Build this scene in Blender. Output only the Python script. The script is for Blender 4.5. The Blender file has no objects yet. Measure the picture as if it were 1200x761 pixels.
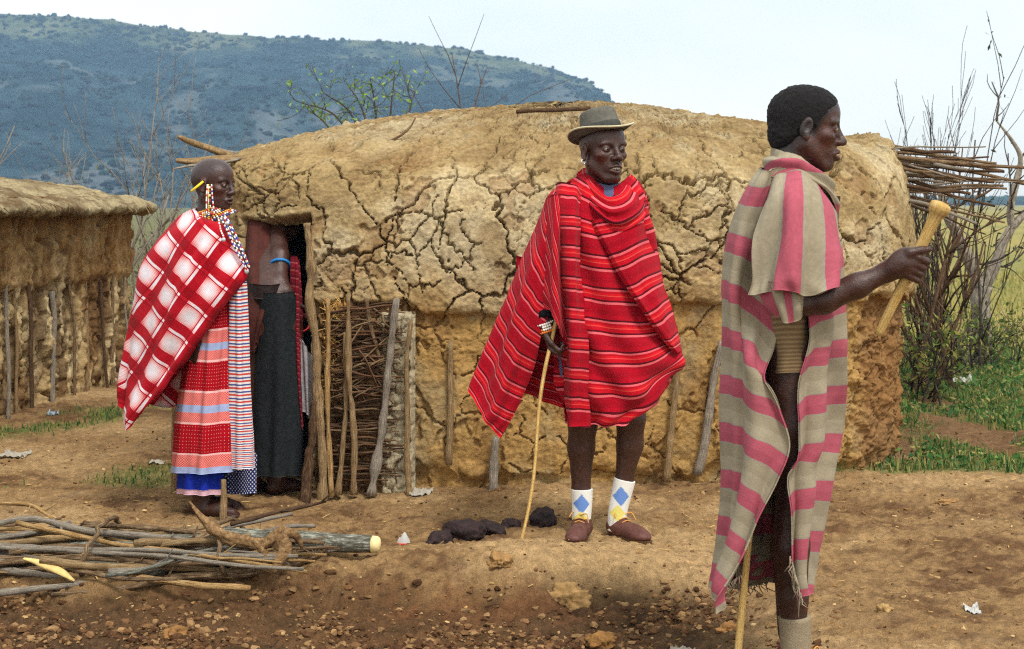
import bpy, math, random
import numpy as np
from mathutils import Vector, Matrix

# ------------------------------------------------------------------ camera, sky, sun, exposure
sc = bpy.context.scene
COL = sc.collection
F = 1900.0          # focal length in pixels of a 1200 wide picture
CAM_Z = 1.38
HOR = 238.0
PW, PH = 1200.0, 761.0

cam_d = bpy.data.cameras.new('camera')
cam = bpy.data.objects.new('camera', cam_d)
COL.objects.link(cam)
cam.location = (0, 0, CAM_Z)
cam.rotation_euler = (math.radians(90), 0, 0)
cam_d.sensor_width = 36.0
cam_d.lens = F / PW * 36.0
cam_d.shift_y = -((PH / 2 - HOR) / PW)
cam_d.clip_start = 0.1
cam_d.clip_end = 12000
cam_d.dof.use_dof = True
cam_d.dof.focus_distance = 6.4
cam_d.dof.aperture_fstop = 9.0
sc.camera = cam

SUN_EL, SUN_AZ = 55.0, 152.0      # azimuth clockwise from +Y (the view direction): behind and right of the camera
world = bpy.data.worlds.new('World')
sc.world = world
world.use_nodes = True
wn = world.node_tree.nodes; wl = world.node_tree.links
wn.clear()
wo = wn.new('ShaderNodeOutputWorld'); wb = wn.new('ShaderNodeBackground')
sky = wn.new('ShaderNodeTexSky'); sky.sky_type = 'NISHITA'
sky.sun_disc = False
sky.sun_elevation = math.radians(SUN_EL)
sky.sun_rotation = math.radians(SUN_AZ)
sky.air_density = 1.0; sky.dust_density = 2.0; sky.ozone_density = 1.0
# thin bright overcast in front of the blue: high soft clouds over the whole dome
wtc = wn.new('ShaderNodeTexCoord'); wmap = wn.new('ShaderNodeMapping'); wmap.inputs['Scale'].default_value = (1.0, 1.0, 2.6)
wnz = wn.new('ShaderNodeTexNoise'); wnz.inputs['Scale'].default_value = 2.6; wnz.inputs['Detail'].default_value = 5.0; wnz.inputs['Roughness'].default_value = 0.5
wrm = wn.new('ShaderNodeMapRange'); wrm.inputs['From Min'].default_value = 0.34; wrm.inputs['From Max'].default_value = 0.66
wrm.inputs['To Min'].default_value = 0.58; wrm.inputs['To Max'].default_value = 0.99
wmx = wn.new('ShaderNodeMix'); wmx.data_type = 'RGBA'
wmx.inputs[7].default_value = (7.7, 7.6, 7.0, 1)
wl.new(wtc.outputs['Generated'], wmap.inputs[0]); wl.new(wmap.outputs[0], wnz.inputs['Vector'])
wl.new(wnz.outputs['Fac'], wrm.inputs['Value']); wl.new(wrm.outputs[0], wmx.inputs[0])
wl.new(sky.outputs[0], wmx.inputs[6]); wl.new(wmx.outputs[2], wb.inputs['Color'])
wb.inputs['Strength'].default_value = 0.10
wl.new(wb.outputs[0], wo.inputs[0])

sun_d = bpy.data.lights.new('sun', 'SUN')
sun_d.energy = 1.5
sun_d.angle = math.radians(14)
sun_d.color = (1.0, 0.95, 0.89)
sun = bpy.data.objects.new('sun', sun_d)
COL.objects.link(sun)
_az, _el = math.radians(SUN_AZ), math.radians(SUN_EL)
_dir = Vector((math.sin(_az) * math.cos(_el), math.cos(_az) * math.cos(_el), math.sin(_el)))
sun.rotation_euler = (-_dir).to_track_quat('-Z', 'Y').to_euler()

sc.view_settings.view_transform = 'Standard'
sc.view_settings.look = 'None'
sc.view_settings.exposure = 1.0
sc.view_settings.gamma = 1.0
sc.view_settings.use_curve_mapping = False
sc.render.engine = 'CYCLES'
sc.cycles.use_denoising = False          # the fine sampling grain reads like film grain and keeps the earth crisp
sc.cycles.pixel_filter_type = 'BLACKMAN_HARRIS'
sc.cycles.filter_width = 1.15
sc.cycles.max_bounces = 6
sc.cycles.diffuse_bounces = 3
sc.cycles.glossy_bounces = 2
sc.cycles.transmission_bounces = 3
sc.cycles.volume_bounces = 0
sc.cycles.transparent_max_bounces = 8
sc.cycles.caustics_reflective = False
sc.cycles.caustics_refractive = False

# ------------------------------------------------------------------ helpers
def P(px, py, Y):
    """the point at distance Y that stands at picture position px, py"""
    return np.array(((px - 600.0) * Y / F, Y, CAM_Z - (py - HOR) * Y / F))

def srgb(r, g, b):
    f = lambda c: (c / 255 / 12.92) if c <= 10 else ((c / 255 + 0.055) / 1.055) ** 2.4
    return (f(r), f(g), f(b))

def _hash(ix, iy, iz, seed):
    with np.errstate(over='ignore'):
        h = (ix.astype(np.uint32) * np.uint32(0x8da6b343) ^ iy.astype(np.uint32) * np.uint32(0xd8163841)
             ^ iz.astype(np.uint32) * np.uint32(0xcb1ab31f) ^ np.uint32((seed * 0x9e3779b1) & 0xffffffff))
        h ^= h >> np.uint32(15); h *= np.uint32(0x2c1b3c6d); h ^= h >> np.uint32(12)
        h *= np.uint32(0x297a2d39); h ^= h >> np.uint32(15)
    return h

def perlin(x, y, z=None, seed=0):
    x = np.asarray(x, np.float32); y = np.asarray(y, np.float32)
    z = np.zeros_like(x) if z is None else np.asarray(z, np.float32)
    x, y, z = np.broadcast_arrays(x, y, z)
    xf, yf, zf = np.floor(x), np.floor(y), np.floor(z)
    ix, iy, iz = xf.astype(np.int64), yf.astype(np.int64), zf.astype(np.int64)
    fx, fy, fz = x - xf, y - yf, z - zf
    u = fx * fx * fx * (fx * (fx * 6 - 15) + 10); v = fy * fy * fy * (fy * (fy * 6 - 15) + 10); w = fz * fz * fz * (fz * (fz * 6 - 15) + 10)
    flat = not np.any(fz)
    out = np.zeros(x.shape, np.float32)
    for dx in (0, 1):
        for dy in (0, 1):
            for dz in ((0,) if flat else (0, 1)):
                h = _hash(ix + dx, iy + dy, iz + dz, seed)
                gx = (h & np.uint32(1023)).astype(np.float32) / 511.5 - 1
                gy = ((h >> np.uint32(10)) & np.uint32(1023)).astype(np.float32) / 511.5 - 1
                gz = ((h >> np.uint32(20)) & np.uint32(1023)).astype(np.float32) / 511.5 - 1
                wt = (u if dx else 1 - u) * (v if dy else 1 - v) * (w if dz else 1 - w)
                out += wt * (gx * (fx - dx) + gy * (fy - dy) + gz * (fz - dz))
    return out * 1.5

def fbm(x, y, z=None, seed=0, octaves=4, gain=0.5, lac=2.03):
    a, s, out = 1.0, 1.0, 0.0
    for o in range(octaves):
        out = out + a * perlin(np.asarray(x) * s, np.asarray(y) * s, None if z is None else np.asarray(z) * s, seed + o * 17)
        a *= gain; s *= lac
    return out

def voronoi_edge(x, y, seed=0, jitter=0.9):
    """distance to the nearest cell border, and a random number for the cell"""
    x = np.asarray(x, np.float32); y = np.asarray(y, np.float32)
    ix, iy = np.floor(x), np.floor(y)
    fx, fy = x - ix, y - iy
    best = np.full(x.shape, 9e9, np.float32); mx = np.zeros_like(best); my = np.zeros_like(best); cell = np.zeros_like(best)
    def site(i, j):
        h = _hash((ix + i).astype(np.int64), (iy + j).astype(np.int64), np.zeros(x.shape, np.int64), seed)
        return (i + 0.5 + jitter * ((h & np.uint32(0xffff)).astype(np.float32) / 65535 - 0.5) - fx,
                j + 0.5 + jitter * ((h >> np.uint32(16)).astype(np.float32) / 65535 - 0.5) - fy, (h % np.uint32(9973)).astype(np.float32) / 9973)
    sites = {}
    for i in (-2, -1, 0, 1, 2):
        for j in (-2, -1, 0, 1, 2):
            sites[i, j] = site(i, j)
    for i in (-1, 0, 1):
        for j in (-1, 0, 1):
            sx, sy, c = sites[i, j]
            d = sx * sx + sy * sy
            m = d < best
            best = np.where(m, d, best); mx = np.where(m, sx, mx); my = np.where(m, sy, my); cell = np.where(m, c, cell)
    e = np.full(x.shape, 9e9, np.float32)
    for (sx, sy, c) in sites.values():
        dx, dy = sx - mx, sy - my
        l = np.sqrt(dx * dx + dy * dy)
        d = (0.5 * (mx + sx) * dx + 0.5 * (my + sy) * dy) / np.maximum(l, 1e-5)
        e = np.where(l > 1e-4, np.minimum(e, d), e)
    return e, cell

def sstep(a, b, x):
    t = np.clip((np.asarray(x, float) - a) / (b - a), 0, 1)
    return t * t * (3 - 2 * t)

def tag(o, label=None, cat=None, group=None, kind=None):
    if label: o['label'] = label
    if cat: o['category'] = cat
    if group: o['group'] = group
    if kind: o['kind'] = kind
    return o

def empty(name, loc=(0, 0, 0), label=None, cat=None, group=None, kind=None):
    o = bpy.data.objects.new(name, None)
    COL.objects.link(o); o.location = [float(c) for c in loc]
    o.empty_display_size = 0.1
    return tag(o, label, cat, group, kind)

def make_mesh(name, V, faces, mat=None, smooth=True, col=None, uv=None, mats=None, mat_idx=None):
    """faces: (n,3) or (n,4) array, or a list of such arrays"""
    me = bpy.data.meshes.new(name)
    V = np.asarray(V, np.float32).reshape(-1, 3)
    if not isinstance(faces, list): faces = [faces]
    faces = [np.asarray(f, np.int32) for f in faces if len(f)]
    loops = np.concatenate([f.ravel() for f in faces]) if faces else np.zeros(0, np.int32)
    tot = np.concatenate([np.full(len(f), f.shape[1], np.int32) for f in faces]) if faces else np.zeros(0, np.int32)
    start = np.concatenate([[0], np.cumsum(tot)[:-1]]).astype(np.int32) if len(tot) else tot
    me.vertices.add(len(V)); me.vertices.foreach_set('co', V.ravel())
    me.loops.add(len(loops)); me.loops.foreach_set('vertex_index', loops)
    me.polygons.add(len(tot)); me.polygons.foreach_set('loop_start', start); me.polygons.foreach_set('loop_total', tot)
    if mat_idx is not None: me.polygons.foreach_set('material_index', np.asarray(mat_idx, np.int32))
    me.update(calc_edges=True)
    me.polygons.foreach_set('use_smooth', np.full(len(tot), bool(smooth)))
    if col is not None:
        a = me.attributes.new('col', 'FLOAT_COLOR', 'POINT')
        c = np.ones((len(V), 4), np.float32); c[:, :3] = np.asarray(col, np.float32).reshape(-1, 3) if np.ndim(col) > 1 else np.asarray(col, np.float32)
        a.data.foreach_set('color', c.ravel())
    if uv is not None:
        a = me.attributes.new('cloth', 'FLOAT_VECTOR', 'POINT')
        c = np.zeros((len(V), 3), np.float32); c[:, :np.shape(uv)[1]] = uv
        a.data.foreach_set('vector', c.ravel())
    for m in (mats or ([mat] if mat else [])): me.materials.append(m)
    return me

def link(name, me, parent=None, loc=None):
    o = bpy.data.objects.new(name, me)
    COL.objects.link(o)
    if parent is not None: o.parent = parent
    if loc is not None: o.location = [float(c) for c in loc]
    return o

def grid_faces(nu, nv, closed_u=False):
    """vertex index = j*nu + i, i along u"""
    i = np.arange(nu if closed_u else nu - 1); j = np.arange(nv - 1)
    I, J = np.meshgrid(i, j)
    I2 = (I + 1) % nu
    return np.stack([J * nu + I, J * nu + I2, (J + 1) * nu + I2, (J + 1) * nu + I], -1).reshape(-1, 4)

def catmull(pts, t):
    """Catmull-Rom through pts (n,k) at parameters t in 0..n-1"""
    pts = np.asarray(pts, float); n = len(pts)
    if n == 2:
        return pts[0] + (pts[1] - pts[0]) * np.asarray(t)[:, None]
    ext = np.vstack([2 * pts[0] - pts[1], pts, 2 * pts[-1] - pts[-2]])
    i = np.clip(np.floor(t).astype(int), 0, n - 2); f = (np.asarray(t) - i)[:, None]
    p0, p1, p2, p3 = ext[i], ext[i + 1], ext[i + 2], ext[i + 3]
    return 0.5 * (2 * p1 + (p2 - p0) * f + (2 * p0 - 5 * p1 + 4 * p2 - p3) * f * f + (3 * p1 - p0 - 3 * p2 + p3) * f ** 3)

def frames(pts):
    pts = np.asarray(pts, float)
    T = np.gradient(pts, axis=0); T /= np.maximum(np.linalg.norm(T, axis=1, keepdims=True), 1e-9)
    ref = np.array([0, 0, 1.0]) if abs(T[0][2]) < 0.9 else np.array([1.0, 0, 0])
    N = np.zeros_like(T); n = np.cross(T[0], ref); n /= np.linalg.norm(n); N[0] = n
    for i in range(1, len(pts)):
        n = n - T[i] * np.dot(n, T[i]); n /= max(np.linalg.norm(n), 1e-9); N[i] = n
    return T, N, np.cross(T, N)

def tube(pts, radii, seg=8, rough=0.0, seed=0, sub=1, ends=True, squash=1.0, freq=14.0):
    """tapered tube through pts; returns V, [quads, tris]"""
    pts = np.asarray(pts, float); radii = np.broadcast_to(np.asarray(radii, float), (len(pts),)) if np.ndim(radii) else np.full(len(pts), float(radii))
    if sub > 1 and len(pts) > 1:
        t = np.linspace(0, len(pts) - 1, (len(pts) - 1) * sub + 1)
        radii = np.interp(t, np.arange(len(pts)), radii); pts = catmull(pts, t)
    T, N, B = frames(pts)
    a = np.linspace(0, 2 * np.pi, seg, endpoint=False)
    r = np.repeat(radii[:, None], seg, 1)
    if rough:
        L = np.concatenate([[0], np.cumsum(np.linalg.norm(np.diff(pts, axis=0), axis=1))])
        r = r * (1 + rough * perlin(np.cos(a)[None] * 1.3 + seed * 3.1, np.sin(a)[None] * 1.3 + L[:, None] * freq, np.full((1, 1), 0.37 + seed), seed))
    V = pts[:, None] + r[..., None] * (np.cos(a)[None, :, None] * N[:, None] + squash * np.sin(a)[None, :, None] * B[:, None])
    V = V.reshape(-1, 3); n = len(pts)
    q = grid_faces(seg, n, True)
    if not ends: return V, [q]
    V = np.vstack([V, pts[0] - T[0] * radii[0] * 0.15, pts[-1] + T[-1] * radii[-1] * 0.15])
    k = np.arange(seg); k2 = (k + 1) % seg
    t0 = np.stack([np.full(seg, n * seg), k2, k], 1); t1 = np.stack([np.full(seg, n * seg + 1), (n - 1) * seg + k, (n - 1) * seg + k2], 1)
    return V, [q, np.vstack([t0, t1])]

def join(parts):
    """[(V, faces or [faces]), ...] -> V, [quads, tris]"""
    Vs, Q, T, off = [], [], [], 0
    for V, f in parts:
        for ff in (f if isinstance(f, list) else [f]):
            ff = np.asarray(ff)
            if len(ff) == 0: continue
            (Q if ff.shape[1] == 4 else T).append(ff + off)
        Vs.append(V); off += len(V)
    out = []
    if Q: out.append(np.vstack(Q))
    if T: out.append(np.vstack(T))
    return np.vstack(Vs), out

def outward(V, f):
    return V, f

# ------------------------------------------------------------------ materials
class NT:
    def __init__(self, name):
        self.m = bpy.data.materials.new(name); self.m.use_nodes = True
        self.t = self.m.node_tree; self.t.nodes.clear()
        self.out = self.n('ShaderNodeOutputMaterial'); self.b = self.n('ShaderNodeBsdfPrincipled')
        self.l(self.b.outputs[0], self.out.inputs[0])
        self.b.inputs['Specular IOR Level'].default_value = 0.25
        self._obj = None
    def n(self, t, **k):
        x = self.t.nodes.new(t)
        for a, v in k.items(): setattr(x, a, v)
        return x
    def l(self, a, b): self.t.links.new(a, b)
    def set(self, sock, v):
        if isinstance(v, bpy.types.NodeSocket): self.l(v, sock)
        elif isinstance(v, (tuple, list)) and len(v) == 3 and sock.type == 'RGBA': sock.default_value = (*v, 1)
        else: sock.default_value = v
    def pos(self):
        if self._obj is None: self._obj = self.n('ShaderNodeNewGeometry').outputs['Position']
        return self._obj
    def objco(self):
        return self.n('ShaderNodeTexCoord').outputs['Object']
    def attr(self, name, out='Vector'):
        a = self.n('ShaderNodeAttribute'); a.attribute_name = name; return a.outputs[out]
    def mapping(self, v, scale=(1, 1, 1), rot=(0, 0, 0), loc=(0, 0, 0)):
        m = self.n('ShaderNodeMapping'); self.l(v, m.inputs[0])
        m.inputs['Scale'].default_value = scale; m.inputs['Rotation'].default_value = rot; m.inputs['Location'].default_value = loc
        return m.outputs[0]
    def noise(self, v, scale, detail=4, rough=0.55, out='Fac', dist=0.0):
        x = self.n('ShaderNodeTexNoise'); self.l(v, x.inputs['Vector'])
        x.inputs['Scale'].default_value = scale; x.inputs['Detail'].default_value = detail; x.inputs['Roughness'].default_value = rough
        x.inputs['Distortion'].default_value = dist
        return x.outputs[out]
    def wave(self, v, scale, dist=0, axis='X', profile='SIN'):
        x = self.n('ShaderNodeTexWave'); self.l(v, x.inputs['Vector']); x.bands_direction = axis; x.wave_profile = profile
        x.inputs['Scale'].default_value = scale; x.inputs['Distortion'].default_value = dist
        return x.outputs['Fac']
    def ramp(self, f, stops, interp='LINEAR'):
        r = self.n('ShaderNodeValToRGB'); self.l(f, r.inputs[0]); cr = r.color_ramp; cr.interpolation = interp
        while len(cr.elements) > 1: cr.elements.remove(cr.elements[-1])
        for i, (p, c) in enumerate(stops):
            e = cr.elements[0] if i == 0 else cr.elements.new(p)
            e.position = p; e.color = (*c, 1) if len(c) == 3 else c
        return r.outputs[0]
    def mix(self, f, a, b, blend='MIX'):
        x = self.n('ShaderNodeMix'); x.data_type = 'RGBA'; x.blend_type = blend
        self.set(x.inputs[0], f); self.set(x.inputs[6], a); self.set(x.inputs[7], b)
        return x.outputs[2]
    def math(self, op, a, b=0.0, c=0.0):
        x = self.n('ShaderNodeMath'); x.operation = op
        self.set(x.inputs[0], a); self.set(x.inputs[1], b); self.set(x.inputs[2], c)
        return x.outputs[0]
    def rng(self, v, a, b, c=0.0, d=1.0, smooth=False):
        x = self.n('ShaderNodeMapRange'); self.set(x.inputs[0], v)
        if smooth: x.interpolation_type = 'SMOOTHSTEP'
        for i, q in enumerate((a, b, c, d)): x.inputs[i + 1].default_value = q
        return x.outputs[0]
    def sep(self, v):
        x = self.n('ShaderNodeSeparateXYZ'); self.l(v, x.inputs[0]); return x.outputs
    def comb(self, x, y, z=0.0):
        c = self.n('ShaderNodeCombineXYZ')
        for i, q in enumerate((x, y, z)): self.set(c.inputs[i], q)
        return c.outputs[0]
    def bump(self, h, strength=0.3, dist=0.01):
        b = self.n('ShaderNodeBump'); self.l(h, b.inputs['Height']); b.inputs['Strength'].default_value = strength; b.inputs['Distance'].default_value = dist
        self.l(b.outputs[0], self.b.inputs['Normal'])
    def done(self, color, rough=0.9, spec=0.25, sheen=0.0):
        self.set(self.b.inputs['Base Color'], color); self.set(self.b.inputs['Roughness'], rough)
        self.b.inputs['Specular IOR Level'].default_value = spec
        if sheen:
            self.b.inputs['Sheen Weight'].default_value = sheen
            self.b.inputs['Sheen Roughness'].default_value = 0.6
        return self.m

def simple_mat(name, c, rough=0.85, spec=0.2, var=0.25, scale=30.0, bump=0.0):
    t = NT(name)
    v = t.objco()
    f = t.noise(v, scale, 4)
    lo = tuple(x * (1 - var) for x in c); hi = tuple(min(1, x * (1 + var)) for x in c)
    if bump: t.bump(t.noise(v, scale * 2.5, 5), bump, 0.01)
    return t.done(t.ramp(f, [(0.3, lo), (0.7, hi)]), rough, spec)

def attr_mat(name, rough=0.95, spec=0.15, grain=0.25, scale=60.0, bump=0.4, bdist=0.006):
    """surface whose own colour is stored per vertex, plus fine grain"""
    t = NT(name)
    c = t.attr('col', 'Color'); v = t.pos()
    f = t.noise(v, scale, 6, 0.65)
    g = t.rng(f, 0.3, 0.7, 1 - grain, 1 + grain)
    col = t.mix(1.0, c, t.comb(g, g, g), 'MULTIPLY')
    if bump: t.bump(t.noise(v, scale * 1.6, 6, 0.7), bump, bdist)
    return t.done(col, rough, spec)

# ------------------------------------------------------------------ ground
def gz_base(x, y):
    x = np.asarray(x, float); y = np.asarray(y, float)
    z = 0.035 * perlin(x * 0.55, y * 0.55, seed=3) + 0.018 * perlin(x * 1.7, y * 1.7, seed=4)
    near = sstep(30, 12, y)
    z = z * near
    dig = dig_mask(x, y)
    z = z - 0.085 * dig
    z = z + 0.075 * np.exp(-((x - 0.10) / 0.42) ** 2 - ((y - 6.18) / 0.26) ** 2) * (1 - 0.6 * dig)
    z = z + 0.03 * np.exp(-((x + 0.35) / 0.5) ** 2 - ((y - 6.05) / 0.3) ** 2)
    return z

def dig_mask(x, y):
    edge = 5.93 + 0.16 * perlin(np.asarray(x) * 1.6, np.asarray(x) * 0 + 0.5, seed=8) + 0.07 * perlin(np.asarray(x) * 6, np.asarray(y) * 6, seed=9)
    return sstep(edge + 0.06, edge - 0.10, y) * sstep(1.15, 0.55, x + 0.1 * perlin(np.asarray(x) * 3, np.asarray(y) * 3, seed=10))

def gz(x, y):
    x = np.asarray(x, float); y = np.asarray(y, float)
    z = gz_base(x, y)
    near = sstep(22, 12, y)
    dig = dig_mask(x, y)
    z = z + near * (0.012 * fbm(x * 4.2, y * 4.2, seed=21, octaves=3) + 0.012 * fbm(x * 13, y * 13, seed=22, octaves=3, gain=0.68) + 0.010 * np.abs(perlin(x * 34, y * 34, seed=27)))
    z = z + dig * (0.030 * np.abs(perlin(x * 9, y * 9, seed=23)) + 0.022 * np.abs(perlin(x * 24, y * 24, seed=24)) + 0.010 * np.abs(perlin(x * 55, y * 55, seed=25)) - 0.012)
    scarp = np.exp(-((y - 5.93) / 0.22) ** 2) * sstep(1.0, 0.4, x) * sstep(-1.6, -1.0, x)
    z = z + scarp * (0.03 * perlin(x * 6, y * 6, seed=28) + 0.025 * np.abs(perlin(x * 14, y * 14, seed=26)))
    return z

def grass_zone(x, y):
    """how far grass covers the soil: patches right of the hut, at the foot of the left hut and by the woman"""
    n = fbm(x * 1.3, y * 1.3, seed=31, octaves=3)
    right = sstep(0.05, 0.45, (x - 1.55 - 0.5 * sstep(10.5, 8.4, y)) ) * sstep(8.15, 8.9, y + 0.25 * n) * sstep(-0.05, 0.30, n + 0.12 + 0.30 * sstep(10, 15, y))
    d = y - (10.3 + 1.05 * (x + 3.25))                      # distance in front of the left hut's wall line
    left = sstep(0.75, 0.2, np.abs(d + 0.45)) * sstep(-2.0, -2.6, x) * sstep(-0.05, 0.3, n + 0.12)
    pat = np.exp(-((x + 1.86) / 0.33) ** 2 - ((y - 8.35) / 0.42) ** 2)
    pat = sstep(0.3, 0.75, pat + 0.35 * n)
    foot = sstep(1.25, 1.6, x) * np.exp(-((y - 8.42) / 0.28) ** 2)
    return np.clip(np.maximum.reduce([right, left, 0.8 * pat, sstep(0.35, 0.7, foot + 0.25 * n)]), 0, 1)

def ground_mesh():
    ys = [4.2]
    while ys[-1] < 15.5: ys.append(ys[-1] + ys[-1] ** 2 / (F * CAM_Z) * 1.5)
    ys = [-12, -6, -2, 0, 1.5, 2.5, 3.2, 3.7, 4.0] + ys
    while ys[-1] < 9000: ys.append(ys[-1] * 1.045)
    ys = np.array(ys)
    t = np.concatenate([-np.geomspace(3.0, 0.42, 24)[:-1], np.linspace(-0.37, 0.37, 660), np.geomspace(0.42, 3.0, 24)[1:]])
    Tm, Ym = np.meshgrid(t, ys)
    X = Tm * np.maximum(Ym, 4.2) ; Y = Ym + 0 * Tm
    Z = gz(X, Y)
    V = np.stack([X, Y, Z], -1).reshape(-1, 3)
    x, y = V[:, 0].astype(float), V[:, 1].astype(float)
    tan = np.array(srgb(146, 116, 78)); pale = np.array(srgb(172, 142, 100)); brown = np.array(srgb(98, 70, 45)); dark = np.array(srgb(66, 43, 28))
    field = np.array(srgb(150, 138, 80)); field2 = np.array(srgb(128, 126, 68)); red = np.array(srgb(122, 78, 48))
    n1 = fbm(x * 0.9, y * 0.9, seed=41, octaves=5, gain=0.6)[:, None]; n2 = fbm(x * 6, y * 6, seed=42, octaves=4, gain=0.65)[:, None]
    c = tan + (pale - tan) * sstep(-0.2, 0.6, n1 + 0.5 * n2) + (brown - tan) * 0.9 * sstep(-0.1, 0.75, -n1 * 0.6 + 0.85 * n2)
    dig = dig_mask(x, y)[:, None]
    c = c + (brown * (0.82 + 0.5 * n2) + (dark - brown) * 0.8 * sstep(-0.1, 0.5, n1 + 0.4 * n2) - c) * (0.88 * dig)
    rm = np.exp(-((x - 0.0) / 0.5) ** 2 - ((y - 5.75) / 0.12) ** 2)[:, None]
    c = c + (red - c) * (0.35 * sstep(0.2, 0.9, rm + 0.5 * n2))
    br = (sstep(1.0, 2.2, x) * sstep(7.6, 6.2, y))[:, None]
    c = c + (brown - c) * 0.45 * br * sstep(-0.2, 0.3, n2 + n1)
    g = grass_zone(x, y)[:, None]
    soil = np.array(srgb(96, 66, 42))
    rz = (sstep(1.7, 2.3, x) * sstep(8.4, 9.2, y) * sstep(17, 13, y))[:, None]
    c = c + (soil - c) * 0.75 * rz
    green = np.array(srgb(82, 104, 44))
    c = c + (green - c) * 0.65 * g
    far = (sstep(13, 17, y + 0.8 * n1[:, 0]) * sstep(-0.5, 1.0, x))[:, None]
    c = c + (field + (field2 - field) * sstep(-0.2, 0.5, fbm(x * 0.2, y * 0.05, seed=44)[:, None]) - c) * far
    farl = (sstep(14, 22, y) * sstep(0.5, -0.5, x))[:, None]
    c = c + (np.array(srgb(104, 104, 66)) - c) * farl
    return make_mesh('ground', V, grid_faces(len(t), len(ys)), None, True, np.clip(c, 0.01, 1))

t = NT('soil')
_c = t.attr('col', 'Color'); _v = t.pos()
_f1 = t.noise(_v, 26, 7, 0.68); _f2 = t.noise(_v, 170, 4, 0.65)
_g = t.math('MULTIPLY', t.rng(_f1, 0.28, 0.72, 0.55, 1.42), t.rng(_f2, 0.25, 0.75, 0.62, 1.38))
t.bump(t.math('ADD', _f1, t.math('MULTIPLY', _f2, 0.6)), 0.9, 0.016)
MAT_SOIL = t.done(t.mix(1.0, _c, t.comb(_g, _g, _g), 'MULTIPLY'), 0.96, 0.12)

me = ground_mesh(); me.materials.append(MAT_SOIL)
tag(link('ground', me), 'dry trampled brown earth with a dug-over strip in front', 'ground', kind='structure')

# ------------------------------------------------------------------ hill with bush on it
RIDGE = np.array([(-900, 90), (-600, 52), (-300, 26), (-120, 14), (0, 15), (60, 17), (130, 22), (200, 33), (280, 40), (360, 44), (440, 46), (500, 52), (560, 60), (610, 70), (650, 80), (690, 95), (712, 118), (745, 160), (790, 205), (840, 232), (900, 240)], float)
def hill_z(X, Y):
    px = X / 1000.0 * F + 600
    h = np.interp(px, RIDGE[:, 0], (HOR - RIDGE[:, 1]) / F * 1000.0)
    foot = 430 + 30 * perlin(X * 0.008, X * 0, seed=50)
    tt = (Y - foot) / (1000 - foot)
    prof = np.where(tt < 1, np.clip(tt, 0, 1) ** 1.15, np.maximum(1 - (tt - 1) * 1.1, 0))
    prof = prof * (1 + 0.0 * tt)
    gully = fbm(X * 0.012, Y * 0.006, seed=51, octaves=4) * 16 * np.clip(tt * 2.2, 0, 1) * np.clip((1.0 - tt) * 3.5, 0, 1) * np.clip(h / 60, 0, 1)
    return np.maximum(h, 0) * prof + gully + (CAM_Z * prof if True else 0) - 0.6 + 1.2 * perlin(X * 0.05, Y * 0.05, seed=52) * np.clip(tt * 4, 0, 1)
hx = np.concatenate([np.linspace(-900, -340, 40)[:-1], np.linspace(-340, 150, 240)]); hy = np.linspace(400, 1140, 100)
HX, HY = np.meshgrid(hx, hy)
HZ = hill_z(HX, HY)
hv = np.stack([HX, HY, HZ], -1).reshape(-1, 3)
n1 = fbm(hv[:, 0] * 0.02, hv[:, 1] * 0.012, seed=53, octaves=5, gain=0.62)[:, None]
n2 = fbm(hv[:, 0] * 0.006, hv[:, 1] * 0.004, seed=54, octaves=3)[:, None]
top = sstep(0.80, 1.0, (hv[:, 1:2] - 430) / 570 + 0.12 * n1)
hc = np.array(srgb(44, 62, 68)) + (np.array(srgb(80, 88, 90)) - np.array(srgb(44, 62, 68))) * sstep(0.12, 0.62, n1 + 0.45 * n2)  # blue of the distance haze is partly painted into these slope colours
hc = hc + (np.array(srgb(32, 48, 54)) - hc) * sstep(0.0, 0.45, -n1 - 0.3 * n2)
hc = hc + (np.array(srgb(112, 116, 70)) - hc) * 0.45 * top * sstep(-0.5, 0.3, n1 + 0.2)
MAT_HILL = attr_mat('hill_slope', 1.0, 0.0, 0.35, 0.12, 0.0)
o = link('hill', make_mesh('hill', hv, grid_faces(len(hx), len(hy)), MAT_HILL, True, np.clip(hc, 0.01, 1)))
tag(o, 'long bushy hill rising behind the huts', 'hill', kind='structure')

rng = np.random.default_rng(5)
ICO_V = []
phi = (1 + 5 ** 0.5) / 2
for s1 in (-1, 1):
    for s2 in (-1, 1):
        ICO_V += [(0, s1, s2 * phi), (s1, s2 * phi, 0), (s2 * phi, 0, s1)]
ICO_V = np.array(ICO_V, float); ICO_V /= np.linalg.norm(ICO_V[0])
def _hull_ico():
    d = np.linalg.norm(ICO_V[:, None] - ICO_V[None], axis=2); e = 2 / math.sqrt(1 + phi * phi) * 1.05
    fs = []
    for a in range(12):
        for b in range(a + 1, 12):
            for c in range(b + 1, 12):
                if d[a, b] < e and d[b, c] < e and d[a, c] < e:
                    nrm = np.cross(ICO_V[b] - ICO_V[a], ICO_V[c] - ICO_V[a])
                    fs.append((a, b, c) if np.dot(nrm, ICO_V[a]) > 0 else (a, c, b))
    return np.array(fs)
ICO_F = _hull_ico()
def subdiv_ico(V, Fc):
    V = list(map(tuple, V)); cache = {}; out = []
    def mid(a, b):
        k = (min(a, b), max(a, b))
        if k not in cache:
            m = (np.array(V[a]) + np.array(V[b])); m /= np.linalg.norm(m); V.append(tuple(m)); cache[k] = len(V) - 1
        return cache[k]
    for a, b, c in Fc:
        ab, bc, ca = mid(a, b), mid(b, c), mid(c, a)
        out += [(a, ab, ca), (b, bc, ab), (c, ca, bc), (ab, bc, ca)]
    return np.array(V), np.array(out)
ICO2_V, ICO2_F = subdiv_ico(ICO_V, ICO_F)
ICO3_V, ICO3_F = subdiv_ico(ICO2_V, ICO2_F)

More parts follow.
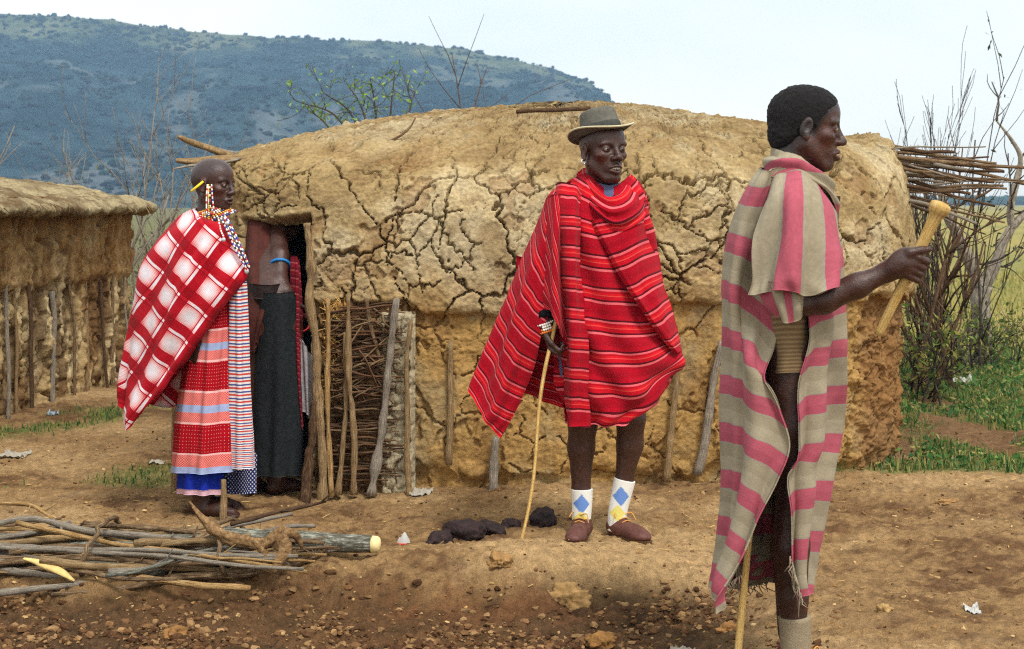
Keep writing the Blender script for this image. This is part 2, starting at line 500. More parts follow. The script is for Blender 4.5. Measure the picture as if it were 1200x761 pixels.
def blobs(C, R, seed=0, jit=0.35, base=(ICO_V, ICO_F), flat=(1, 1, 1)):
    """many small irregular lumps as one mesh"""
    r = np.random.default_rng(seed)
    bv, bf = base; n, k = len(C), len(bv)
    ang = r.uniform(0, 6.28, n); ca, sa = np.cos(ang), np.sin(ang)
    v = bv[None] * (1 + jit * r.uniform(-1, 1, (n, k, 1)))
    x = v[..., 0] * ca[:, None] - v[..., 1] * sa[:, None]; y = v[..., 0] * sa[:, None] + v[..., 1] * ca[:, None]
    v = np.stack([x * flat[0], y * flat[1], v[..., 2] * flat[2]], -1) * np.asarray(R).reshape(n, -1)[:, None, :]
    v = v + np.asarray(C)[:, None]
    f = bf[None] + (np.arange(n) * k)[:, None, None]
    return v.reshape(-1, 3), f.reshape(-1, 3)

nb = 12500
bx = rng.uniform(-360, 110, nb); by = 440 + 570 * rng.uniform(0, 1, nb) ** 1.0
dens = fbm(bx * 0.015, by * 0.01, seed=57, octaves=4, gain=0.6)
keep = rng.uniform(-0.6, 0.35, nb) < dens
bx, by = bx[keep], by[keep]
bz = hill_z(bx, by)
keep = bz > 1.0; bx, by, bz = bx[keep], by[keep], bz[keep]
br = rng.uniform(0.4, 1.0, len(bx)) ** 2.2 * 1.9
bR = np.stack([br * rng.uniform(0.8, 1.6, len(bx)), br, br * rng.uniform(0.6, 1.0, len(bx))], 1)
bv_, bf_ = blobs(np.stack([bx, by, bz + br * 0.3], 1), bR, 6, 0.3)
bc = np.repeat(np.array([srgb(32, 46, 50)]) * rng.uniform(0.6, 1.7, (len(bx), 1)) + rng.uniform(0, 0.012, (len(bx), 3)), 12, 0)  # scrub colour also has the blue haze tint painted in
MAT_BUSH = attr_mat('hill_bush', 1.0, 0.0, 0.35, 0.9, 0.0)
o = link('hill_bushes', make_mesh('hill_bushes', bv_, bf_, MAT_BUSH, False, bc))
tag(o, 'dark scrub and small trees covering the hillside', 'scrub', kind='stuff')

# line of far trees on the plain
nb = 700
bx = rng.uniform(200, 900, nb); by = rng.uniform(900, 1120, nb); br = rng.uniform(1.5, 4.2, nb)
bv_, bf_ = blobs(np.stack([bx, by, br * 0.5], 1), np.stack([br * 2.2, br, br], 1), 7, 0.35)
bc = np.repeat(np.array([srgb(48, 66, 50)]) * rng.uniform(0.7, 1.4, (nb, 1)), 12, 0)
o = link('far_trees', make_mesh('far_trees', bv_, bf_, MAT_BUSH, False, bc))
tag(o, 'thin dark line of trees along the far plain', 'trees', kind='stuff')

# ------------------------------------------------------------------ the large mud hut
HC = np.array((0.285, 9.62)); HA, HB, HROT = 1.885, 1.76, math.radians(3.5)
def footprint(th):
    c, s = np.cos(th), np.sin(th)
    n = 3.5 + 2.5 * sstep(0.3, -0.8, c)
    r = (np.abs(c / HA) ** n + np.abs(s / HB) ** n) ** (-1 / n)
    x, y = r * c, r * s
    return np.stack([HC[0] + x * math.cos(HROT) - y * math.sin(HROT), HC[1] + x * math.sin(HROT) + y * math.cos(HROT)], -1)
_th = np.linspace(-math.pi * 1.5, math.pi * 0.5, 8001)
_fp = footprint(_th); _s = np.concatenate([[0], np.cumsum(np.linalg.norm(np.diff(_fp, axis=0), axis=1))])
_S = _s[-1]
# sample density: fine where the wall faces the camera
def dens_samples():
    s, out = 0.0, []
    while s < _S:
        out.append(s)
        f = np.array([np.interp(s, _s, _fp[:, 0]), np.interp(s, _s, _fp[:, 1])])
        front = f[1] < 8.95
        s += 0.0058 if front else (0.025 if f[1] < 9.8 else 0.08)
    return np.array(out)
su = dens_samples()
FX, FY = np.interp(su, _s, _fp[:, 0]), np.interp(su, _s, _fp[:, 1])
PROF = np.array([(0.06, -0.08), (0.045, 0.2), (0.04, 0.5), (0.035, 0.82), (0.03, 0.865), (-0.005, 0.885), (-0.02, 0.93), (-0.03, 1.05), (-0.02, 1.2), (0.005, 1.38), (0.06, 1.52), (0.17, 1.645), (0.42, 1.77), (0.8, 1.875), (1.2, 1.96), (1.60, 2.0), (1.755, 2.01)])
_pd = np.linspace(0, len(PROF) - 1, 4001); _pc = catmull(PROF, _pd)
_ps = np.concatenate([[0], np.cumsum(np.linalg.norm(np.diff(_pc, axis=0), axis=1))])
sv = [0.0]
while sv[-1] < _ps[-1]:
    d = np.interp(sv[-1], _ps, _pc[:, 0])
    sv.append(sv[-1] + (0.0058 if d < 0.2 else 0.011 if d < 0.9 else 0.03))
sv = np.array(sv[:-1] + [_ps[-1]])
PD, PZ = np.interp(sv, _ps, _pc[:, 0]), np.interp(sv, _ps, _pc[:, 1])
nu, nv = len(su), len(sv)
U, Sv = np.meshgrid(su, sv)
D = np.repeat(PD[:, None], nu, 1); Z0 = np.repeat(PZ[:, None], nu, 1)
lipn = 0.045 * fbm(su * 1.1, su * 0 + 0.3, seed=60, octaves=3) + 0.012 * perlin(su * 9, su * 0 + 2.3, seed=61)
Z0 = Z0 + lipn[None] * np.exp(-((Z0 - 0.9) / 0.22) ** 2)
roofn = (0.035 * fbm(su * 0.9, su * 0 + 5.3, seed=62, octaves=3))[None] * sstep(1.4, 1.8, Z0)
Z0 = Z0 + roofn
ROOFLINE = np.array([(-1.55, 178), (-1.2, 158), (-1.0, 148), (-0.85, 143), (-0.58, 134), (-0.29, 127), (0.0, 122), (0.29, 118), (0.58, 120), (0.97, 129), (1.45, 143), (1.75, 152), (1.95, 160), (2.2, 172)])
q = D / HB
lm = sstep(-0.4, -1.45, FX)[None]
q = np.where(q > 0, np.maximum(q, 1e-6) ** (1 + 0.30 * lm), q)
X0 = FX[None] + (HC[0] - FX[None]) * q; Y0 = FY[None] + (HC[1] - FY[None]) * q
def normals(X, Y, Z):
    A = np.stack([X, Y, Z], -1)
    du = np.gradient(A, axis=1); dv = np.gradient(A, axis=0)
    n = np.cross(du, dv); n /= np.maximum(np.linalg.norm(n, axis=-1, keepdims=True), 1e-9)
    return n
# the crest follows a long flat line, highest right of the middle
for _ in range(3):
    pxs = X0 / Y0 * F + 600; pys = HOR - (Z0 - CAM_Z) / Y0 * F
    xb = np.linspace(-1.6, 2.25, 60); cur = np.array([np.min(np.where((np.abs(X0 - a) < 0.06) & (Z0 > 1.3), pys, 999)) for a in xb])
    cur = np.where(cur > 400, 178, cur); tgt = np.interp(xb, ROOFLINE[:, 0], ROOFLINE[:, 1])
    g = np.clip((HOR + 2 - tgt) / np.maximum(HOR + 2 - cur, 20), 0.6, 1.5); g = np.convolve(np.pad(g, 3, 'edge'), np.ones(7) / 7, 'valid')
    Z0 = np.where(Z0 > 1.36, 1.36 + (Z0 - 1.36) * np.interp(X0, xb, g), Z0)
N0 = normals(X0, Y0, Z0)
mid = N0[nv // 3, np.argmin(np.abs(FX - 0.4) + (FY > 9) * 9)]
if mid[1] > 0: N0 = -N0
upper = sstep(0.87, 0.93, Z0 - lipn[None] * 0.8); roof = sstep(1.55, 1.8, Z0)
# mud relief: lumps, plates and cracks
wx = U + 0.06 * fbm(U * 2.6, Sv * 2.6, seed=70, octaves=2) + 0.022 * fbm(U * 15, Sv * 13, seed=71, octaves=3, gain=0.6)
wy = Sv + 0.06 * fbm(U * 2.6, Sv * 2.6, seed=72, octaves=2) + 0.022 * fbm(U * 15, Sv * 13, seed=73, octaves=3, gain=0.6)
e1, c1 = voronoi_edge(wx * 3.7, wy * 2.5, seed=74, jitter=1.0); e1 = e1 / 3.1
e2, c2 = voronoi_edge(wx * 7.5 + 0.3, wy * 7.0, seed=75); e2 = e2 / 7.2
e3, c3 = voronoi_edge(wx * 19, wy * 18, seed=79); e3 = e3 / 18
low0 = 1 - upper
wm = fbm(U * 3.0, Sv * 3.0, seed=76, octaves=3)
w1 = np.clip(0.0052 + 0.0065 * wm, 0.0036, 0.0105) * sstep(-0.70, -0.38, wm - 0.35 * low0 - 0.25 * roof) * (1 - 0.3 * roof)
_w2 = fbm(U * 2.3, Sv * 2.3, seed=77, octaves=3)
w2 = np.clip(0.0036 + 0.005 * _w2, 0.0034, 0.007) * sstep(0.02, 0.16, _w2 - 0.2 * low0)
w3 = np.clip(-0.001 + 0.007 * fbm(U * 3.1, Sv * 3.1, seed=78, octaves=2), 0, 0.005)
k1 = np.where(w1 > 0.002, sstep(1.0, 0.45, e1 / np.maximum(w1, 1e-4)), 0)
k2 = np.where(w2 > 0.002, sstep(1.0, 0.35, e2 / np.maximum(w2, 1e-4)), 0)
k3 = np.where(w3 > 0.0015, sstep(1.0, 0.2, e3 / np.maximum(w3, 1e-4)), 0)
crack = np.maximum.reduce([k1 * 0.055 * (0.5 + 0.5 * upper), k2 * 0.034, k3 * 0.012])
plate = 0.008 * (c1 - 0.5) * sstep(0.0, 0.02, e1) * sstep(0.002, 0.008, w1) + 0.006 * (c2 - 0.5) * sstep(0, 0.01, e2) * sstep(0.0, 0.006, w2)
curl = 0.004 * np.exp(-((e1 - 0.02) / 0.016) ** 2) * (w1 > 0.006)
lump = 0.012 * fbm(U * 2.6, Sv * 2.6, seed=80, octaves=3) + 0.0075 * fbm(U * 11, Sv * 11, seed=81, octaves=4, gain=0.62) + 0.0032 * perlin(U * 44, Sv * 44, seed=82) + 0.002 * perlin(U * 80, Sv * 80, seed=90)
low = (1 - upper)
vert = 0.018 * perlin(U * 9, Sv * 1.6, seed=83) + 0.010 * np.abs(perlin(U * 24, Sv * 5, seed=84))
flake = sstep(0.12, 0.17, fbm(U * 3.4, Sv * 2.4, seed=85, octaves=4, gain=0.6))
rag = sstep(0.06, 0.13, Z0 + 0.07 * fbm(U * 4, Sv * 2, seed=86, octaves=3) + 0.02)       # ragged foot of the plaster
rightc = sstep(1.55, 1.75, X0) * low                                                 # rough eroded right end
disp = lump - crack * (1 - 0.3 * low) + plate * (0.4 + 0.6 * upper) + curl
disp = disp + low * (vert * 0.8 - 0.020 * flake + 0.018 * (rag - 1) * 2.0) + rightc * (0.03 * fbm(U * 8, Sv * 8, seed=87, octaves=4, gain=0.65) - 0.02)
fl2 = sstep(0.30, 0.34, fbm(U * 2.9 + 7, Sv * 2.9, seed=88, octaves=4, gain=0.6)) * upper * (1 - roof)
disp = disp - 0.016 * fl2
disp = disp + roof * (0.020 * fbm(U * 14, Sv * 14, seed=89, octaves=4, gain=0.68) - 0.004)
# doorway and the stretch of bare lattice: the plaster turns inwards round the holes
hn = 0.018 * fbm(U * 7, Sv * 7, seed=91, octaves=3)
front = Y0 < 8.4
hdoor = np.where(front, np.minimum(np.minimum(X0 + 1.335, -0.975 - X0), 1.305 + 0.02 * sstep(-1.25, -0.99, X0) - Z0), -1) + hn
hbare = np.where(front, np.minimum(np.minimum(X0 + 0.93, -0.525 + 0.03 * np.sin(Z0 * 9) - X0), 0.905 - Z0), -1) + hn
hole = np.maximum(hdoor, hbare)
disp = disp - np.where(hole > 0, np.clip(hole / 0.02, 0, 1) * np.where(hdoor > hbare, 0.13, 0.05), 0)
disp = np.where((hole > -0.03) & (hole <= 0), disp + 0.006 * np.sin((hole + 0.03) / 0.03 * np.pi), disp)
Vh = np.stack([X0, Y0, Z0], -1) + N0 * disp[..., None]
cu_tan = np.array(srgb(152, 130, 90)); cu_pale = np.array(srgb(180, 161, 122)); cu_grey = np.array(srgb(168, 155, 126)); cu_och = np.array(srgb(168, 133, 78)); cu_red = np.array(srgb(132, 94, 58)); cu_brown = np.array(srgb(114, 91, 60))
m1 = fbm(U * 1.4, Sv * 1.4, seed=92, octaves=4, gain=0.55); m2 = fbm(U * 7, Sv * 7, seed=93, octaves=4, gain=0.65); m3 = fbm(U * 3, Sv * 3, seed=94, octaves=3)
C = cu_tan + (cu_pale - cu_tan) * sstep(-0.3, 0.55, m1 + 0.45 * m2 + 0.6 * np.exp(-((X0 + 0.1) / 0.6) ** 2 - ((Z0 - 1.3) / 0.3) ** 2))[..., None]
C = C + (cu_grey - C) * (0.6 * sstep(0.1, 0.6, m1 - 0.7 * m3 + 0.25 * (c1 - 0.5)))[..., None]
C = C + (cu_brown - C) * (0.55 * sstep(0.1, 0.6, m3 + 0.6 * m2))[..., None]
C = C + (cu_brown * 1.15 - C) * (0.6 * roof * sstep(-0.4, 0.3, m2))[..., None]
lowc = cu_och + (cu_tan - cu_och) * sstep(-0.1, 0.5, m1 + 0.4 * m2)[..., None] + (cu_red - cu_och) * (0.4 * sstep(0.1, 0.5, m3 - 0.3 * m1))[..., None]
C = C + (lowc - C) * low[..., None] * 0.85
och2 = sstep(1.2, 0.9, Z0) * upper
C = C + (cu_och - C) * (0.35 * och2)[..., None]
C = C + (cu_red * 0.9 - C) * (0.8 * sstep(1.72, 1.84, X0 + 0.03 * m2) * low)[..., None]
C = C + (cu_red - C) * (0.35 * fl2)[..., None]
C = np.clip(C * (1 + 0.10 * m2[..., None]), 0.01, 1)
fh = grid_faces(nu, nv, True)
hf = hole.ravel(); keepf = ~(np.min(hf[fh], axis=1) > 0.022)
MAT_MUD = attr_mat('dry_cracked_mud', 0.97, 0.1, 0.34, 48.0, 0.9, 0.008)
hut = empty('mud_hut', (HC[0], HC[1] - HB, 0), 'long low hut of cracked tan mud with a dark doorway', 'hut')
def hut_part(name, me):
    o = link(name, me, hut); o.matrix_parent_inverse = hut.matrix_basis.inverted(); return o
hut_part('mud_shell', make_mesh('mud_shell', Vh.reshape(-1, 3), fh[keepf], MAT_MUD, True, C.reshape(-1, 3)))

# ------------------------------------------------------------------ wood
def wood_mat(name, c1, c2, c3, scale=40.0):
    t = NT(name)
    v = t.attr('cloth')                      # x along the stick in metres, y around it
    m = t.mapping(v, (6, 3.0, 1)); f = t.noise(m, 3.0, 6, 0.7)
    fine = t.noise(t.mapping(v, (18, 9.0, 1)), 6.0, 4, 0.7)
    col = t.ramp(t.math('ADD', t.math('MULTIPLY', f, 0.75), t.math('MULTIPLY', fine, 0.25)), [(0.36, c1), (0.5, c2), (0.63, c3)])
    t.bump(t.math('ADD', fine, f), 0.8, 0.006)
    return t.done(col, 0.9, 0.15)
MAT_POLE = wood_mat('weathered_pole', srgb(86, 68, 48), srgb(146, 120, 84), srgb(184, 160, 122))
MAT_STICK = wood_mat('grey_brown_stick', srgb(48, 35, 26), srgb(116, 92, 66), srgb(182, 158, 124))
MAT_STICK2 = wood_mat('dark_stick', srgb(44, 30, 24), srgb(88, 66, 48), srgb(126, 100, 74))
MAT_STICK3 = wood_mat('peeled_stick', srgb(110, 78, 46), srgb(172, 136, 86), srgb(212, 186, 138))
MAT_TWIG = wood_mat('twig', srgb(62, 42, 32), srgb(112, 80, 58), srgb(156, 122, 88))
MAT_GREYWOOD = wood_mat('grey_dead_wood', srgb(88, 80, 72), srgb(140, 130, 116), srgb(178, 168, 152))
MAT_LICHEN = wood_mat('lichen_bark', srgb(46, 42, 36), srgb(104, 102, 90), srgb(184, 188, 172))
MAT_YELLOW = wood_mat('yellow_polished_wood', srgb(170, 132, 68), srgb(206, 170, 102), srgb(222, 194, 136))
MAT_DARKTWIG = wood_mat('dark_dead_twig', srgb(44, 38, 36), srgb(78, 70, 62), srgb(120, 108, 94))

def stick_mesh(name, pts, radii, mat, seg=8, sub=4, rough=0.22, seed=0, freq=14.0, squash=1.0, stubs=0):
    V, f = tube(pts, radii, seg, rough, seed, sub, True, squash, freq)
    n = (len(V) - 2) // seg
    L = np.concatenate([[0], np.cumsum(np.linalg.norm(np.diff(V[:n * seg].reshape(n, seg, 3).mean(1), axis=0), axis=1))])
    uv = np.zeros((len(V), 2)); uv[:n * seg, 0] = np.repeat(L, seg); uv[:n * seg, 1] = np.tile(np.abs(np.arange(seg) / seg - 0.5) * 2, n)
    uv[-1, 0] = L[-1]; uv += seed * 1.37
    if stubs:
        r_ = np.random.default_rng(seed + 5); pp = np.asarray(pts, float); parts_, uvs = [(V, f)], [uv]
        for _ in range(stubs):
            i = r_.integers(1, len(pp) - 1); d = pp[i + 1] - pp[i]; d /= np.linalg.norm(d); q = r_.normal(0, 1, 3); q -= d * (q @ d); q /= np.linalg.norm(q)
            ri = float(np.interp(i, np.arange(len(pp)), np.broadcast_to(radii, (len(pp),)))); a = pp[i] + (pp[i + 1] - pp[i]) * r_.uniform(0, 1); e = d * r_.uniform(0.3, 1.2) + q
            l = r_.uniform(0.015, 0.07); v2, f2 = tube([a, a + e * l * 0.5, a + e * l + r_.normal(0, 0.004, 3)], [ri * 0.6, ri * 0.42, ri * 0.25], 5)
            parts_.append((v2, f2)); uvs.append(np.stack([v2[:, 2] * 2 + seed, np.arange(len(v2)) % 5 / 5], 1))
        V, f = join(parts_); uv = np.vstack(uvs)
    return make_mesh(name, V, f, mat, True, uv=uv)

def wobble(a, b, n, amp, r):
    a, b = np.asarray(a, float), np.asarray(b, float)
    t = np.linspace(0, 1, n)[:, None]
    p = a + (b - a) * t
    w = np.cumsum(r.normal(0, amp, (n, 3)), axis=0); w -= w[0] + (w[-1] - w[0]) * t
    return p + w

# poles and lattice of the large hut
rs = np.random.default_rng(11)
def hut_pole(name, pl, r, mat, Y, seed, rough=0.35, sub=5):
    pts = [P(a, b, Y if len(q) == 0 else q[0]) for (a, b, *q) in pl]; r = np.array(r) * 0.82
    t_ = np.linspace(0, len(pts) - 1, 4 * len(pts)); r = np.interp(t_, np.arange(len(pts)), r); pts = catmull(np.array(pts), t_)
    pts = pts + np.cumsum(rs.normal(0, 0.0032, pts.shape), axis=0) * np.sin(np.linspace(0, np.pi, len(pts)))[:, None]; r = r * (1 + 0.16 * rs.normal(0, 1, len(r))); sub = 2
    return hut_part(name, stick_mesh(name, pts, r, mat, 10, sub, rough, seed))
hut_pole('door_post', [(359, 262), (364, 300), (366, 350), (374, 410), (374, 470), (378, 530), (378, 590)], [0.019, 0.023, 0.026, 0.024, 0.027, 0.026, 0.030], MAT_POLE, 7.64, 1)
hut_pole('door_post', [(357, 592), (362, 545), (367, 515), (369, 470)], [0.032, 0.03, 0.024, 0.016], MAT_STICK2, 7.62, 2)
hut_pole('wall_pole', [(384, 350), (386, 420), (384, 480), (388, 582)], [0.014, 0.016, 0.015, 0.018], MAT_STICK3, 7.66, 3)
hut_pole('wall_pole', [(405, 390), (402, 430), (399, 493), (396, 580)], [0.012, 0.014, 0.015, 0.017], MAT_POLE, 7.68, 4)
hut_pole('wall_pole', [(408, 345), (410, 430), (414, 493), (415, 580)], [0.014, 0.016, 0.018, 0.020], MAT_POLE, 7.67, 5)
hut_pole('wall_pole', [(465, 350), (455, 430), (447, 504), (435, 580)], [0.018, 0.022, 0.025, 0.027], MAT_GREYWOOD, 7.665, 6)
hut_pole('wall_pole', [(482, 375), (478, 430), (478, 504), (480, 584)], [0.012, 0.014, 0.016, 0.020], MAT_POLE, 7.70, 7)
hut_pole('wall_pole', [(429, 350), (438, 392), (446, 424)], [0.013, 0.012, 0.009], MAT_STICK, 7.72, 8)
hut_pole('wall_pole', [(460, 352), (450, 390), (443, 412)], [0.010, 0.010, 0.007], MAT_STICK2, 7.73, 9)
for k, (a, b, c, d, r, dy) in enumerate([(528, 400, 526, 545, 0.016, 0), (581, 512, 578, 585, 0.022, 0), (797, 395, 781, 565, 0.016, 0.045), (846, 400, 817, 556, 0.020, 0.07)]):
    Y = 7.845 + dy
    pts = wobble(P(a, b, Y), P(c, d, Y), 5, 0.004, rs)
    hut_part('wall_pole', stick_mesh('wall_pole', pts, [r * 0.8, r * 0.9, r, r * 1.05, r * 1.1], MAT_GREYWOOD if k % 2 else MAT_POLE, 10, 4, 0.25, 20 + k))
# woven twigs in the bare stretch
for k in range(120):
    y = 362 + 205 * (k / 120) + rs.uniform(-4, 4)
    x0 = rs.uniform(380, 402); x1 = rs.uniform(440, 476); Y = 7.70 + rs.uniform(0, 0.09)
    sl = rs.uniform(-16, 10) if y < 520 else rs.uniform(-4, 4)
    pts = wobble(P(x0, y, Y), P(x1, y + sl, Y + rs.uniform(-0.02, 0.02)), 5, 0.008, rs)
    r = rs.uniform(0.0028, 0.007)
    hut_part('twig', stick_mesh('twig', pts, [r, r, r * 0.9, r * 0.8, r * 0.6], [MAT_TWIG, MAT_TWIG, MAT_STICK, MAT_STICK2][k % 4], 5, 3, 0.15, k))
for k in range(26):
    x = rs.uniform(398, 458); y = rs.uniform(365, 470); Y = 7.69 + rs.uniform(-0.01, 0.05); a = rs.uniform(0.3, 1.2) * rs.choice([-1, 1]); L = rs.uniform(20, 48)
    pts = wobble(P(x - L * math.cos(a) / 2, y - L * math.sin(a) / 2, Y), P(x + L * math.cos(a) / 2, y + L * math.sin(a) / 2, Y), 4, 0.007, rs)
    hut_part('twig', stick_mesh('twig', pts, [0.005, 0.0045, 0.004, 0.0025], [MAT_TWIG, MAT_STICK, MAT_POLE][k % 3], 5, 3, 0.15, 200 + k))
# inner face of plaster behind the lattice
def mud_patch(name, x0, y0, x1, y1, Y, col, amp, seed, nx=46, ny=90, cr=16.0):
    gx, gy = np.meshgrid(np.linspace(0, 1, nx), np.linspace(0, 1, ny))
    k = Y / F
    X = (x0 + (x1 - x0) * gx) * k; S = (y0 + (y1 - y0) * gy) * k
    e, c = voronoi_edge(X * cr + 0.3 * perlin(X * 20, S * 20, seed=seed), S * cr * 0.8 + 0.3 * perlin(X * 20, S * 20, seed=seed + 1), seed=seed)
    d = amp * (fbm(X * 14, S * 14, seed=seed + 2, octaves=4, gain=0.6) + 1.6 * (c - 0.5)) - 1.6 * amp * sstep(0.12, 0.02, e)
    edge = np.minimum(np.minimum(gx, 1 - gx) * (x1 - x0) * k, np.minimum(gy, 1 - gy) * (y1 - y0) * k)
    d = d - 0.05 * sstep(0.02, 0.0, edge + 0.012 * fbm(X * 20, S * 20, seed=seed + 5, octaves=2))
    V = np.stack([(x0 + (x1 - x0) * gx - 600) * k, Y - d, CAM_Z - (y0 + (y1 - y0) * gy - HOR) * k], -1).reshape(-1, 3)
    cc = np.array(col) * (1 + 0.25 * fbm(X * 20, S * 20, seed=seed + 3, octaves=3).reshape(-1, 1))
    return make_mesh(name, V, grid_faces(nx, ny), MAT_MUD, True, np.clip(cc, 0.01, 1))
hut_part('mud_panel', mud_patch('mud_panel', 444, 366, 486, 583, 7.755, srgb(168, 156, 128), 0.012, 300))
hut_part('mud_panel', mud_patch('mud_panel', 374, 340, 410, 470, 7.80, srgb(158, 118, 62), 0.016, 310))
hut_part('mud_panel', mud_patch('mud_panel', 370, 340, 480, 600, 7.815, srgb(146, 114, 76), 0.022, 320, 60, 100))
# straw stuck in the plaster beside the door post
SV, SF = [], []
for k in range(160):
    c = P(rs.uniform(379, 404), 350 + 120 * rs.uniform(0, 1) ** 1.3, 7.775 + rs.uniform(-0.03, 0.02)); d = rs.normal(0, 1, 3); d /= np.linalg.norm(d); L = rs.uniform(0.01, 0.035)
    SV.append(tube([c - d * L, c + d * L], [0.0022, 0.0014], 3))
V_, F_ = join(SV)
MAT_STRAW = simple_mat('straw', srgb(206, 172, 104), 0.8, 0.2, 0.35, 40)
o = hut_part('straw', make_mesh('straw', V_, F_, MAT_STRAW, False)); o['kind'] = 'stuff'
# sticks jutting from the roof
for k in range(32):
    t = k / 31
    sx, sy = 1042 + rs.uniform(-6, 22), 172 + 62 * t + rs.uniform(-8, 8)
    ex, ey = rs.uniform(1105, 1215), 184 + 58 * t + rs.uniform(-22, 26)
    if k in (26, 29): ex, ey = rs.uniform(1150, 1175), 275 + rs.uniform(-6, 14)
    Y0_ = 8.85 + rs.uniform(-0.2, 0.35)
    pts = wobble(P(sx, sy, Y0_), P(ex, ey, Y0_ + rs.uniform(-0.5, 0.35)), 6, 0.006, rs)
    pts[0] = pts[0] + (pts[0] - pts[1]) * 0.5
    r = rs.uniform(0.004, 0.013)
    hut_part('roof_stick', stick_mesh('roof_stick', pts, np.linspace(r * 1.15, r * 0.7, 6), [MAT_STICK, MAT_STICK2, MAT_GREYWOOD, MAT_STICK][k % 4], 7, 3, 0.25, 500 + k))
for k, (a, b, c, d, r, y) in enumerate([(290, 190, 209, 160, 0.017, 8.35), (296, 187, 206, 188, 0.019, 8.30), (282, 186, 204, 198, 0.007, 8.25), (300, 182, 236, 172, 0.010, 8.5)]):
    hut_part('roof_stick', stick_mesh('roof_stick', wobble(P(a, b, y), P(c, d, y - 0.15), 5, 0.006, rs), [r * 0.9, r, r * 1.1, r, r * 0.6], MAT_POLE if k < 2 else MAT_GREYWOOD, 9, 4, 0.25, 540 + k))
hut_part('roof_stick', stick_mesh('roof_stick', wobble(P(605, 131, 8.6), P(692, 127, 8.6), 5, 0.004, rs), 0.012, MAT_STICK2, 7, 3, 0.2, 550))
hut_part('roof_stick', stick_mesh('roof_stick', [P(448, 169, 8.2), P(468, 160, 8.2), P(480, 150, 8.2), P(487, 138, 8.22)], [0.006, 0.007, 0.006, 0.004], MAT_STICK, 6, 3, 0.2, 551))

# ------------------------------------------------------------------ the hut on the left
LP = np.array([(-3.72, 5.5), (-3.56, 7.5), (-3.42, 9.0), (-3.28, 10.4), (-3.15, 11.6), (-3.05, 12.5), (-3.1, 12.95), (-3.35, 13.25), (-4.0, 13.4), (-6.0, 13.6), (-8.0, 13.2), (-8.6, 10.0), (-8.2, 6.0), (-6.0, 5.0), (-4.2, 5.0), (-3.72, 5.5)])
_lt = np.linspace(0, len(LP) - 1, 3001); _lc = catmull(LP, _lt)
_ls = np.concatenate([[0], np.cumsum(np.linalg.norm(np.diff(_lc, axis=0), axis=1))])
lu, s = [], 0.0
while s < _ls[-1]:
    lu.append(s); y = np.interp(s, _ls, _lc[:, 1]); x = np.interp(s, _ls, _lc[:, 0])
    s += 0.0130 if (x > -3.6 and y > 8.5) else 0.08
lu = np.array(lu); LXc, LYc = np.interp(lu, _ls, _lc[:, 0]), np.interp(lu, _ls, _lc[:, 1])
LCEN = np.array((-5.9, 9.3))
lz = np.linspace(-0.05, 1.42, 120)
LU, LZ = np.meshgrid(lu, lz)
tx, ty = np.gradient(LXc), np.gradient(LYc); ln = np.hypot(tx, ty); NX, NY = ty / ln, -tx / ln
sgn = np.sign(np.sum((LXc - LCEN[0]) * NX + (LYc - LCEN[1]) * NY)); NX, NY = NX * sgn, NY * sgn
wv = 0.03 * fbm(LU * 3, LZ * 3, seed=400, octaves=3)
strip = np.abs(perlin((LU + wv) * 6.5, LZ * 1.1, seed=401)); strip2 = np.abs(perlin((LU + wv) * 17, LZ * 2.6, seed=402))
fl = sstep(0.02, 0.10, fbm((LU + wv) * 5, LZ * 1.7, seed=403, octaves=4, gain=0.6))
e, cc_ = voronoi_edge((LU + wv) * 7, LZ * 2.6 + wv * 6, seed=404); e = e / 5
ck = sstep(0.022, 0.006, e) * sstep(-0.1, 0.25, fbm(LU * 2, LZ * 2, seed=405))
band = sstep(0.78, 0.86, LZ + 0.05 * perlin(LU * 2.5, LU * 0, seed=406))      # upper course of plaster hangs over the lower
d = 0.045 * strip + 0.035 * strip2 - 0.05 * fl * (1 - 0.6 * band) - 0.05 * ck + 0.03 * band + 0.02 * fbm(LU * 12, LZ * 12, seed=407, octaves=4, gain=0.6) + 0.006 * perlin(LU * 50, LZ * 50, seed=408)
Vl = np.stack([LXc[None] + NX[None] * d, LYc[None] + NY[None] * d, LZ], -1).reshape(-1, 3)
m1 = fbm(LU * 2, LZ * 1, seed=410, octaves=4); m2 = fbm(LU * 9, LZ * 4, seed=411, octaves=4, gain=0.65)
cl = np.array(srgb(168, 144, 102)) + (np.array(srgb(198, 178, 136)) - np.array(srgb(168, 144, 102))) * sstep(0, 0.5, m1 + 0.5 * m2)[..., None]
cl = cl + (np.array(srgb(116, 82, 48)) - cl) * (0.8 * sstep(-0.05, 0.4, -m1 + 0.7 * m2))[..., None]
cl = cl + (np.array(srgb(146, 108, 62)) - cl) * (0.55 * band)[..., None]
st = sstep(0.05, 0.45, perlin((LU + wv) * 9, LZ * 0.8, seed=412) + 0.5 * perlin((LU + wv) * 27, LZ * 2.2, seed=413))
cl = cl + (np.array(srgb(84, 60, 40)) - cl) * (0.75 * st * (1 - 0.35 * band))[..., None]
cl = cl + (np.array(srgb(112, 86, 58)) - cl) * (0.5 * fl * (1 - band))[..., None]
hut2 = empty('mud_hut', (-3.3, 10.4, 0), 'rough mud and bark hut with overhanging roof at the left edge', 'hut')
def hut2_part(name, me):
    o = link(name, me, hut2); o.matrix_parent_inverse = hut2.matrix_basis.inverted(); return o
hut2_part('wall', make_mesh('wall', Vl, grid_faces(len(lu), len(lz), True), MAT_MUD, True, np.clip(cl.reshape(-1, 3), 0.01, 1)))
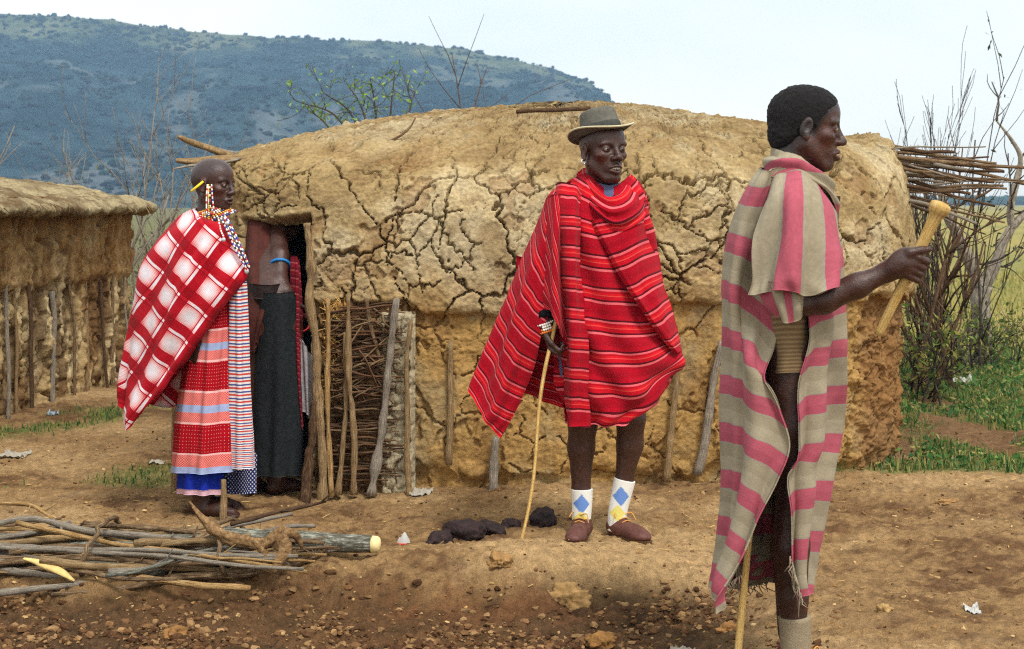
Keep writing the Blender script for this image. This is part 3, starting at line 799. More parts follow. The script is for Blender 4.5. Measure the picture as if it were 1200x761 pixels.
# roof: a thick crust of dung and grass with a ragged eave
prof = np.array([(0.00, 1.31), (0.10, 1.295), (0.20, 1.30), (0.24, 1.32), (0.235, 1.355), (0.13, 1.395), (-0.08, 1.43), (-0.35, 1.495), (-0.7, 1.565), (-1.2, 1.635), (-1.9, 1.69), (-2.6, 1.72)])
pt = np.linspace(0, len(prof) - 1, 90); pp = catmull(prof, pt)
RU, RI = np.meshgrid(lu, np.arange(len(pt)))
rd, rz = pp[:, 0][RI], pp[:, 1][RI]
rag = 0.03 * fbm(lu * 3.2, lu * 0, seed=420, octaves=4, gain=0.6)[None] * sstep(-0.2, 0.12, rd)
ox, oy = LXc[None] + NX[None] * (rd + rag), LYc[None] + NY[None] * (rd + rag)
shr = np.clip((-rd - 0.3) / 2.3, 0, 1)
ox = ox + (LCEN[0] - ox) * shr * 0.5; oy = oy + (LCEN[1] - oy) * shr * 0.5
rz = rz + 0.022 * fbm(ox * 5, oy * 5, rz * 5, seed=421, octaves=5, gain=0.66) + 0.012 * perlin(lu * 0.8, lu * 0, seed=422)[None] + 0.03 * np.abs(perlin(ox * 16, oy * 16, seed=423)) * sstep(1.33, 1.42, rz)
Vr = np.stack([ox, oy, rz], -1).reshape(-1, 3)
mm = fbm(ox * 5, oy * 5, rz * 5, seed=424, octaves=5, gain=0.65)
cr_ = np.array(srgb(118, 104, 78)) + (np.array(srgb(152, 138, 106)) - np.array(srgb(118, 104, 78))) * sstep(-0.2, 0.5, mm)[..., None]
cr_ = cr_ + (np.array(srgb(96, 72, 46)) - cr_) * (0.7 * sstep(0.1, 0.6, -mm))[..., None]
hut2_part('roof', make_mesh('roof', Vr, grid_faces(len(lu), len(pt), True), MAT_MUD, True, np.clip(cr_.reshape(-1, 3), 0.01, 1)))
SV = []
for k in range(150):
    s = rs.uniform(3.2, 8.6); dd = 0.20 + rs.uniform(-0.10, 0.07); i_ = np.argmin(np.abs(lu - s)); c = np.array((LXc[i_] + NX[i_] * dd, LYc[i_] + NY[i_] * dd, 1.345 + rs.uniform(-0.02, 0.03)))
    d = np.array((NX[i_] * rs.uniform(0, 1), NY[i_] * rs.uniform(0, 1) + rs.normal(0, 0.6), -rs.uniform(0.1, 1.0))); d /= np.linalg.norm(d); L = rs.uniform(0.02, 0.05)
    SV.append(tube([c - d * 0.03, c + d * L * 0.5, c + d * L + np.array((0, 0, -0.01))], [0.004, 0.003, 0.0015], 3))
o = hut2_part('thatch', make_mesh('thatch', *join(SV), simple_mat('dry_thatch', srgb(138, 118, 84), 0.9, 0.1, 0.4, 20), False)); o['kind'] = 'stuff'
for k, s in enumerate(np.concatenate([[3.6, 4.35, 4.7, 5.3, 5.75, 6.35, 6.9], np.array([4.05, 4.92, 5.08, 6.02, 6.6, 7.2])])):
    x, y = np.interp(s, _ls, _lc[:, 0]) + rs.uniform(0.0, 0.03), np.interp(s, _ls, _lc[:, 1])
    hut2_part('wall_pole', stick_mesh('wall_pole', wobble((x, y, 0.86 + rs.uniform(-0.1, 0.25)), (x + rs.uniform(0.01, 0.05), y + rs.uniform(-0.05, 0.05), -0.04), 5, 0.008, rs), rs.uniform(0.009, 0.019), [MAT_GREYWOOD, MAT_POLE, MAT_STICK, MAT_STICK2][k % 4], 8, 4, 0.25, 600 + k))

# ------------------------------------------------------------------ dead and green bushes
def grow(p, d, L, r, r_, level, out, up=0.15, spread=0.6, kids=3, seg=5, bend=0.22):
    """one branch as a polyline, then its side shoots"""
    pts = [np.array(p, float)]; d = np.array(d, float); d /= np.linalg.norm(d)
    for _ in range(seg):
        d = d + r_.normal(0, bend, 3) + np.array((0, 0, up)) * 0.5; d /= np.linalg.norm(d)
        pts.append(pts[-1] + d * L / seg)
    out.append((np.array(pts), np.linspace(r, r * 0.45, seg + 1), level))
    if level > 0:
        for _ in range(kids):
            i = r_.integers(1, seg + 1); f = r_.uniform(0, 1)
            q = pts[i - 1] + (pts[i] - pts[i - 1]) * f
            dd = (pts[i] - pts[i - 1]); dd /= np.linalg.norm(dd)
            s = r_.normal(0, 1, 3); s -= dd * np.dot(s, dd); s /= np.linalg.norm(s)
            grow(q, dd + s * spread * r_.uniform(0.6, 1.5), L * r_.uniform(0.4, 0.75), r * 0.55, r_, level - 1, out, up, spread, kids, max(3, seg - 1), bend)

def branches_mesh(name, out, mat, levels=None, minr=0.0022):
    parts, uvs = [], []
    for k, (p, r, lv) in enumerate(out):
        if levels is not None and lv not in levels: continue
        seg = 8 if r[0] > 0.02 else 5 if r[0] > 0.008 else 3
        V, f = tube(p, np.maximum(r, minr), seg, 0.2 if r[0] > 0.02 else 0.0, k, 2 if r[0] > 0.012 else 1)
        parts.append((V, f)); u = np.zeros((len(V), 2)); u[:, 0] = V[:, 2] * 1.0 + k * 0.7; u[:, 1] = (np.arange(len(V)) % seg) / seg; uvs.append(u)
    V, f = join(parts)
    return make_mesh(name, V, f, mat, True, uv=np.vstack(uvs))

def leaves_mesh(name, C, size, mat, seed, col=None, long=1.6):
    r_ = np.random.default_rng(seed); n = len(C)
    a = r_.normal(0, 1, (n, 3)); a /= np.linalg.norm(a, axis=1, keepdims=True)
    b = np.cross(a, r_.normal(0, 1, (n, 3))); b /= np.linalg.norm(b, axis=1, keepdims=True)
    c = np.cross(a, b)
    s = (size * r_.uniform(0.6, 1.3, n))[:, None]
    V = np.stack([C - a * s * long, C + b * s * 0.55 + c * s * 0.15, C + a * s * long, C - b * s * 0.55 + c * s * 0.15], 1).reshape(-1, 3)
    f = np.arange(n * 4).reshape(n, 4)
    return make_mesh(name, V, f, mat, True, col=None if col is None else np.repeat(col, 4, 0))

def leaf_mat(name):
    t = NT(name); c = t.attr('col', 'Color')
    t.b.inputs['Transmission Weight'].default_value = 0.0
    tr = t.n('ShaderNodeBsdfTranslucent'); t.l(c, tr.inputs[0])
    ad = t.n('ShaderNodeMixShader'); ad.inputs[0].default_value = 0.3
    t.done(c, 0.7, 0.2)
    t.l(t.b.outputs[0], ad.inputs[1]); t.l(tr.outputs[0], ad.inputs[2]); t.l(ad.outputs[0], t.out.inputs[0])
    return t.m
MAT_LEAF = leaf_mat('leaf')

def shrub(name, label, base, stems, mat, leaf=None, cat='bush', group=None, twigname='twigs'):
    """stems: list of (start px,py,Y, direction, length, radius, level, kwargs)"""
    r_ = np.random.default_rng(abs(hash(label)) % 1000 if False else sum(map(ord, label)) % 1000)
    root = empty(name, base, label, cat, group)
    out = []
    for (p, d, L, r, lv, kw) in stems: grow(p, d, L, r, r_, lv, out, **kw)
    inv = root.matrix_basis.inverted()
    top = max(o[2] for o in out)
    o = link('trunk', branches_mesh('trunk', out, mat, {top}), root); o.matrix_parent_inverse = inv
    if any(x[2] < top for x in out):
        o = link(twigname, branches_mesh(twigname, out, mat, set(range(top))), root); o.matrix_parent_inverse = inv
    if leaf:
        per, size, cols, spread, lvls = leaf
        C = []
        for p, r, lv in out:
            if lv in lvls:
                k = r_.integers(max(1, per // 2), per + 1)
                i = r_.integers(0, len(p), k); C.append(p[i] + r_.normal(0, spread, (k, 3)))
        if C:
            C = np.vstack(C); cc = np.array(cols)[r_.integers(0, len(cols), len(C))] * r_.uniform(0.7, 1.3, (len(C), 1))
            o = link('crown', leaves_mesh('crown', C, size, MAT_LEAF, 3, cc), root); o.matrix_parent_inverse = inv
    return root

def gbase(px, Y): 
    x = (px - 600) * Y / F
    return np.array((x, Y, float(gz(x, Y))))

# forked dead tree right of the hut
tr = empty('dead_tree', gbase(1147, 13.8), 'forked grey dead tree right of the hut', 'tree')
Yt = 13.8
tp = [gbase(1147, Yt) - np.array((0, 0, .05)), P(1150, 380, Yt), P(1149, 350, Yt), P(1152, 335, Yt)]
brs = [([*tp], [0.11, 0.085, 0.08, 0.08]),
       ([P(1151, 340, Yt), P(1138, 310, Yt), P(1122, 275, Yt), P(1108, 245, Yt), P(1098, 205, Yt)], [0.07, 0.06, 0.05, 0.04, 0.02]),
       ([P(1152, 340, Yt), P(1166, 310, Yt), P(1178, 280, Yt), P(1190, 262, Yt), P(1212, 240, Yt)], [0.06, 0.05, 0.042, 0.035, 0.02]),
       ([P(1186, 268, Yt), P(1184, 245, Yt), P(1192, 210, Yt), P(1196, 185, Yt), P(1186, 165, Yt), P(1168, 142, Yt)], [0.035, 0.03, 0.028, 0.022, 0.016, 0.008])]
V_, F_ = join([tube(p, r, 9, 0.2, i, 4) for i, (p, r) in enumerate(brs)])
uv_ = np.stack([V_[:, 2], V_[:, 0] * 4], 1)
o = link('trunk', make_mesh('trunk', V_, F_, MAT_GREYWOOD, True, uv=uv_), tr); o.matrix_parent_inverse = tr.matrix_basis.inverted()
out = []; r_ = np.random.default_rng(91)
for p, r in brs[1:]:
    for k in range(4):
        q = p[r_.integers(1, len(p))]; grow(q, r_.normal(0, 0.8, 3) + np.array((0.2, 0, 0.5)), r_.uniform(0.25, 0.6), 0.012, r_, 1, out, kids=3)
o = link('twigs', branches_mesh('twigs', out, MAT_DARKTWIG, None, 0.003), tr); o.matrix_parent_inverse = tr.matrix_basis.inverted()

shrub('dead_bush', 'tangle of leaning bare grey stems at the hut\'s right end', gbase(1085, 12.0),
      [(gbase(px, Y), (dx, 0, 1), L, r, 2, dict(spread=0.5, kids=4, bend=0.16, up=0.1)) for px, Y, dx, L, r in
       [(1066, 12.0, 0.1, 1.1, 0.022), (1085, 11.6, -0.1, 1.1, 0.03), (1104, 12.2, -0.2, 1.1, 0.028), (1095, 11.2, 0.25, 1.2, 0.016), (1070, 11.4, 0.3, 1.3, 0.018), (1118, 11.8, -0.5, 1.0, 0.026)]], MAT_STICK2)
shrub('dead_bush', 'tall thin dark twiggy bush rising above the jutting roof sticks', gbase(1085, 13.0),
      [(gbase(px, 13.0 + dy), (dx, 0, 1), L, 0.011, 3, dict(spread=0.17, kids=4, bend=0.09, up=0.2)) for px, dy, dx, L in
       [(1074, 0.2, -0.01, 1.25), (1080, 0, 0.01, 1.3), (1085, 0.3, 0.0, 1.35), (1091, -0.2, 0.02, 1.2), (1068, 0.1, -0.06, 1.1), (1098, 0, 0.03, 1.15)]], MAT_DARKTWIG)
shrub('leafy_sapling', 'thin sapling with few dark leaves right of the twiggy bush', gbase(1148, 13.2),
      [(gbase(1148, 13.2), (0.0, 0, 1), 1.9, 0.014, 2, dict(spread=0.4, kids=4, bend=0.08)), (gbase(1140, 13.2), (-0.05, 0, 1), 1.6, 0.012, 1, dict(spread=0.4, kids=4, bend=0.08))], MAT_DARKTWIG,
      leaf=(5, 0.020, [srgb(70, 78, 62), srgb(88, 92, 70)], 0.03, {0, 1}))
GREENS = [srgb(92, 112, 50), srgb(112, 128, 58), srgb(146, 144, 70), srgb(78, 100, 50), srgb(166, 156, 82)]
for k, (px, Y, L, lab, ns) in enumerate([(1075, 11.2, 0.55, 'low leafy green bush at the foot of the grey stems', 7), (1124, 12.6, 0.42, 'green bush at the base of the forked dead tree', 6), (1168, 13.6, 0.40, 'small round green bush right of the dead tree', 10)]):
    r_ = np.random.default_rng(70 + k)
    shrub('green_bush', lab, gbase(px, Y), [(gbase(px, Y) + np.array((r_.normal(0, 0.14), r_.normal(0, 0.14), 0)), (r_.normal(0, 0.5), r_.normal(0, 0.5), 1), L * r_.uniform(0.7, 1.2), 0.010, 2, dict(spread=0.6, kids=4)) for _ in range(ns)], MAT_DARKTWIG,
          leaf=(4, 0.018, GREENS[:4 if k else 5], 0.05, {0, 1, 2}), group='green bushes by the dead tree')
# beyond the roof
lb = empty('leafy_bush', gbase(440, 14.0), 'bright green feathery bush showing above the hut roof', 'bush')
r_ = np.random.default_rng(17); stems, twg = [], []
for pl in ([(440, 330), (425, 200), (395, 138), (348, 119)], [(442, 330), (432, 200), (412, 135), (378, 108)], [(445, 330), (440, 200), (425, 130), (405, 96)], [(447, 330), (446, 200), (440, 130), (434, 92)], [(450, 330), (455, 200), (458, 130), (463, 84)], [(438, 330), (415, 210), (385, 150), (360, 128)], [(452, 330), (470, 200), (480, 130), (486, 108)]):
    pts = catmull(np.array([P(a, b, 14.0 + r_.normal(0, 0.08)) for a, b in pl]), np.linspace(0, 3, 14)); stems.append((pts, np.linspace(0.018, 0.004, 14), 2))
    for i_ in range(6, 14):
        for _ in range(1): grow(pts[i_], r_.normal(0, 0.7, 3) + np.array((-0.3, 0, 0.5)), r_.uniform(0.12, 0.32), 0.004, r_, 1, twg, kids=2, spread=0.7, bend=0.15)
for nm, oo in (('trunk', stems), ('twigs', twg)):
    o = link(nm, branches_mesh(nm, oo, MAT_DARKTWIG), lb); o.matrix_parent_inverse = lb.matrix_basis.inverted()
C_ = np.vstack([p[r_.integers(0, len(p), 3)] + r_.normal(0, 0.025, (3, 3)) for p, _, _ in twg]); cc = np.array([srgb(126, 160, 70), srgb(104, 140, 66), srgb(150, 178, 84)])[r_.integers(0, 3, len(C_))] * r_.uniform(0.7, 1.3, (len(C_), 1))
o = link('crown', leaves_mesh('crown', C_, 0.015, MAT_LEAF, 3, cc), lb); o.matrix_parent_inverse = lb.matrix_basis.inverted()
shrub('dead_bush', 'bare branches poking above the roof left of the hat', gbase(580, 14.5),
      [(gbase(px, 14.5), (dx, 0, 1), L, 0.016, 2, dict(spread=0.5, kids=3, bend=0.09, up=0.08)) for px, dx, L in [(562, -0.16, 1.95), (575, 0.0, 1.85), (606, 0.10, 1.95), (618, 0.05, 1.7)]], MAT_STICK2)
shrub('dead_bush', 'bare thorny thicket between the left hut and the standing woman', gbase(160, 14.5),
      [(gbase(px, 14.5 + dy), (dx, 0, 1), L, 0.018, 3, dict(spread=0.5, kids=3, bend=0.12)) for px, dy, dx, L in [(100, 1.0, -0.1, 1.25), (125, 0.8, 0.1, 1.35), (150, 0, -0.1, 1.5), (165, 0.2, 0.2, 1.5), (178, 0, 0, 1.3), (195, 0.4, -0.2, 1.5), (212, 0.2, 0.1, 1.2), (228, 0.3, 0.2, 1.1), (170, -0.3, -0.3, 1.0), (185, -0.4, 0.3, 1.0), (205, -0.2, -0.1, 0.9)]], MAT_GREYWOOD)
shrub('dead_bush', 'bare grey branch at the left edge above the roof', gbase(-30, 16.0),
      [(gbase(-30, 16.0), (0.06, 0, 1), 1.5, 0.020, 2, dict(spread=0.6, kids=3, bend=0.14)), (gbase(-20, 16.0), (0.05, 0, 1), 1.4, 0.018, 2, dict(spread=0.6, kids=3, bend=0.14))], MAT_GREYWOOD)
shrub('green_bush', 'grey green bush low behind the left hut\'s corner', gbase(190, 16.5), [(gbase(190 + 12 * k - 40, 16.5), (rs.normal(0, .3), rs.normal(0, .3), 1), 1.0, 0.012, 2, dict(spread=0.6, kids=4)) for k in range(8)], MAT_GREYWOOD,
      leaf=(5, 0.022, [srgb(92, 100, 74), srgb(112, 112, 84), srgb(74, 84, 62)], 0.08, {0, 1}), group=None)

# ------------------------------------------------------------------ ground cover: grass, clods, straw
def scatter(n, x0, x1, y0, y1, f, seed):
    r_ = np.random.default_rng(seed)
    x = r_.uniform(x0, x1, n); y = r_.uniform(y0, y1, n)
    k = r_.uniform(0, 1, n) < f(x, y)
    return x[k], y[k], r_
def grass_mesh(name, x, y, r_, h, w, cols):
    n = len(x); z = gz(x, y)
    a = r_.uniform(0, 6.28, n); L = h * r_.uniform(0.4, 1.3, n); bend = r_.uniform(0.1, 0.9, n) * L
    dx, dy = np.cos(a), np.sin(a); px, py = -dy, dx; ww = w * r_.uniform(0.6, 1.4, n)
    b = np.stack([x, y, z - 0.005], 1); m = b + np.stack([dx * bend * 0.3, dy * bend * 0.3, L * 0.6], 1); tp = b + np.stack([dx * bend, dy * bend, L * 0.95], 1)
    s = np.stack([px * ww, py * ww, 0 * ww], 1)
    V = np.stack([b - s, b + s, m + s * 0.7, m - s * 0.7, tp], 1).reshape(-1, 3)
    k = (np.arange(n) * 5)[:, None]
    q = k + np.array([[0, 1, 2, 3]]); t3 = k + np.array([[3, 2, 4]])
    cc = np.array(cols)[r_.integers(0, len(cols), n)] * r_.uniform(0.7, 1.35, (n, 1))
    return make_mesh(name, V, [q, t3], MAT_LEAF, True, col=np.repeat(cc, 5, 0))
GR = [srgb(54, 96, 46), srgb(70, 116, 54), srgb(96, 124, 58), srgb(132, 136, 74), srgb(48, 90, 52), srgb(154, 142, 86)]
x, y, r_ = scatter(52000, 1.5, 5.2, 8.1, 15.5, lambda x, y: grass_zone(x, y) * sstep(0.50, 0.30, np.abs(x / y - 0.02) - 0.02), 81)
o = link('grass', grass_mesh('grass', x, y, r_, 0.055, 0.0035, GR)); tag(o, 'short green grass in patches right of the hut', 'grass', kind='stuff')
x, y, r_ = scatter(26000, -4.2, -1.2, 7.6, 13.5, lambda x, y: grass_zone(x, y) * (x / y > -0.34), 82)
o = link('grass', grass_mesh('grass', x, y, r_, 0.040, 0.003, GR)); tag(o, 'thin green grass by the left hut and behind the woman', 'grass', kind='stuff')
x, y, r_ = scatter(26000, 3.0, 16, 13.5, 32, lambda x, y: 0.9 * sstep(0.2, 0.24, x / y) * sstep(0.36, 0.33, x / y), 83)
o = link('grass', grass_mesh('grass', x, y, r_, 0.10, 0.008, [srgb(150, 144, 76), srgb(128, 132, 66), srgb(168, 156, 92)])); tag(o, 'pale yellow grass of the open field on the right', 'grass', kind='stuff')

x, y, r_ = scatter(2600, 1.55, 4.6, 8.3, 14.5, lambda x, y: grass_zone(x, y) * (np.abs(x / y) < 0.36), 84)
C_ = np.repeat(np.stack([x, y, gz(x, y)], 1), 4, 0) + r_.normal(0, 1, (4 * len(x), 3)) * np.array((0.03, 0.03, 0.015)) + np.array((0, 0, 0.03))
cc = np.array(GR)[r_.integers(0, len(GR), len(C_))] * r_.uniform(0.7, 1.4, (len(C_), 1))
o = link('weeds', leaves_mesh('weeds', C_, 0.016, MAT_LEAF, 8, cc)); tag(o, 'low leafy weeds among the grass right of the hut', 'weeds', kind='stuff')

def clod_field(name, n, f, rlo, rhi, seed, y0=4.6, y1=9.5, col=None):
    x, y, r_ = scatter(n, -3.4, 3.4, y0, y1, lambda x, y: f(x, y) * (np.abs(x) < 0.36 * y), seed)
    R = rlo + (rhi - rlo) * r_.uniform(0, 1, len(x)) ** 3.2
    C_ = np.stack([x, y, gz(x, y) + R * 0.12], 1)
    V, f_ = blobs(C_, np.stack([R * r_.uniform(0.8, 1.4, len(x)), R * r_.uniform(0.8, 1.4, len(x)), R * r_.uniform(0.5, 0.9, len(x))], 1), seed + 1, 0.42)
    base = np.array(col)[r_.integers(0, len(col), len(x))] * r_.uniform(0.7, 1.25, (len(x), 1))
    return make_mesh(name, V, f_, MAT_CLOD, False, np.repeat(base, 12, 0))
MAT_CLOD = attr_mat('earth_clod', 0.97, 0.1, 0.30, 90.0, 0.6, 0.006)
EARTH = [srgb(118, 88, 58), srgb(98, 70, 45), srgb(142, 112, 76), srgb(80, 55, 36)]
LIGHT = [srgb(170, 140, 94), srgb(158, 126, 80), srgb(184, 156, 110), srgb(140, 106, 64)]
o = link('earth_clods', clod_field('earth_clods', 62000, lambda x, y: dig_mask(x, y) * (0.08 + 0.92 * sstep(-0.2, 0.45, fbm(x * 2, y * 2, seed=7))), 0.0028, 0.017, 85, 4.8, 6.2, EARTH)); tag(o, 'loose crumbly clods of dug brown soil in front', 'soil', kind='stuff')
o = link('pebbles', clod_field('pebbles', 19000, lambda x, y: 0.25 + 0.6 * sstep(0.0, 0.5, fbm(x * 1.5, y * 1.5, seed=77)), 0.0018, 0.010, 87, 4.8, 9.8, LIGHT + EARTH)); tag(o, 'small crumbs of earth and pebbles strewn over the yard', 'pebbles', kind='stuff')
x, y, r_ = scatter(3000, -3.4, 3.4, 4.8, 9.5, lambda x, y: (0.05 + 0.6 * sstep(0.0, 0.5, fbm(x * 1.8, y * 1.8, seed=97))) * (np.abs(x) < 0.36 * y), 89)
SV = []
for k in range(len(x)):
    a = r_.uniform(0, 6.28); L = r_.uniform(0.008, 0.05); c = np.array((x[k], y[k], float(gz(x[k], y[k])) + 0.006)); d = np.array((math.cos(a), math.sin(a), r_.normal(0, 0.15)))
    SV.append(tube([c - d * L * 0.5, c + d * L * 0.5], [r_.uniform(0.0012, 0.003)] * 2, 3))
V_, F_ = join(SV)
o = link('straw_litter', make_mesh('straw_litter', V_, F_, simple_mat('dull_straw', srgb(176, 146, 94), 0.85, 0.15, 0.45, 6), False)); tag(o, 'bits of pale straw and twig scattered on the ground', 'straw', kind='stuff')

# ------------------------------------------------------------------ haze
hz = NT('haze_air')
hz.t.nodes.remove(hz.b)
pv = hz.n('ShaderNodeVolumePrincipled')
pv.inputs['Color'].default_value = (0.42, 0.68, 1.0, 1)
pv.inputs['Density'].default_value = 0.00046
pv.inputs['Anisotropy'].default_value = 0.0
hz.l(pv.outputs[0], hz.out.inputs['Volume'])
bx = np.array([(x, y, z) for x in (-1000, 1000) for y in (-40, 1160) for z in (-2.0, 150)], float)
bf = np.array([(0, 1, 3, 2), (4, 6, 7, 5), (0, 4, 5, 1), (2, 3, 7, 6), (0, 2, 6, 4), (1, 5, 7, 3)])
o = link('haze', make_mesh('haze', bx, bf, hz.m, False)); tag(o, 'bluish haze over the valley', 'haze', kind='stuff')

# ------------------------------------------------------------------ people: bodies grown from smoothly merged volumes
def rot_cols(f, u=(0, 0, 1)):
    f = np.asarray(f, float); f /= np.linalg.norm(f)
    u = np.asarray(u, float); l = np.cross(u, f); l /= np.linalg.norm(l); u2 = np.cross(f, l)
    return np.stack([f, l, u2], 1)

class Body:
    """a list of rounded volumes; mesh() turns them into one surface"""
    def __init__(self): self.p = []
    def cap(self, a, b, ra, rb, k=0.02, op='u'):
        self.p.append(('cap', np.asarray(a, float), np.asarray(b, float), float(ra), float(rb), k, op)); return self
    def chain(self, pts, rs_, k=0.02):
        for i in range(len(pts) - 1): self.cap(pts[i], pts[i + 1], rs_[i], rs_[i + 1], k)
        return self
    def ell(self, c, r, R=None, k=0.02, op='u'):
        self.p.append(('ell', np.asarray(c, float), np.asarray(r, float), np.eye(3) if R is None else R, None, k, op)); return self
    def bounds(self):
        lo, hi = [], []
        for q in self.p:
            if q[6] != 'u': continue
            if q[0] == 'cap':
                r = max(q[3], q[4]); lo.append(np.minimum(q[1], q[2]) - r); hi.append(np.maximum(q[1], q[2]) + r)
            else:
                r = max(q[2]); lo.append(q[1] - r); hi.append(q[1] + r)
        return np.min(lo, 0), np.max(hi, 0)
    def mesh(self, h, post=None):
        lo, hi = self.bounds(); lo -= 0.03; hi += 0.03
        n = np.ceil((hi - lo) / h).astype(int) + 1
        D = np.full(n, 0.5, np.float32)
        ax = [(lo[i] + h * np.arange(n[i])).astype(np.float32) for i in range(3)]
        for q in self.p:
            k = q[5]; m = k + 2.5 * h
            if q[0] == 'cap':
                r = max(q[3], q[4]); a, b = np.minimum(q[1], q[2]) - r - m, np.maximum(q[1], q[2]) + r + m
            else:
                e = np.abs(q[3]) @ q[2]; a, b = q[1] - e - m, q[1] + e + m
            i0 = np.clip(np.floor((a - lo) / h).astype(int), 0, n); i1 = np.clip(np.ceil((b - lo) / h).astype(int) + 1, 0, n)
            if np.any(i1 <= i0): continue
            sl = tuple(slice(i0[i], i1[i]) for i in range(3))
            X, Y, Z = np.meshgrid(ax[0][sl[0]], ax[1][sl[1]], ax[2][sl[2]], indexing='ij')
            if q[0] == 'cap':
                ba = q[2] - q[1]; L = max(float(ba @ ba), 1e-12)
                t = np.clip(((X - q[1][0]) * ba[0] + (Y - q[1][1]) * ba[1] + (Z - q[1][2]) * ba[2]) / L, 0, 1)
                d = np.sqrt((X - q[1][0] - ba[0] * t) ** 2 + (Y - q[1][1] - ba[1] * t) ** 2 + (Z - q[1][2] - ba[2] * t) ** 2) - (q[3] + (q[4] - q[3]) * t)
            else:
                R, r = q[3], q[2]
                dx, dy, dz = X - q[1][0], Y - q[1][1], Z - q[1][2]
                k0 = 0; k1 = 0
                for c in range(3):
                    v = (dx * R[0, c] + dy * R[1, c] + dz * R[2, c]) / r[c]
                    k0 = k0 + v * v; k1 = k1 + (v / r[c]) ** 2
                k0 = np.sqrt(k0); d = k0 * (k0 - 1) / np.maximum(np.sqrt(k1), 1e-6)
            A = D[sl]
            if q[6] == 'u':
                hh = np.clip(0.5 + 0.5 * (A - d) / k, 0, 1) if k > 0 else (A > d).astype(np.float32)
                D[sl] = A * (1 - hh) + d * hh - k * hh * (1 - hh)
            else:
                hh = np.clip(0.5 - 0.5 * (A + d) / k, 0, 1)
                D[sl] = A * (1 - hh) + (-d) * hh + k * hh * (1 - hh)
        if post is not None:
            X, Y, Z = np.meshgrid(*ax, indexing='ij'); D = post(D, X, Y, Z)
        return surface_nets(D, lo, h)

def surface_nets(D, lo, h):
    ins = D < 0
    nx, ny, nz = D.shape
    c = [D[i:nx - 1 + i, j:ny - 1 + j, k:nz - 1 + k] for i in (0, 1) for j in (0, 1) for k in (0, 1)]
    s = sum((x < 0).astype(np.int8) for x in c)
    act = (s > 0) & (s < 8)
    idx = np.full(act.shape, -1, np.int32); I = np.argwhere(act); idx[act] = np.arange(len(I))
    cv = np.stack([x[act] for x in c], 1).astype(np.float64)
    off = np.array([(i, j, k) for i in (0, 1) for j in (0, 1) for k in (0, 1)], float)
    acc = np.zeros((len(I), 3)); cnt = np.zeros(len(I))
    for a in range(8):
        for b in range(a + 1, 8):
            if np.abs(off[a] - off[b]).sum() != 1: continue
            m = (cv[:, a] < 0) != (cv[:, b] < 0)
            t = cv[m, a] / (cv[m, a] - cv[m, b])
            acc[m] += off[a] + (off[b] - off[a]) * t[:, None]; cnt[m] += 1
    V = lo + h * (I + acc / cnt[:, None])
    Q = []
    for axis in range(3):
        A = [slice(None)] * 3; B = [slice(None)] * 3; A[axis] = slice(0, -1); B[axis] = slice(1, None)
        ch = ins[tuple(A)] != ins[tuple(B)]
        o1, o2 = [(1, 2), (2, 0), (0, 1)][axis]
        E = np.argwhere(ch)
        E = E[(E[:, o1] > 0) & (E[:, o2] > 0) & (E[:, o1] < D.shape[o1] - 1) & (E[:, o2] < D.shape[o2] - 1)]
        fl = ins[tuple(A)][tuple(E.T)]
        def g(d1, d2):
            T = E.copy(); T[:, o1] -= d1; T[:, o2] -= d2
            return idx[tuple(T.T)]
        q = np.stack([g(1, 1), g(0, 1), g(0, 0), g(1, 0)], 1)
        q[~fl] = q[~fl][:, ::-1]
        Q.append(q)
    Q = np.vstack(Q); Q = Q[(Q >= 0).all(1)]
    return V, Q

def relax(V, Q, n=1, w=0.4):
    for _ in range(n):
        acc = np.zeros_like(V); cnt = np.zeros(len(V))
        for a, b in ((0, 1), (1, 2), (2, 3), (3, 0)):
            np.add.at(acc, Q[:, a], V[Q[:, b]]); np.add.at(cnt, Q[:, a], 1)
            np.add.at(acc, Q[:, b], V[Q[:, a]]); np.add.at(cnt, Q[:, b], 1)
        V = V + w * (acc / np.maximum(cnt, 1)[:, None] - V)
    return V

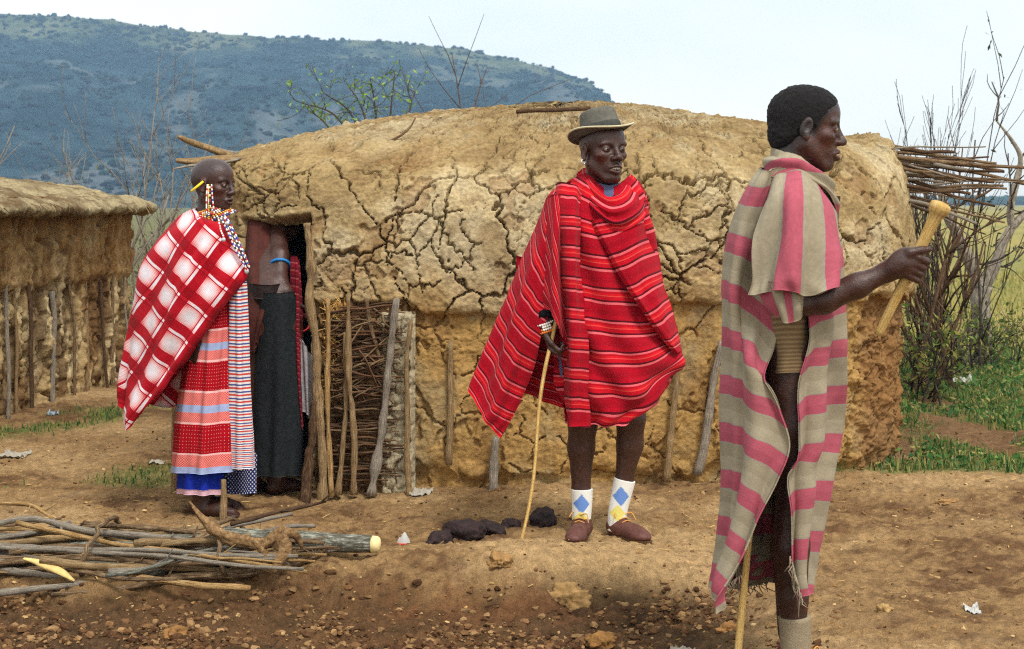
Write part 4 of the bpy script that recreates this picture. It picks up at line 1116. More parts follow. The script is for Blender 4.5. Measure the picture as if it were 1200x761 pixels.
def head(B, O, f, s=1.0, u=(0, 0, 1), mouth=0.0, jaw=1.0, neck_to=None, neck_r=0.056, ears=True, wide=1.0):
    """adds a head to B; local axes: x forward, y left, z up; origin between the ears at eye height"""
    R = rot_cols(f, u); O = np.asarray(O, float)
    W = lambda x, y, z: O + s * (R @ np.array((x, y * wide, z)))
    E = lambda c, r, k=0.02, op='u', ry=0.0, rx=0.0: B.ell(W(*c), np.array(r) * s, R @ _rot(ry, rx), k * s, op)
    E((-0.014, 0, 0.034), (0.097, 0.074 * wide, 0.084))
    E((0.026, 0, 0.044), (0.062, 0.061, 0.061), 0.025)
    E((0.034, 0, -0.022), (0.052, 0.056, 0.070), 0.022)
    for y in (-1, 1):
        B.cap(W(-0.002, y * 0.052, -0.050), W(0.054, y * 0.020, -0.100 * jaw), 0.018 * s, 0.015 * s, 0.03 * s)
        E((0.055, y * 0.042, -0.020), (0.021, 0.020, 0.015), 0.018)
        B.cap(W(0.076, y * 0.012, 0.0205), W(0.070, y * 0.047, 0.021), 0.0105 * s, 0.009 * s, 0.012 * s)
    E((0.066, 0, -0.098 * jaw), (0.020, 0.022, 0.017), 0.02)
    E((0.062, 0, -0.064), (0.029, 0.031, 0.030), 0.02)
    B.cap(W(0.082, 0, 0.012), W(0.103, 0, -0.026), 0.0085 * s, 0.0105 * s, 0.010 * s)
    for y in (-1, 1):
        E((0.089, y * 0.033, 0.002), (0.020, 0.021, 0.0135), 0.010, 's')
        E((0.0715, y * 0.032, 0.003), (0.0145, 0.016, 0.0135), 0.004)
        E((0.093, y * 0.0145, -0.0345), (0.013, 0.0095, 0.0095), 0.007)
    E((0.104, 0, -0.031), (0.0135, 0.0135, 0.0115), 0.008)
    for y in (-1, 1): E((0.101, y * 0.0075, -0.0435), (0.006, 0.004, 0.004), 0.003, 's')
    g = mouth
    B.cap(W(0.084, -0.023, -0.066), W(0.0955, -0.006, -0.0605), 0.0045 * s, 0.0068 * s, 0.006 * s)
    B.cap(W(0.084, 0.023, -0.066), W(0.0955, 0.006, -0.0605), 0.0045 * s, 0.0068 * s, 0.006 * s)
    B.cap(W(0.083, -0.021, -0.070 - g), W(0.094, 0, -0.0765 - g), 0.0045 * s, 0.0078 * s, 0.006 * s)
    B.cap(W(0.083, 0.021, -0.070 - g), W(0.094, 0, -0.0765 - g), 0.0045 * s, 0.0078 * s, 0.006 * s)
    E((0.098, 0, -0.0682 - g * 0.5), (0.018, 0.022, 0.0016 + g * 0.5), 0.003, 's')
    if ears:
        for y in (-1, 1):
            E((-0.006, y * 0.077 * 1.0, -0.004), (0.018, 0.009, 0.031), 0.006, 'u', 0.25)
            E((-0.001, y * 0.086, 0.000), (0.0095, 0.0075, 0.017), 0.004, 's', 0.25)
            E((-0.002, y * 0.079, -0.031), (0.009, 0.007, 0.010), 0.006)
    if neck_to is not None:
        B.cap(W(-0.022, 0, -0.045), neck_to, neck_r * s, neck_r * 1.12 * s, 0.03)
    return W, R

def _rot(ry, rx=0.0):
    c, s = math.cos(ry), math.sin(ry); c2, s2 = math.cos(rx), math.sin(rx)
    return np.array([[c, 0, s], [0, 1, 0], [-s, 0, c]]) @ np.array([[1, 0, 0], [0, c2, -s2], [0, s2, c2]])

def skin_mat(name):
    t = NT(name); c = t.attr('col', 'Color'); v = t.pos()
    f = t.noise(v, 55, 5, 0.6); g = t.rng(f, 0.3, 0.7, 0.72, 1.28)
    t.bump(t.math('ADD', t.noise(v, 230, 4, 0.65), t.math('MULTIPLY', t.noise(v, 48, 4, 0.6), 1.5)), 0.45, 0.004)
    r = t.rng(t.noise(v, 30, 3), 0.3, 0.7, 0.30, 0.46)
    t.done(t.mix(1.0, c, t.comb(g, g, g), 'MULTIPLY'), 0.5, 0.5)
    t.l(r, t.b.inputs['Roughness'])
    return t.m
MAT_SKIN = skin_mat('dark_skin')
SKIN = np.array(srgb(62, 36, 28)); SKIN_D = np.array(srgb(44, 27, 22)); SKIN_R = np.array(srgb(90, 46, 33)); LIP = np.array(srgb(76, 46, 46)); PALE = np.array(srgb(120, 84, 68))

def skin_cols(V, W=None, R=None, O=None, s=1.0, shaved=False, base=SKIN, hairline=None):
    n = fbm(V[:, 0] * 14, V[:, 1] * 14, V[:, 2] * 14, seed=900, octaves=3)[:, None]
    c = base * (1 + 0.16 * n) + 0 * V
    if O is not None:
        L = (V - O) @ R / s
        x, y, z = L[:, 0], L[:, 1], L[:, 2]
        hd = sstep(-0.16, -0.12, z)
        lips = np.exp(-(((x - 0.094) / 0.012) ** 2 + (y / 0.024) ** 2 + ((z + 0.069) / 0.011) ** 2) ** 2) * hd
        chk = np.exp(-(((x - 0.05) / 0.04) ** 2 + ((np.abs(y) - 0.05) / 0.03) ** 2 + ((z + 0.03) / 0.035) ** 2)) * hd
        ear = np.exp(-(((x + 0.005) / 0.02) ** 2 + ((np.abs(y) - 0.082) / 0.012) ** 2 + ((z) / 0.035) ** 2)) * hd
        sock = np.exp(-(((x - 0.08) / 0.02) ** 2 + ((np.abs(y) - 0.033) / 0.02) ** 2 + ((z - 0.002) / 0.011) ** 2)) * hd
        brow = np.exp(-(((x - 0.08) / 0.02) ** 2 + ((np.abs(y) - 0.034) / 0.022) ** 2 + ((z - 0.0245) / 0.005) ** 2)) * hd
        c = c + (LIP - c) * (0.7 * lips)[:, None] + (SKIN_R - c) * (0.55 * chk + 0.5 * ear)[:, None] + (SKIN_D * 0.7 - c) * (0.35 * sock + 0.75 * brow)[:, None]
        if shaved:
            cap = sstep(0.035, 0.055, z - 0.35 * x) * hd + sstep(-0.02, -0.05, x) * sstep(-0.06, -0.02, z) * hd
            c = c + (np.array(srgb(54, 42, 44)) - c) * (0.65 * np.clip(cap, 0, 1))[:, None]
        if hairline is not None:
            k = hairline(x, y, z) + 0.004 * perlin(x * 150, y * 150, z * 150, seed=33)
            c = c + (np.array(srgb(24, 19, 19)) - c) * (0.85 * sstep(0.011, -0.002, k))[:, None]
    return np.clip(c, 0.004, 1)

MAT_EYE = attr_mat('eye', 0.3, 0.4, 0.0, 10.0, 0.0)
def add_eyes(root, W, R, s, look=(1, 0, 0)):
    for y in (-1, 1):
        V = ICO3_V * np.array((0.0130, 0.0140, 0.0090)) * s
        d = ICO3_V @ (np.array((1, 0.10 * -y, 0.0)) / 1.005)
        c = np.where((d > 0.80)[:, None], np.array(srgb(22, 14, 11)), np.array(srgb(134, 118, 104)))
        V = (V @ R.T) + W(0.0742, y * 0.032, 0.0010)
        o = link('eye', make_mesh('eye', V, ICO3_F, MAT_EYE, True, c), root); o.matrix_parent_inverse = root.matrix_basis.inverted()

def hand(B, wrist, d, palm_n, s=1.0, curl=(0.5, 0.6, 0.7, 0.8), thumb=None, side=1, length=0.105):
    """a hand from the wrist along d; palm_n points out of the palm; side +1: thumb towards cross(d, palm_n)"""
    d = np.asarray(d, float); d /= np.linalg.norm(d); pn = np.asarray(palm_n, float); pn -= d * (pn @ d); pn /= np.linalg.norm(pn)
    t = np.cross(d, pn) * side
    w = np.asarray(wrist, float)
    Rm = np.stack([d, t, pn], 1)
    B.ell(w + d * 0.05 * s, (0.052 * s, 0.040 * s, 0.015 * s), Rm, 0.012)
    B.ell(w + d * 0.015 * s, (0.030 * s, 0.028 * s, 0.019 * s), Rm, 0.02)
    for i, (off, L) in enumerate(((0.030, 0.076), (0.010, 0.084), (-0.011, 0.078), (-0.030, 0.062))):
        p = w + d * (0.088 - 0.006 * abs(i - 1)) * s + t * off * s; a = 0.25 * curl[i]
        r = (0.0095 if i < 3 else 0.0082) * s; dd = d
        B.cap(w + d * 0.045 * s + t * off * 0.9 * s, p, r * 1.1, r * 1.12, 0.008)
        ang = 0.0
        for j, (l, b) in enumerate(((0.42, 0.9), (0.32, 1.25), (0.26, 0.85))):
            ang += curl[i] * b
            dd = d * math.cos(ang) + pn * math.sin(ang)
            q = p + dd * L * l * s
            B.cap(p, q, r * (1 - 0.08 * j), r * (0.93 - 0.1 * j), 0.003); p = q
    tb = w + d * 0.022 * s + t * 0.028 * s
    th = thumb if thumb is not None else [(0.028, 0.022, 0.014), (0.030, 0.008, 0.020), (0.026, -0.004, 0.016)]
    p = tb; r = 0.0125 * s
    for j, (a, b, c) in enumerate(th):
        q = p + (d * a + t * b + pn * c) * s
        B.cap(p, q, r * (1 - 0.1 * j), r * (0.9 - 0.1 * j), 0.006); p = q
    return w

# ------------------------------------------------------------------ cloth
def spline_grid(ctrl, nu, nv):
    """ctrl (rows, cols, k) -> (nv, nu, k) through every control point"""
    ctrl = np.asarray(ctrl, float); r, c, k = ctrl.shape
    tv = np.linspace(0, r - 1, nv); tu = np.linspace(0, c - 1, nu)
    A = catmull(ctrl.reshape(r, c * k), tv).reshape(nv, c, k)
    return catmull(A.transpose(1, 0, 2).reshape(c, nv * k), tu).reshape(nu, nv, k).transpose(1, 0, 2)

def grid_normals(A):
    du = np.gradient(A, axis=1); dv = np.gradient(A, axis=0)
    n = np.cross(du, dv); return n / np.maximum(np.linalg.norm(n, axis=-1, keepdims=True), 1e-9)

def cloth(rows, nu=60, nv=90, fold=None, fine=0.0025, seed=0, uvf=None, thick=0.005, edge_roll=0.0, face=(0, -1, 0), fray=None):
    """rows: list of rows of (px, py, Y); fold(u, v, A) -> displacement along the normal (u, v in 0..1). Returns V, faces, uv (metres)."""
    ctrl = np.array([[P(*q) for q in row] for row in rows])
    nu, nv = max(6, int(nu * 0.78)), max(6, int(nv * 0.78))
    A = spline_grid(ctrl, nu, nv)
    u, v = np.meshgrid(np.linspace(0, 1, nu), np.linspace(0, 1, nv))
    N = grid_normals(A)
    if (N[nv // 2, nu // 2] @ np.asarray(face)) < 0: N = -N
    wu = np.median(np.linalg.norm(np.diff(A, axis=1), axis=2).sum(1)); wv = np.median(np.linalg.norm(np.diff(A, axis=0), axis=2).sum(0))
    d = fine * fbm(u * wu * 22, v * wv * 9, seed=seed, octaves=3) + 2.2 * fine * perlin(u * wu * 8, v * wv * 4, seed=seed + 5)
    if fold is not None: d = d + fold(u, v, A)
    A2 = A + N * d[..., None]
    ux = u * wu; vy = v * wv
    uv = np.stack([ux, vy], -1) if uvf is None else uvf(u, v, ux, vy, A)
    N2 = grid_normals(A2)
    if (N2[nv // 2, nu // 2] @ np.asarray(face)) < 0: N2 = -N2
    V1 = A2.reshape(-1, 3); V2 = (A2 - N2 * thick).reshape(-1, 3)
    f = grid_faces(nu, nv); n = nu * nv
    # rim joins front and back sheets
    b = np.concatenate([np.arange(nu), np.arange(1, nv) * nu + nu - 1, (nv - 1) * nu + np.arange(nu - 2, -1, -1), np.arange(nv - 2, -1, -1) * nu])
    rim = np.stack([b[:-1], b[1:], b[1:] + n, b[:-1] + n], 1)
    ff = np.vstack([f, f[:, ::-1] + n, rim])
    uv = uv.reshape(-1, uv.shape[-1])
    return np.vstack([V1, V2]), ff, np.vstack([uv, uv])

def cloth_object(name, pieces, mat, root):
    V = np.vstack([p[0] for p in pieces]); off = np.cumsum([0] + [len(p[0]) for p in pieces[:-1]])
    f = np.vstack([p[1] + o for p, o in zip(pieces, off)]); uv = np.vstack([p[2] for p in pieces])
    o = link(name, make_mesh(name, V, f, mat, True, uv=uv), root); o.matrix_parent_inverse = root.matrix_basis.inverted()
    return o

def ring(front, Y, depth, back=4, bd=None, seam=False):
    """closed row round a body: front points left to right, then round the back"""
    xs = np.array([q[0] for q in front], float); ys = np.array([q[1] for q in front], float)
    c, hw = (xs[0] + xs[-1]) / 2, max((xs[-1] - xs[0]) / 2, 1)
    t = np.clip((xs - c) / hw, -1, 1)
    row = [(x, y, Y - depth * math.sqrt(max(0, 1 - 0.97 * tt * tt)) + (q[2] if len(q) > 2 else 0)) for x, y, tt, q in zip(xs, ys, t, front)]
    bd = depth if bd is None else bd
    for i in range(1, back + 1):
        a = math.pi * i / (back + 1)
        x = c + hw * math.cos(a); y = np.interp(x, xs, ys)
        row.append((x, y, Y + bd * math.sin(a) + 0.02))
    if seam:
        j = len(row) - 2; row = row[j:] + row[:j + 1]; row[-1] = (row[0][0], row[0][1], row[0][2] + 0.004)
        return row
    row.append((row[0][0], row[0][1], row[0][2] + 0.006))
    return row

def cloth_weave(t, uv, strength=0.25, scale=420.0):
    a = t.sep(uv)
    n = t.noise(t.mapping(uv, (1, 1, 1)), 260, 3, 0.7)
    n2 = t.noise(uv, 26, 4, 0.6)
    t.bump(t.math('ADD', t.math('MULTIPLY', n, 0.7), t.math('MULTIPLY', n2, 0.5)), strength, 0.004)
    return t.math('MULTIPLY', t.rng(n, 0.3, 0.7, 0.82, 1.18), t.rng(n2, 0.3, 0.7, 0.88, 1.12))

def stripes_mat(name, stops, period, uvname='cloth', axis=1, rough=0.95, sheen=0.04, wob=0.004):
    """repeating stripes across one cloth direction; stops in 0..1 of the period"""
    t = NT(name); uv = t.attr(uvname)
    x = t.sep(uv)[axis]
    x = t.math('ADD', x, t.math('MULTIPLY', t.math('SUBTRACT', t.noise(uv, 14, 2), 0.5), wob))
    f = t.math('FRACT', t.math('DIVIDE', x, period))
    c = t.ramp(f, stops, 'CONSTANT')
    g = cloth_weave(t, uv)
    return t.done(t.mix(1.0, c, t.comb(g, g, g), 'MULTIPLY'), rough, 0.1, sheen)

# ------------------------------------------------------------------ man in the red striped blanket
def person(name_label, base, cat='person'):
    return empty('person', base, name_label, cat)
def sub(name, me, root, parent=None):
    o = link(name, me, root); o.matrix_parent_inverse = root.matrix_basis.inverted(); return o
def sub2(name, me, part):
    o = link(name, me, part); o.matrix_parent_inverse = part.matrix_parent_inverse.copy()
    root = part.parent
    o.matrix_parent_inverse = (root.matrix_basis @ part.matrix_parent_inverse @ part.matrix_basis).inverted()
    return o

YC = 6.69
manc = person('man in grey hat and red striped blanket leaning on a thin stick', (0.35, YC, float(gz_base(0.35, YC))))
B = Body()
hO = P(707, 177, YC - 0.04); hf = (math.sin(math.radians(29)), -math.cos(math.radians(29)), 0.03)
W, R = head(B, hO, hf, 1.10, mouth=0.008, jaw=1.06, wide=1.05, neck_to=P(706, 222, YC + 0.02))
Vh_, Fh_ = B.mesh(0.0034)
Bt = Body()
Bt.ell(P(706, 252, YC + 0.01), (0.15, 0.09, 0.09), None, 0.04)
Bt.ell(P(704, 310, YC), (0.145, 0.105, 0.20), None, 0.06).ell(P(706, 390, YC), (0.15, 0.105, 0.13), None, 0.06)
Bt.cap(P(666, 246, YC), P(650, 320, YC - 0.02), 0.045, 0.04, 0.04).cap(P(740, 252, YC), P(744, 325, YC - 0.03), 0.04, 0.04, 0.04).cap(P(744, 325, YC - 0.03), P(715, 340, YC - 0.10), 0.038, 0.03, 0.02)
gL, gR = float(gz(*P(679, 632, 6.68)[:2])), float(gz(*P(727, 632, 6.68)[:2]))
Bt.chain([P(686, 400, YC), P(683, 495, YC - 0.03), P(681, 525, YC - 0.01), P(681, 575, YC), P(682, 618, YC)], [0.085, 0.060, 0.054, 0.037, 0.030], 0.02)
Bt.ell(P(681, 522, YC + 0.02), (0.046, 0.046, 0.075), None, 0.03)
Bt.chain([P(728, 400, YC), P(739, 490, YC - 0.03), P(738, 522, YC - 0.01), P(731, 565, YC), P(722, 616, YC)], [0.085, 0.060, 0.053, 0.037, 0.030], 0.02)
Bt.ell(P(739, 515, YC + 0.02), (0.045, 0.045, 0.075), None, 0.03)
for px, py in ((682, 492), (740, 488)): Bt.ell(P(px, py, YC - 0.07), (0.030, 0.022, 0.034), None, 0.02)
Vt_, Ft_ = Bt.mesh(0.011)
Ba = Body()
wr = P(641, 388, YC - 0.13)
Ba.chain([P(640, 318, YC - 0.04), P(640, 352, YC - 0.10), wr], [0.046, 0.040, 0.027], 0.02)
hand(Ba, wr, P(649, 415, YC - 0.14) - wr, (0.75, -0.25, 0.05), 0.92, (0.85, 0.95, 1.0, 1.05), [(0.036, 0.010, 0.016), (0.032, -0.006, 0.014), (0.024, -0.010, 0.008)], side=1)
Va_, Fa_ = Ba.mesh(0.0034)
Vh_ = relax(Vh_, Fh_, 1, 0.3); Va_ = relax(Va_, Fa_, 1, 0.3); Vt_ = relax(Vt_, Ft_, 2, 0.4)
V_, F_ = join([(Vh_, Fh_), (Vt_, Ft_), (Va_, Fa_)])
c_ = np.vstack([skin_cols(Vh_, W, R, hO, 1.1, True), skin_cols(Vt_), skin_cols(Va_)])
sub('body', make_mesh('body', V_, F_, MAT_SKIN, True, c_), manc)
add_eyes(manc, W, R, 1.10)
MAT_TEETH = simple_mat('teeth', srgb(222, 214, 196), 0.3, 0.5, 0.05)
tv = []
for i in range(6):
    y = (i - 2.5) * 0.0068
    tv.append((ICO2_V * np.array((0.004, 0.0036, 0.0055)) * 1.1 @ R.T + W(0.088 - y * y * 14, y, -0.0695), ICO2_F))
tV, tF = join(tv)
sub('teeth', make_mesh('teeth', tV, tF, MAT_TEETH, True), manc)
# close-cropped hair
def hair_obj(root, O, R, s, keep, thick=0.006, bump=0.0012, h=0.004, col=srgb(20, 17, 18), freq=150.0):
    Bh = Body()
    Wl = lambda c: O + s * (R @ np.array(c, float))
    Bh.ell(Wl((-0.014, 0, 0.034)), (np.array((0.097, 0.074, 0.084)) + thick) * s, R, 0.02)
    Bh.ell(Wl((0.024, 0, 0.046)), (np.array((0.062, 0.061, 0.061)) + thick) * s, R, 0.025)
    Bh.ell(Wl((-0.045, 0, -0.03)), (np.array((0.058, 0.058, 0.05)) + thick) * s, R, 0.03)
    def post(D, X, Y, Z):
        L = np.stack([X - O[0], Y - O[1], Z - O[2]], -1) @ R / s
        D = D - bump * perlin(X * freq, Y * freq, Z * freq, seed=777) * 1.6 - bump * 0.8 * perlin(X * freq * 0.45, Y * freq * 0.45, Z * freq * 0.45, seed=778)
        kp = keep(L[..., 0], L[..., 1], L[..., 2]).astype(np.float32)
        D = D + (thick + 0.001) * s * sstep(-0.016, 0.0, kp).astype(np.float32)      # thins out towards the hairline
        return np.maximum(D, kp * s)
    V, f = Bh.mesh(h, post)
    t_ = bpy.data.materials.get('black_hair') or simple_mat('black_hair', col, 0.75, 0.3, 0.5, 180, 0.8)
    return sub('hair', make_mesh('hair', V, f, t_, True), root)
# earring
def torus(c, n, R_, r, a=20, b=8, squash=1.0):
    n = np.asarray(n, float); n /= np.linalg.norm(n); e = np.cross(n, (0, 0, 1.0) if abs(n[2]) < 0.9 else (1.0, 0, 0)); e /= np.linalg.norm(e); g = np.cross(n, e)
    A, Bq = np.meshgrid(np.linspace(0, 2 * np.pi, a, endpoint=False), np.linspace(0, 2 * np.pi, b, endpoint=False))
    rad = R_ + r * np.cos(Bq)
    V = np.asarray(c) + (rad * np.cos(A))[..., None] * e + squash * (rad * np.sin(A))[..., None] * g + (r * np.sin(Bq))[..., None] * n
    i, j = np.meshgrid(np.arange(a), np.arange(b)); i2, j2 = (i + 1) % a, (j + 1) % b
    return V.reshape(-1, 3), np.stack([j * a + i, j * a + i2, j2 * a + i2, j2 * a + i], -1).reshape(-1, 4)
MAT_SILVER = simple_mat('pale_metal', srgb(206, 206, 210), 0.35, 0.6, 0.05); MAT_SILVER.node_tree.nodes['Principled BSDF'].inputs['Metallic'].default_value = 0.6
tV, tF = torus(W(-0.002, -0.083, -0.042), R @ np.array((1, 0.2, 0)), 0.010, 0.0028)
sub('earring', make_mesh('earring', tV, tF, MAT_SILVER), manc)
# bracelets of beads
def bead_ring(c, n, R_, r, cols, squash=1.0, count=22):
    n = np.asarray(n, float); n /= np.linalg.norm(n); e = np.cross(n, (0, 0, 1.0) if abs(n[2]) < 0.9 else (1.0, 0, 0)); e /= np.linalg.norm(e); g = np.cross(n, e)
    a = np.linspace(0, 2 * np.pi, count, endpoint=False)
    C_ = np.asarray(c) + R_ * np.cos(a)[:, None] * e + R_ * squash * np.sin(a)[:, None] * g
    V, f = blobs(C_, np.full((count, 3), r), 1, 0.0, (ICO_V, ICO_F))
    return V, f, np.repeat(np.array(cols)[(np.arange(count) // 2) % len(cols)], 12, 0)
MAT_BEAD = attr_mat('glass_beads', 0.35, 0.5, 0.05, 20.0, 0.0)
ad = P(649, 415, YC - 0.14) - wr; ad /= np.linalg.norm(ad)
for k, (o_, cols) in enumerate([(-0.034, [srgb(236, 232, 224)]), (-0.024, [srgb(240, 236, 226), srgb(30, 26, 30), srgb(236, 232, 224), srgb(40, 80, 60)]), (-0.013, [srgb(240, 236, 226), srgb(214, 120, 40)]), (-0.002, [srgb(222, 120, 36), srgb(230, 140, 50)])]):
    V, f, c = bead_ring(wr + ad * o_, ad + np.array((0, 0.2, 0.1)), 0.035 - 0.001 * k, 0.0062, cols)
    sub('bracelet', make_mesh('bracelet', V, f, MAT_BEAD, True, c), manc)
# dark sleeve end
sub('sleeve', make_mesh('sleeve', *tube([P(640, 318, YC - 0.04), P(640, 352, YC - 0.10), P(640.5, 374, YC - 0.122)], [0.054, 0.050, 0.046], 14, 0.08, 4, 5), simple_mat('black_cloth', srgb(24, 22, 28), 0.95, 0.1, 0.3, 60)), manc)

RED_STOPS = [(0.0, srgb(150, 5, 26)), (0.16, srgb(164, 7, 29)), (0.30, srgb(82, 3, 18)), (0.36, srgb(208, 92, 98)), (0.425, srgb(172, 10, 30)), (0.49, srgb(196, 20, 30)), (0.55, srgb(208, 66, 62)), (0.58, srgb(184, 12, 30)), (0.69, srgb(88, 3, 20)), (0.75, srgb(210, 96, 102)), (0.82, srgb(156, 6, 28))]
MAT_SHUKA = stripes_mat('red_striped_wool', RED_STOPS, 0.125, wob=0.003)
k_c = YC / F
def uv_rows(v0, v1, shear=0.0):
    return lambda u, v, ux, vy, A: np.stack([ux, v0 + (v1 - v0) * v + shear * ux], -1)
def uv_z(shear=0.0, off=0.0):
    # cloth direction from height: stripes lie level where the blanket hangs straight
    return lambda u, v, ux, vy, A: np.stack([ux, -A[..., 2] + shear * A[..., 0] + off, ], -1)
pcs = []
rows = [([(690, 203), (697, 212), (712, 222), (726, 216), (735, 208)], 0.085), ([(668, 213), (690, 226), (712, 238), (735, 232), (748, 220)], 0.12),
        ([(650, 230), (680, 246), (712, 256), (742, 250), (758, 242)], 0.145), ([(645, 268), (676, 280), (710, 288), (745, 284), (764, 278)], 0.165),
        ([(642, 320), (674, 326), (710, 332), (748, 333), (769, 330)], 0.17), ([(642, 370), (672, 374), (708, 380), (750, 383), (779, 378)], 0.175),
        ([(647, 410), (676, 414), (710, 420), (754, 420), (793, 404)], 0.18), ([(654, 445), (680, 450), (712, 456), (754, 454), (798, 422)], 0.18),
        ([(660, 475), (684, 479), (714, 483), (748, 478), (787, 442)], 0.17), ([(664, 496), (686, 498), (712, 499), (738, 495), (768, 470)], 0.155)]
rr = [ring(a, YC, d) for a, d in rows]
def fold_c(u, v, A):
    f = 0.010 * np.sin(u * 38 + 3 * v) * sstep(0.15, 0.5, v) * sstep(0.5, 0.6, u)
    fr_ = sstep(0.55, 0.4, u)
    f = f + 0.012 * np.sin((u * 9 - v * 5.2) * 5 + 2 * perlin(u * 3, v * 3, seed=5)) * sstep(0.1, 0.3, v) * fr_
    f = f + 0.010 * np.sin((u * 5 + v * 2.4) * 9 + 2.5 * perlin(u * 4, v * 3, seed=6)) * sstep(0.45, 0.9, v) * fr_
    f = f - 0.012 * sstep(0.55, 0.9, perlin(u * 9 + v * 2, v * 3.2, seed=9) * 1.6) * fr_
    return f
# cloth length measured down the front
vl = np.concatenate([[0], np.cumsum([np.linalg.norm(P(*rr[i + 1][2]) - P(*rr[i][2])) for i in range(len(rr) - 1)])])
def uv_len(vl, shear=0.0, off=0.0):
    return lambda u, v, ux, vy, A: np.stack([ux, off + np.interp(v * (len(vl) - 1), np.arange(len(vl)), vl) + shear * ux], -1)
pcs.append(cloth(rr, 170, 150, fold_c, 0.0025, 1, uv_len(vl)))
# right side drawn across the chest
rows = [[(690, 258, YC - .165), (712, 254, YC - .17), (738, 244, YC - .14), (758, 234, YC - .03)], [(706, 286, YC - .19), (724, 281, YC - .19), (746, 270, YC - .15), (766, 264, YC - .02)],
        [(724, 318, YC - .20), (738, 313, YC - .19), (754, 304, YC - .15), (771, 298, YC - .02)], [(742, 346, YC - .195), (752, 342, YC - .18), (764, 334, YC - .14), (777, 328, YC - .02)],
        [(760, 372, YC - .18), (768, 368, YC - .165), (777, 360, YC - .12), (786, 354, YC - .02)], [(780, 398, YC - .14), (785, 396, YC - .125), (790, 392, YC - .09), (794, 388, YC - .02)],
        [(793, 414, YC - .10), (795, 413, YC - .09), (797, 412, YC - .06), (798, 411, YC - .02)]]
pcs.append(cloth(rows, 50, 80, lambda u, v, A: 0.008 * np.sin(u * 9 + v * 14) * (1 - v) - 0.02 * sstep(0.08, 0.0, u), 0.002, 7, lambda u, v, ux, vy, A: np.stack([ux, v * 0.62 + 0.02], -1)))
# the fold hanging straight down in front
rows = [[(652, 216, YC - .05), (662, 214, YC - .13), (674, 218, YC - .14), (683, 226, YC - .13)], [(650, 250, YC - .12), (660, 250, YC - .20), (672, 252, YC - .205), (681, 254, YC - .165)],
        [(653, 300, YC - .12), (661, 301, YC - .215), (673, 303, YC - .22), (681, 305, YC - .17)], [(658, 355, YC - .12), (665, 356, YC - .215), (677, 358, YC - .22), (686, 360, YC - .175)],
        [(661, 405, YC - .10), (667, 407, YC - .21), (680, 409, YC - .215), (689, 411, YC - .18)], [(662, 455, YC - .09), (668, 457, YC - .20), (681, 459, YC - .205), (690, 461, YC - .17)],
        [(663, 499, YC - .08), (668, 500, YC - .185), (681, 501, YC - .19), (691, 501, YC - .155)]]
pcs.append(cloth(rows, 40, 110, lambda u, v, A: 0.006 * np.sin(u * 11 + v * 4) + 0.004 * np.sin(v * 17 + u * 4), 0.002, 11, uv_len([0, .12, .30, .49, .67, .85, 1.0], 0.05, 0.035)))
# over the arm that holds the stick: outer wing
rows = [[(690, 210, YC + .06), (672, 211, YC - .02), (660, 216, YC - .08), (652, 226, YC - .10), (652, 240, YC - .10)], [(668, 222, YC + .12), (646, 226, YC + .02), (642, 240, YC - .09), (646, 256, YC - .13), (655, 270, YC - .13)],
        [(655, 250, YC + .14), (633, 252, YC + .03), (634, 273, YC - .10), (641, 296, YC - .15), (655, 316, YC - .14)], [(640, 285, YC + .15), (618, 287, YC + .03), (620, 312, YC - .10), (630, 338, YC - .16), (648, 354, YC - .15)],
        [(625, 325, YC + .15), (602, 327, YC + .03), (606, 355, YC - .09), (618, 378, YC - .15), (635, 390, YC - .14)], [(608, 368, YC + .14), (586, 368, YC + .03), (593, 396, YC - .08), (607, 419, YC - .13), (626, 428, YC - .10)],
        [(592, 408, YC + .12), (570, 408, YC + .02), (580, 437, YC - .07), (593, 460, YC - .11), (611, 468, YC - .08)], [(580, 440, YC + .10), (559, 440, YC + .01), (569, 468, YC - .06), (582, 488, YC - .10), (597, 496, YC - .08)],
        [(574, 455, YC + .09), (552, 458, YC + .00), (561, 480, YC - .06), (573, 499, YC - .09), (586, 514, YC - .08)]]
pcs.append(cloth(rows, 70, 110, lambda u, v, A: 0.010 * np.sin(u * 16 - v * 3) * sstep(0.05, 0.5, v) + 0.006 * np.sin(u * 31 + v * 6) * sstep(0.2, 0.7, v), 0.0025, 15, uv_len([0, .09, .2, .34, .49, .65, .81, .94, 1.03], 0.0, 0.04)))
# between the wing and the hanging fold, pulled up over the forearm
rows = [[(640, 232, YC - .06), (648, 228, YC - .14), (658, 228, YC - .15), (668, 232, YC - .10)], [(636, 275, YC - .08), (645, 275, YC - .185), (656, 275, YC - .19), (667, 278, YC - .12)],
        [(634, 315, YC - .09), (644, 318, YC - .20), (656, 322, YC - .20), (668, 326, YC - .12)], [(632, 345, YC - .10), (643, 350, YC - .205), (657, 360, YC - .20), (668, 368, YC - .12)],
        [(631, 360, YC - .10), (644, 366, YC - .20), (657, 388, YC - .19), (667, 405, YC - .12)]]
pcs.append(cloth(rows, 40, 70, lambda u, v, A: 0.009 * np.sin(u * 13 + 1) * sstep(0, 0.3, v), 0.002, 19, lambda u, v, ux, vy, A: np.stack([ux, vy * 0.8 - 1.5 * ux], -1)))
# the blanket hanging behind the hand
rows = [[(605, 300, YC + .13), (640, 306, YC + .10), (672, 312, YC + .10)], [(606, 350, YC + .13), (638, 358, YC + .08), (672, 366, YC + .07)], [(606, 400, YC + .12), (638, 411, YC + .06), (672, 420, YC + .06)],
        [(607, 440, YC + .11), (638, 450, YC + .05), (672, 459, YC + .05)], [(612, 458, YC + .10), (638, 471, YC + .05), (672, 482, YC + .05)]]
pcs.append(cloth(rows, 50, 60, lambda u, v, A: 0.012 * np.sin(u * 17) * v, 0.002, 23, None))
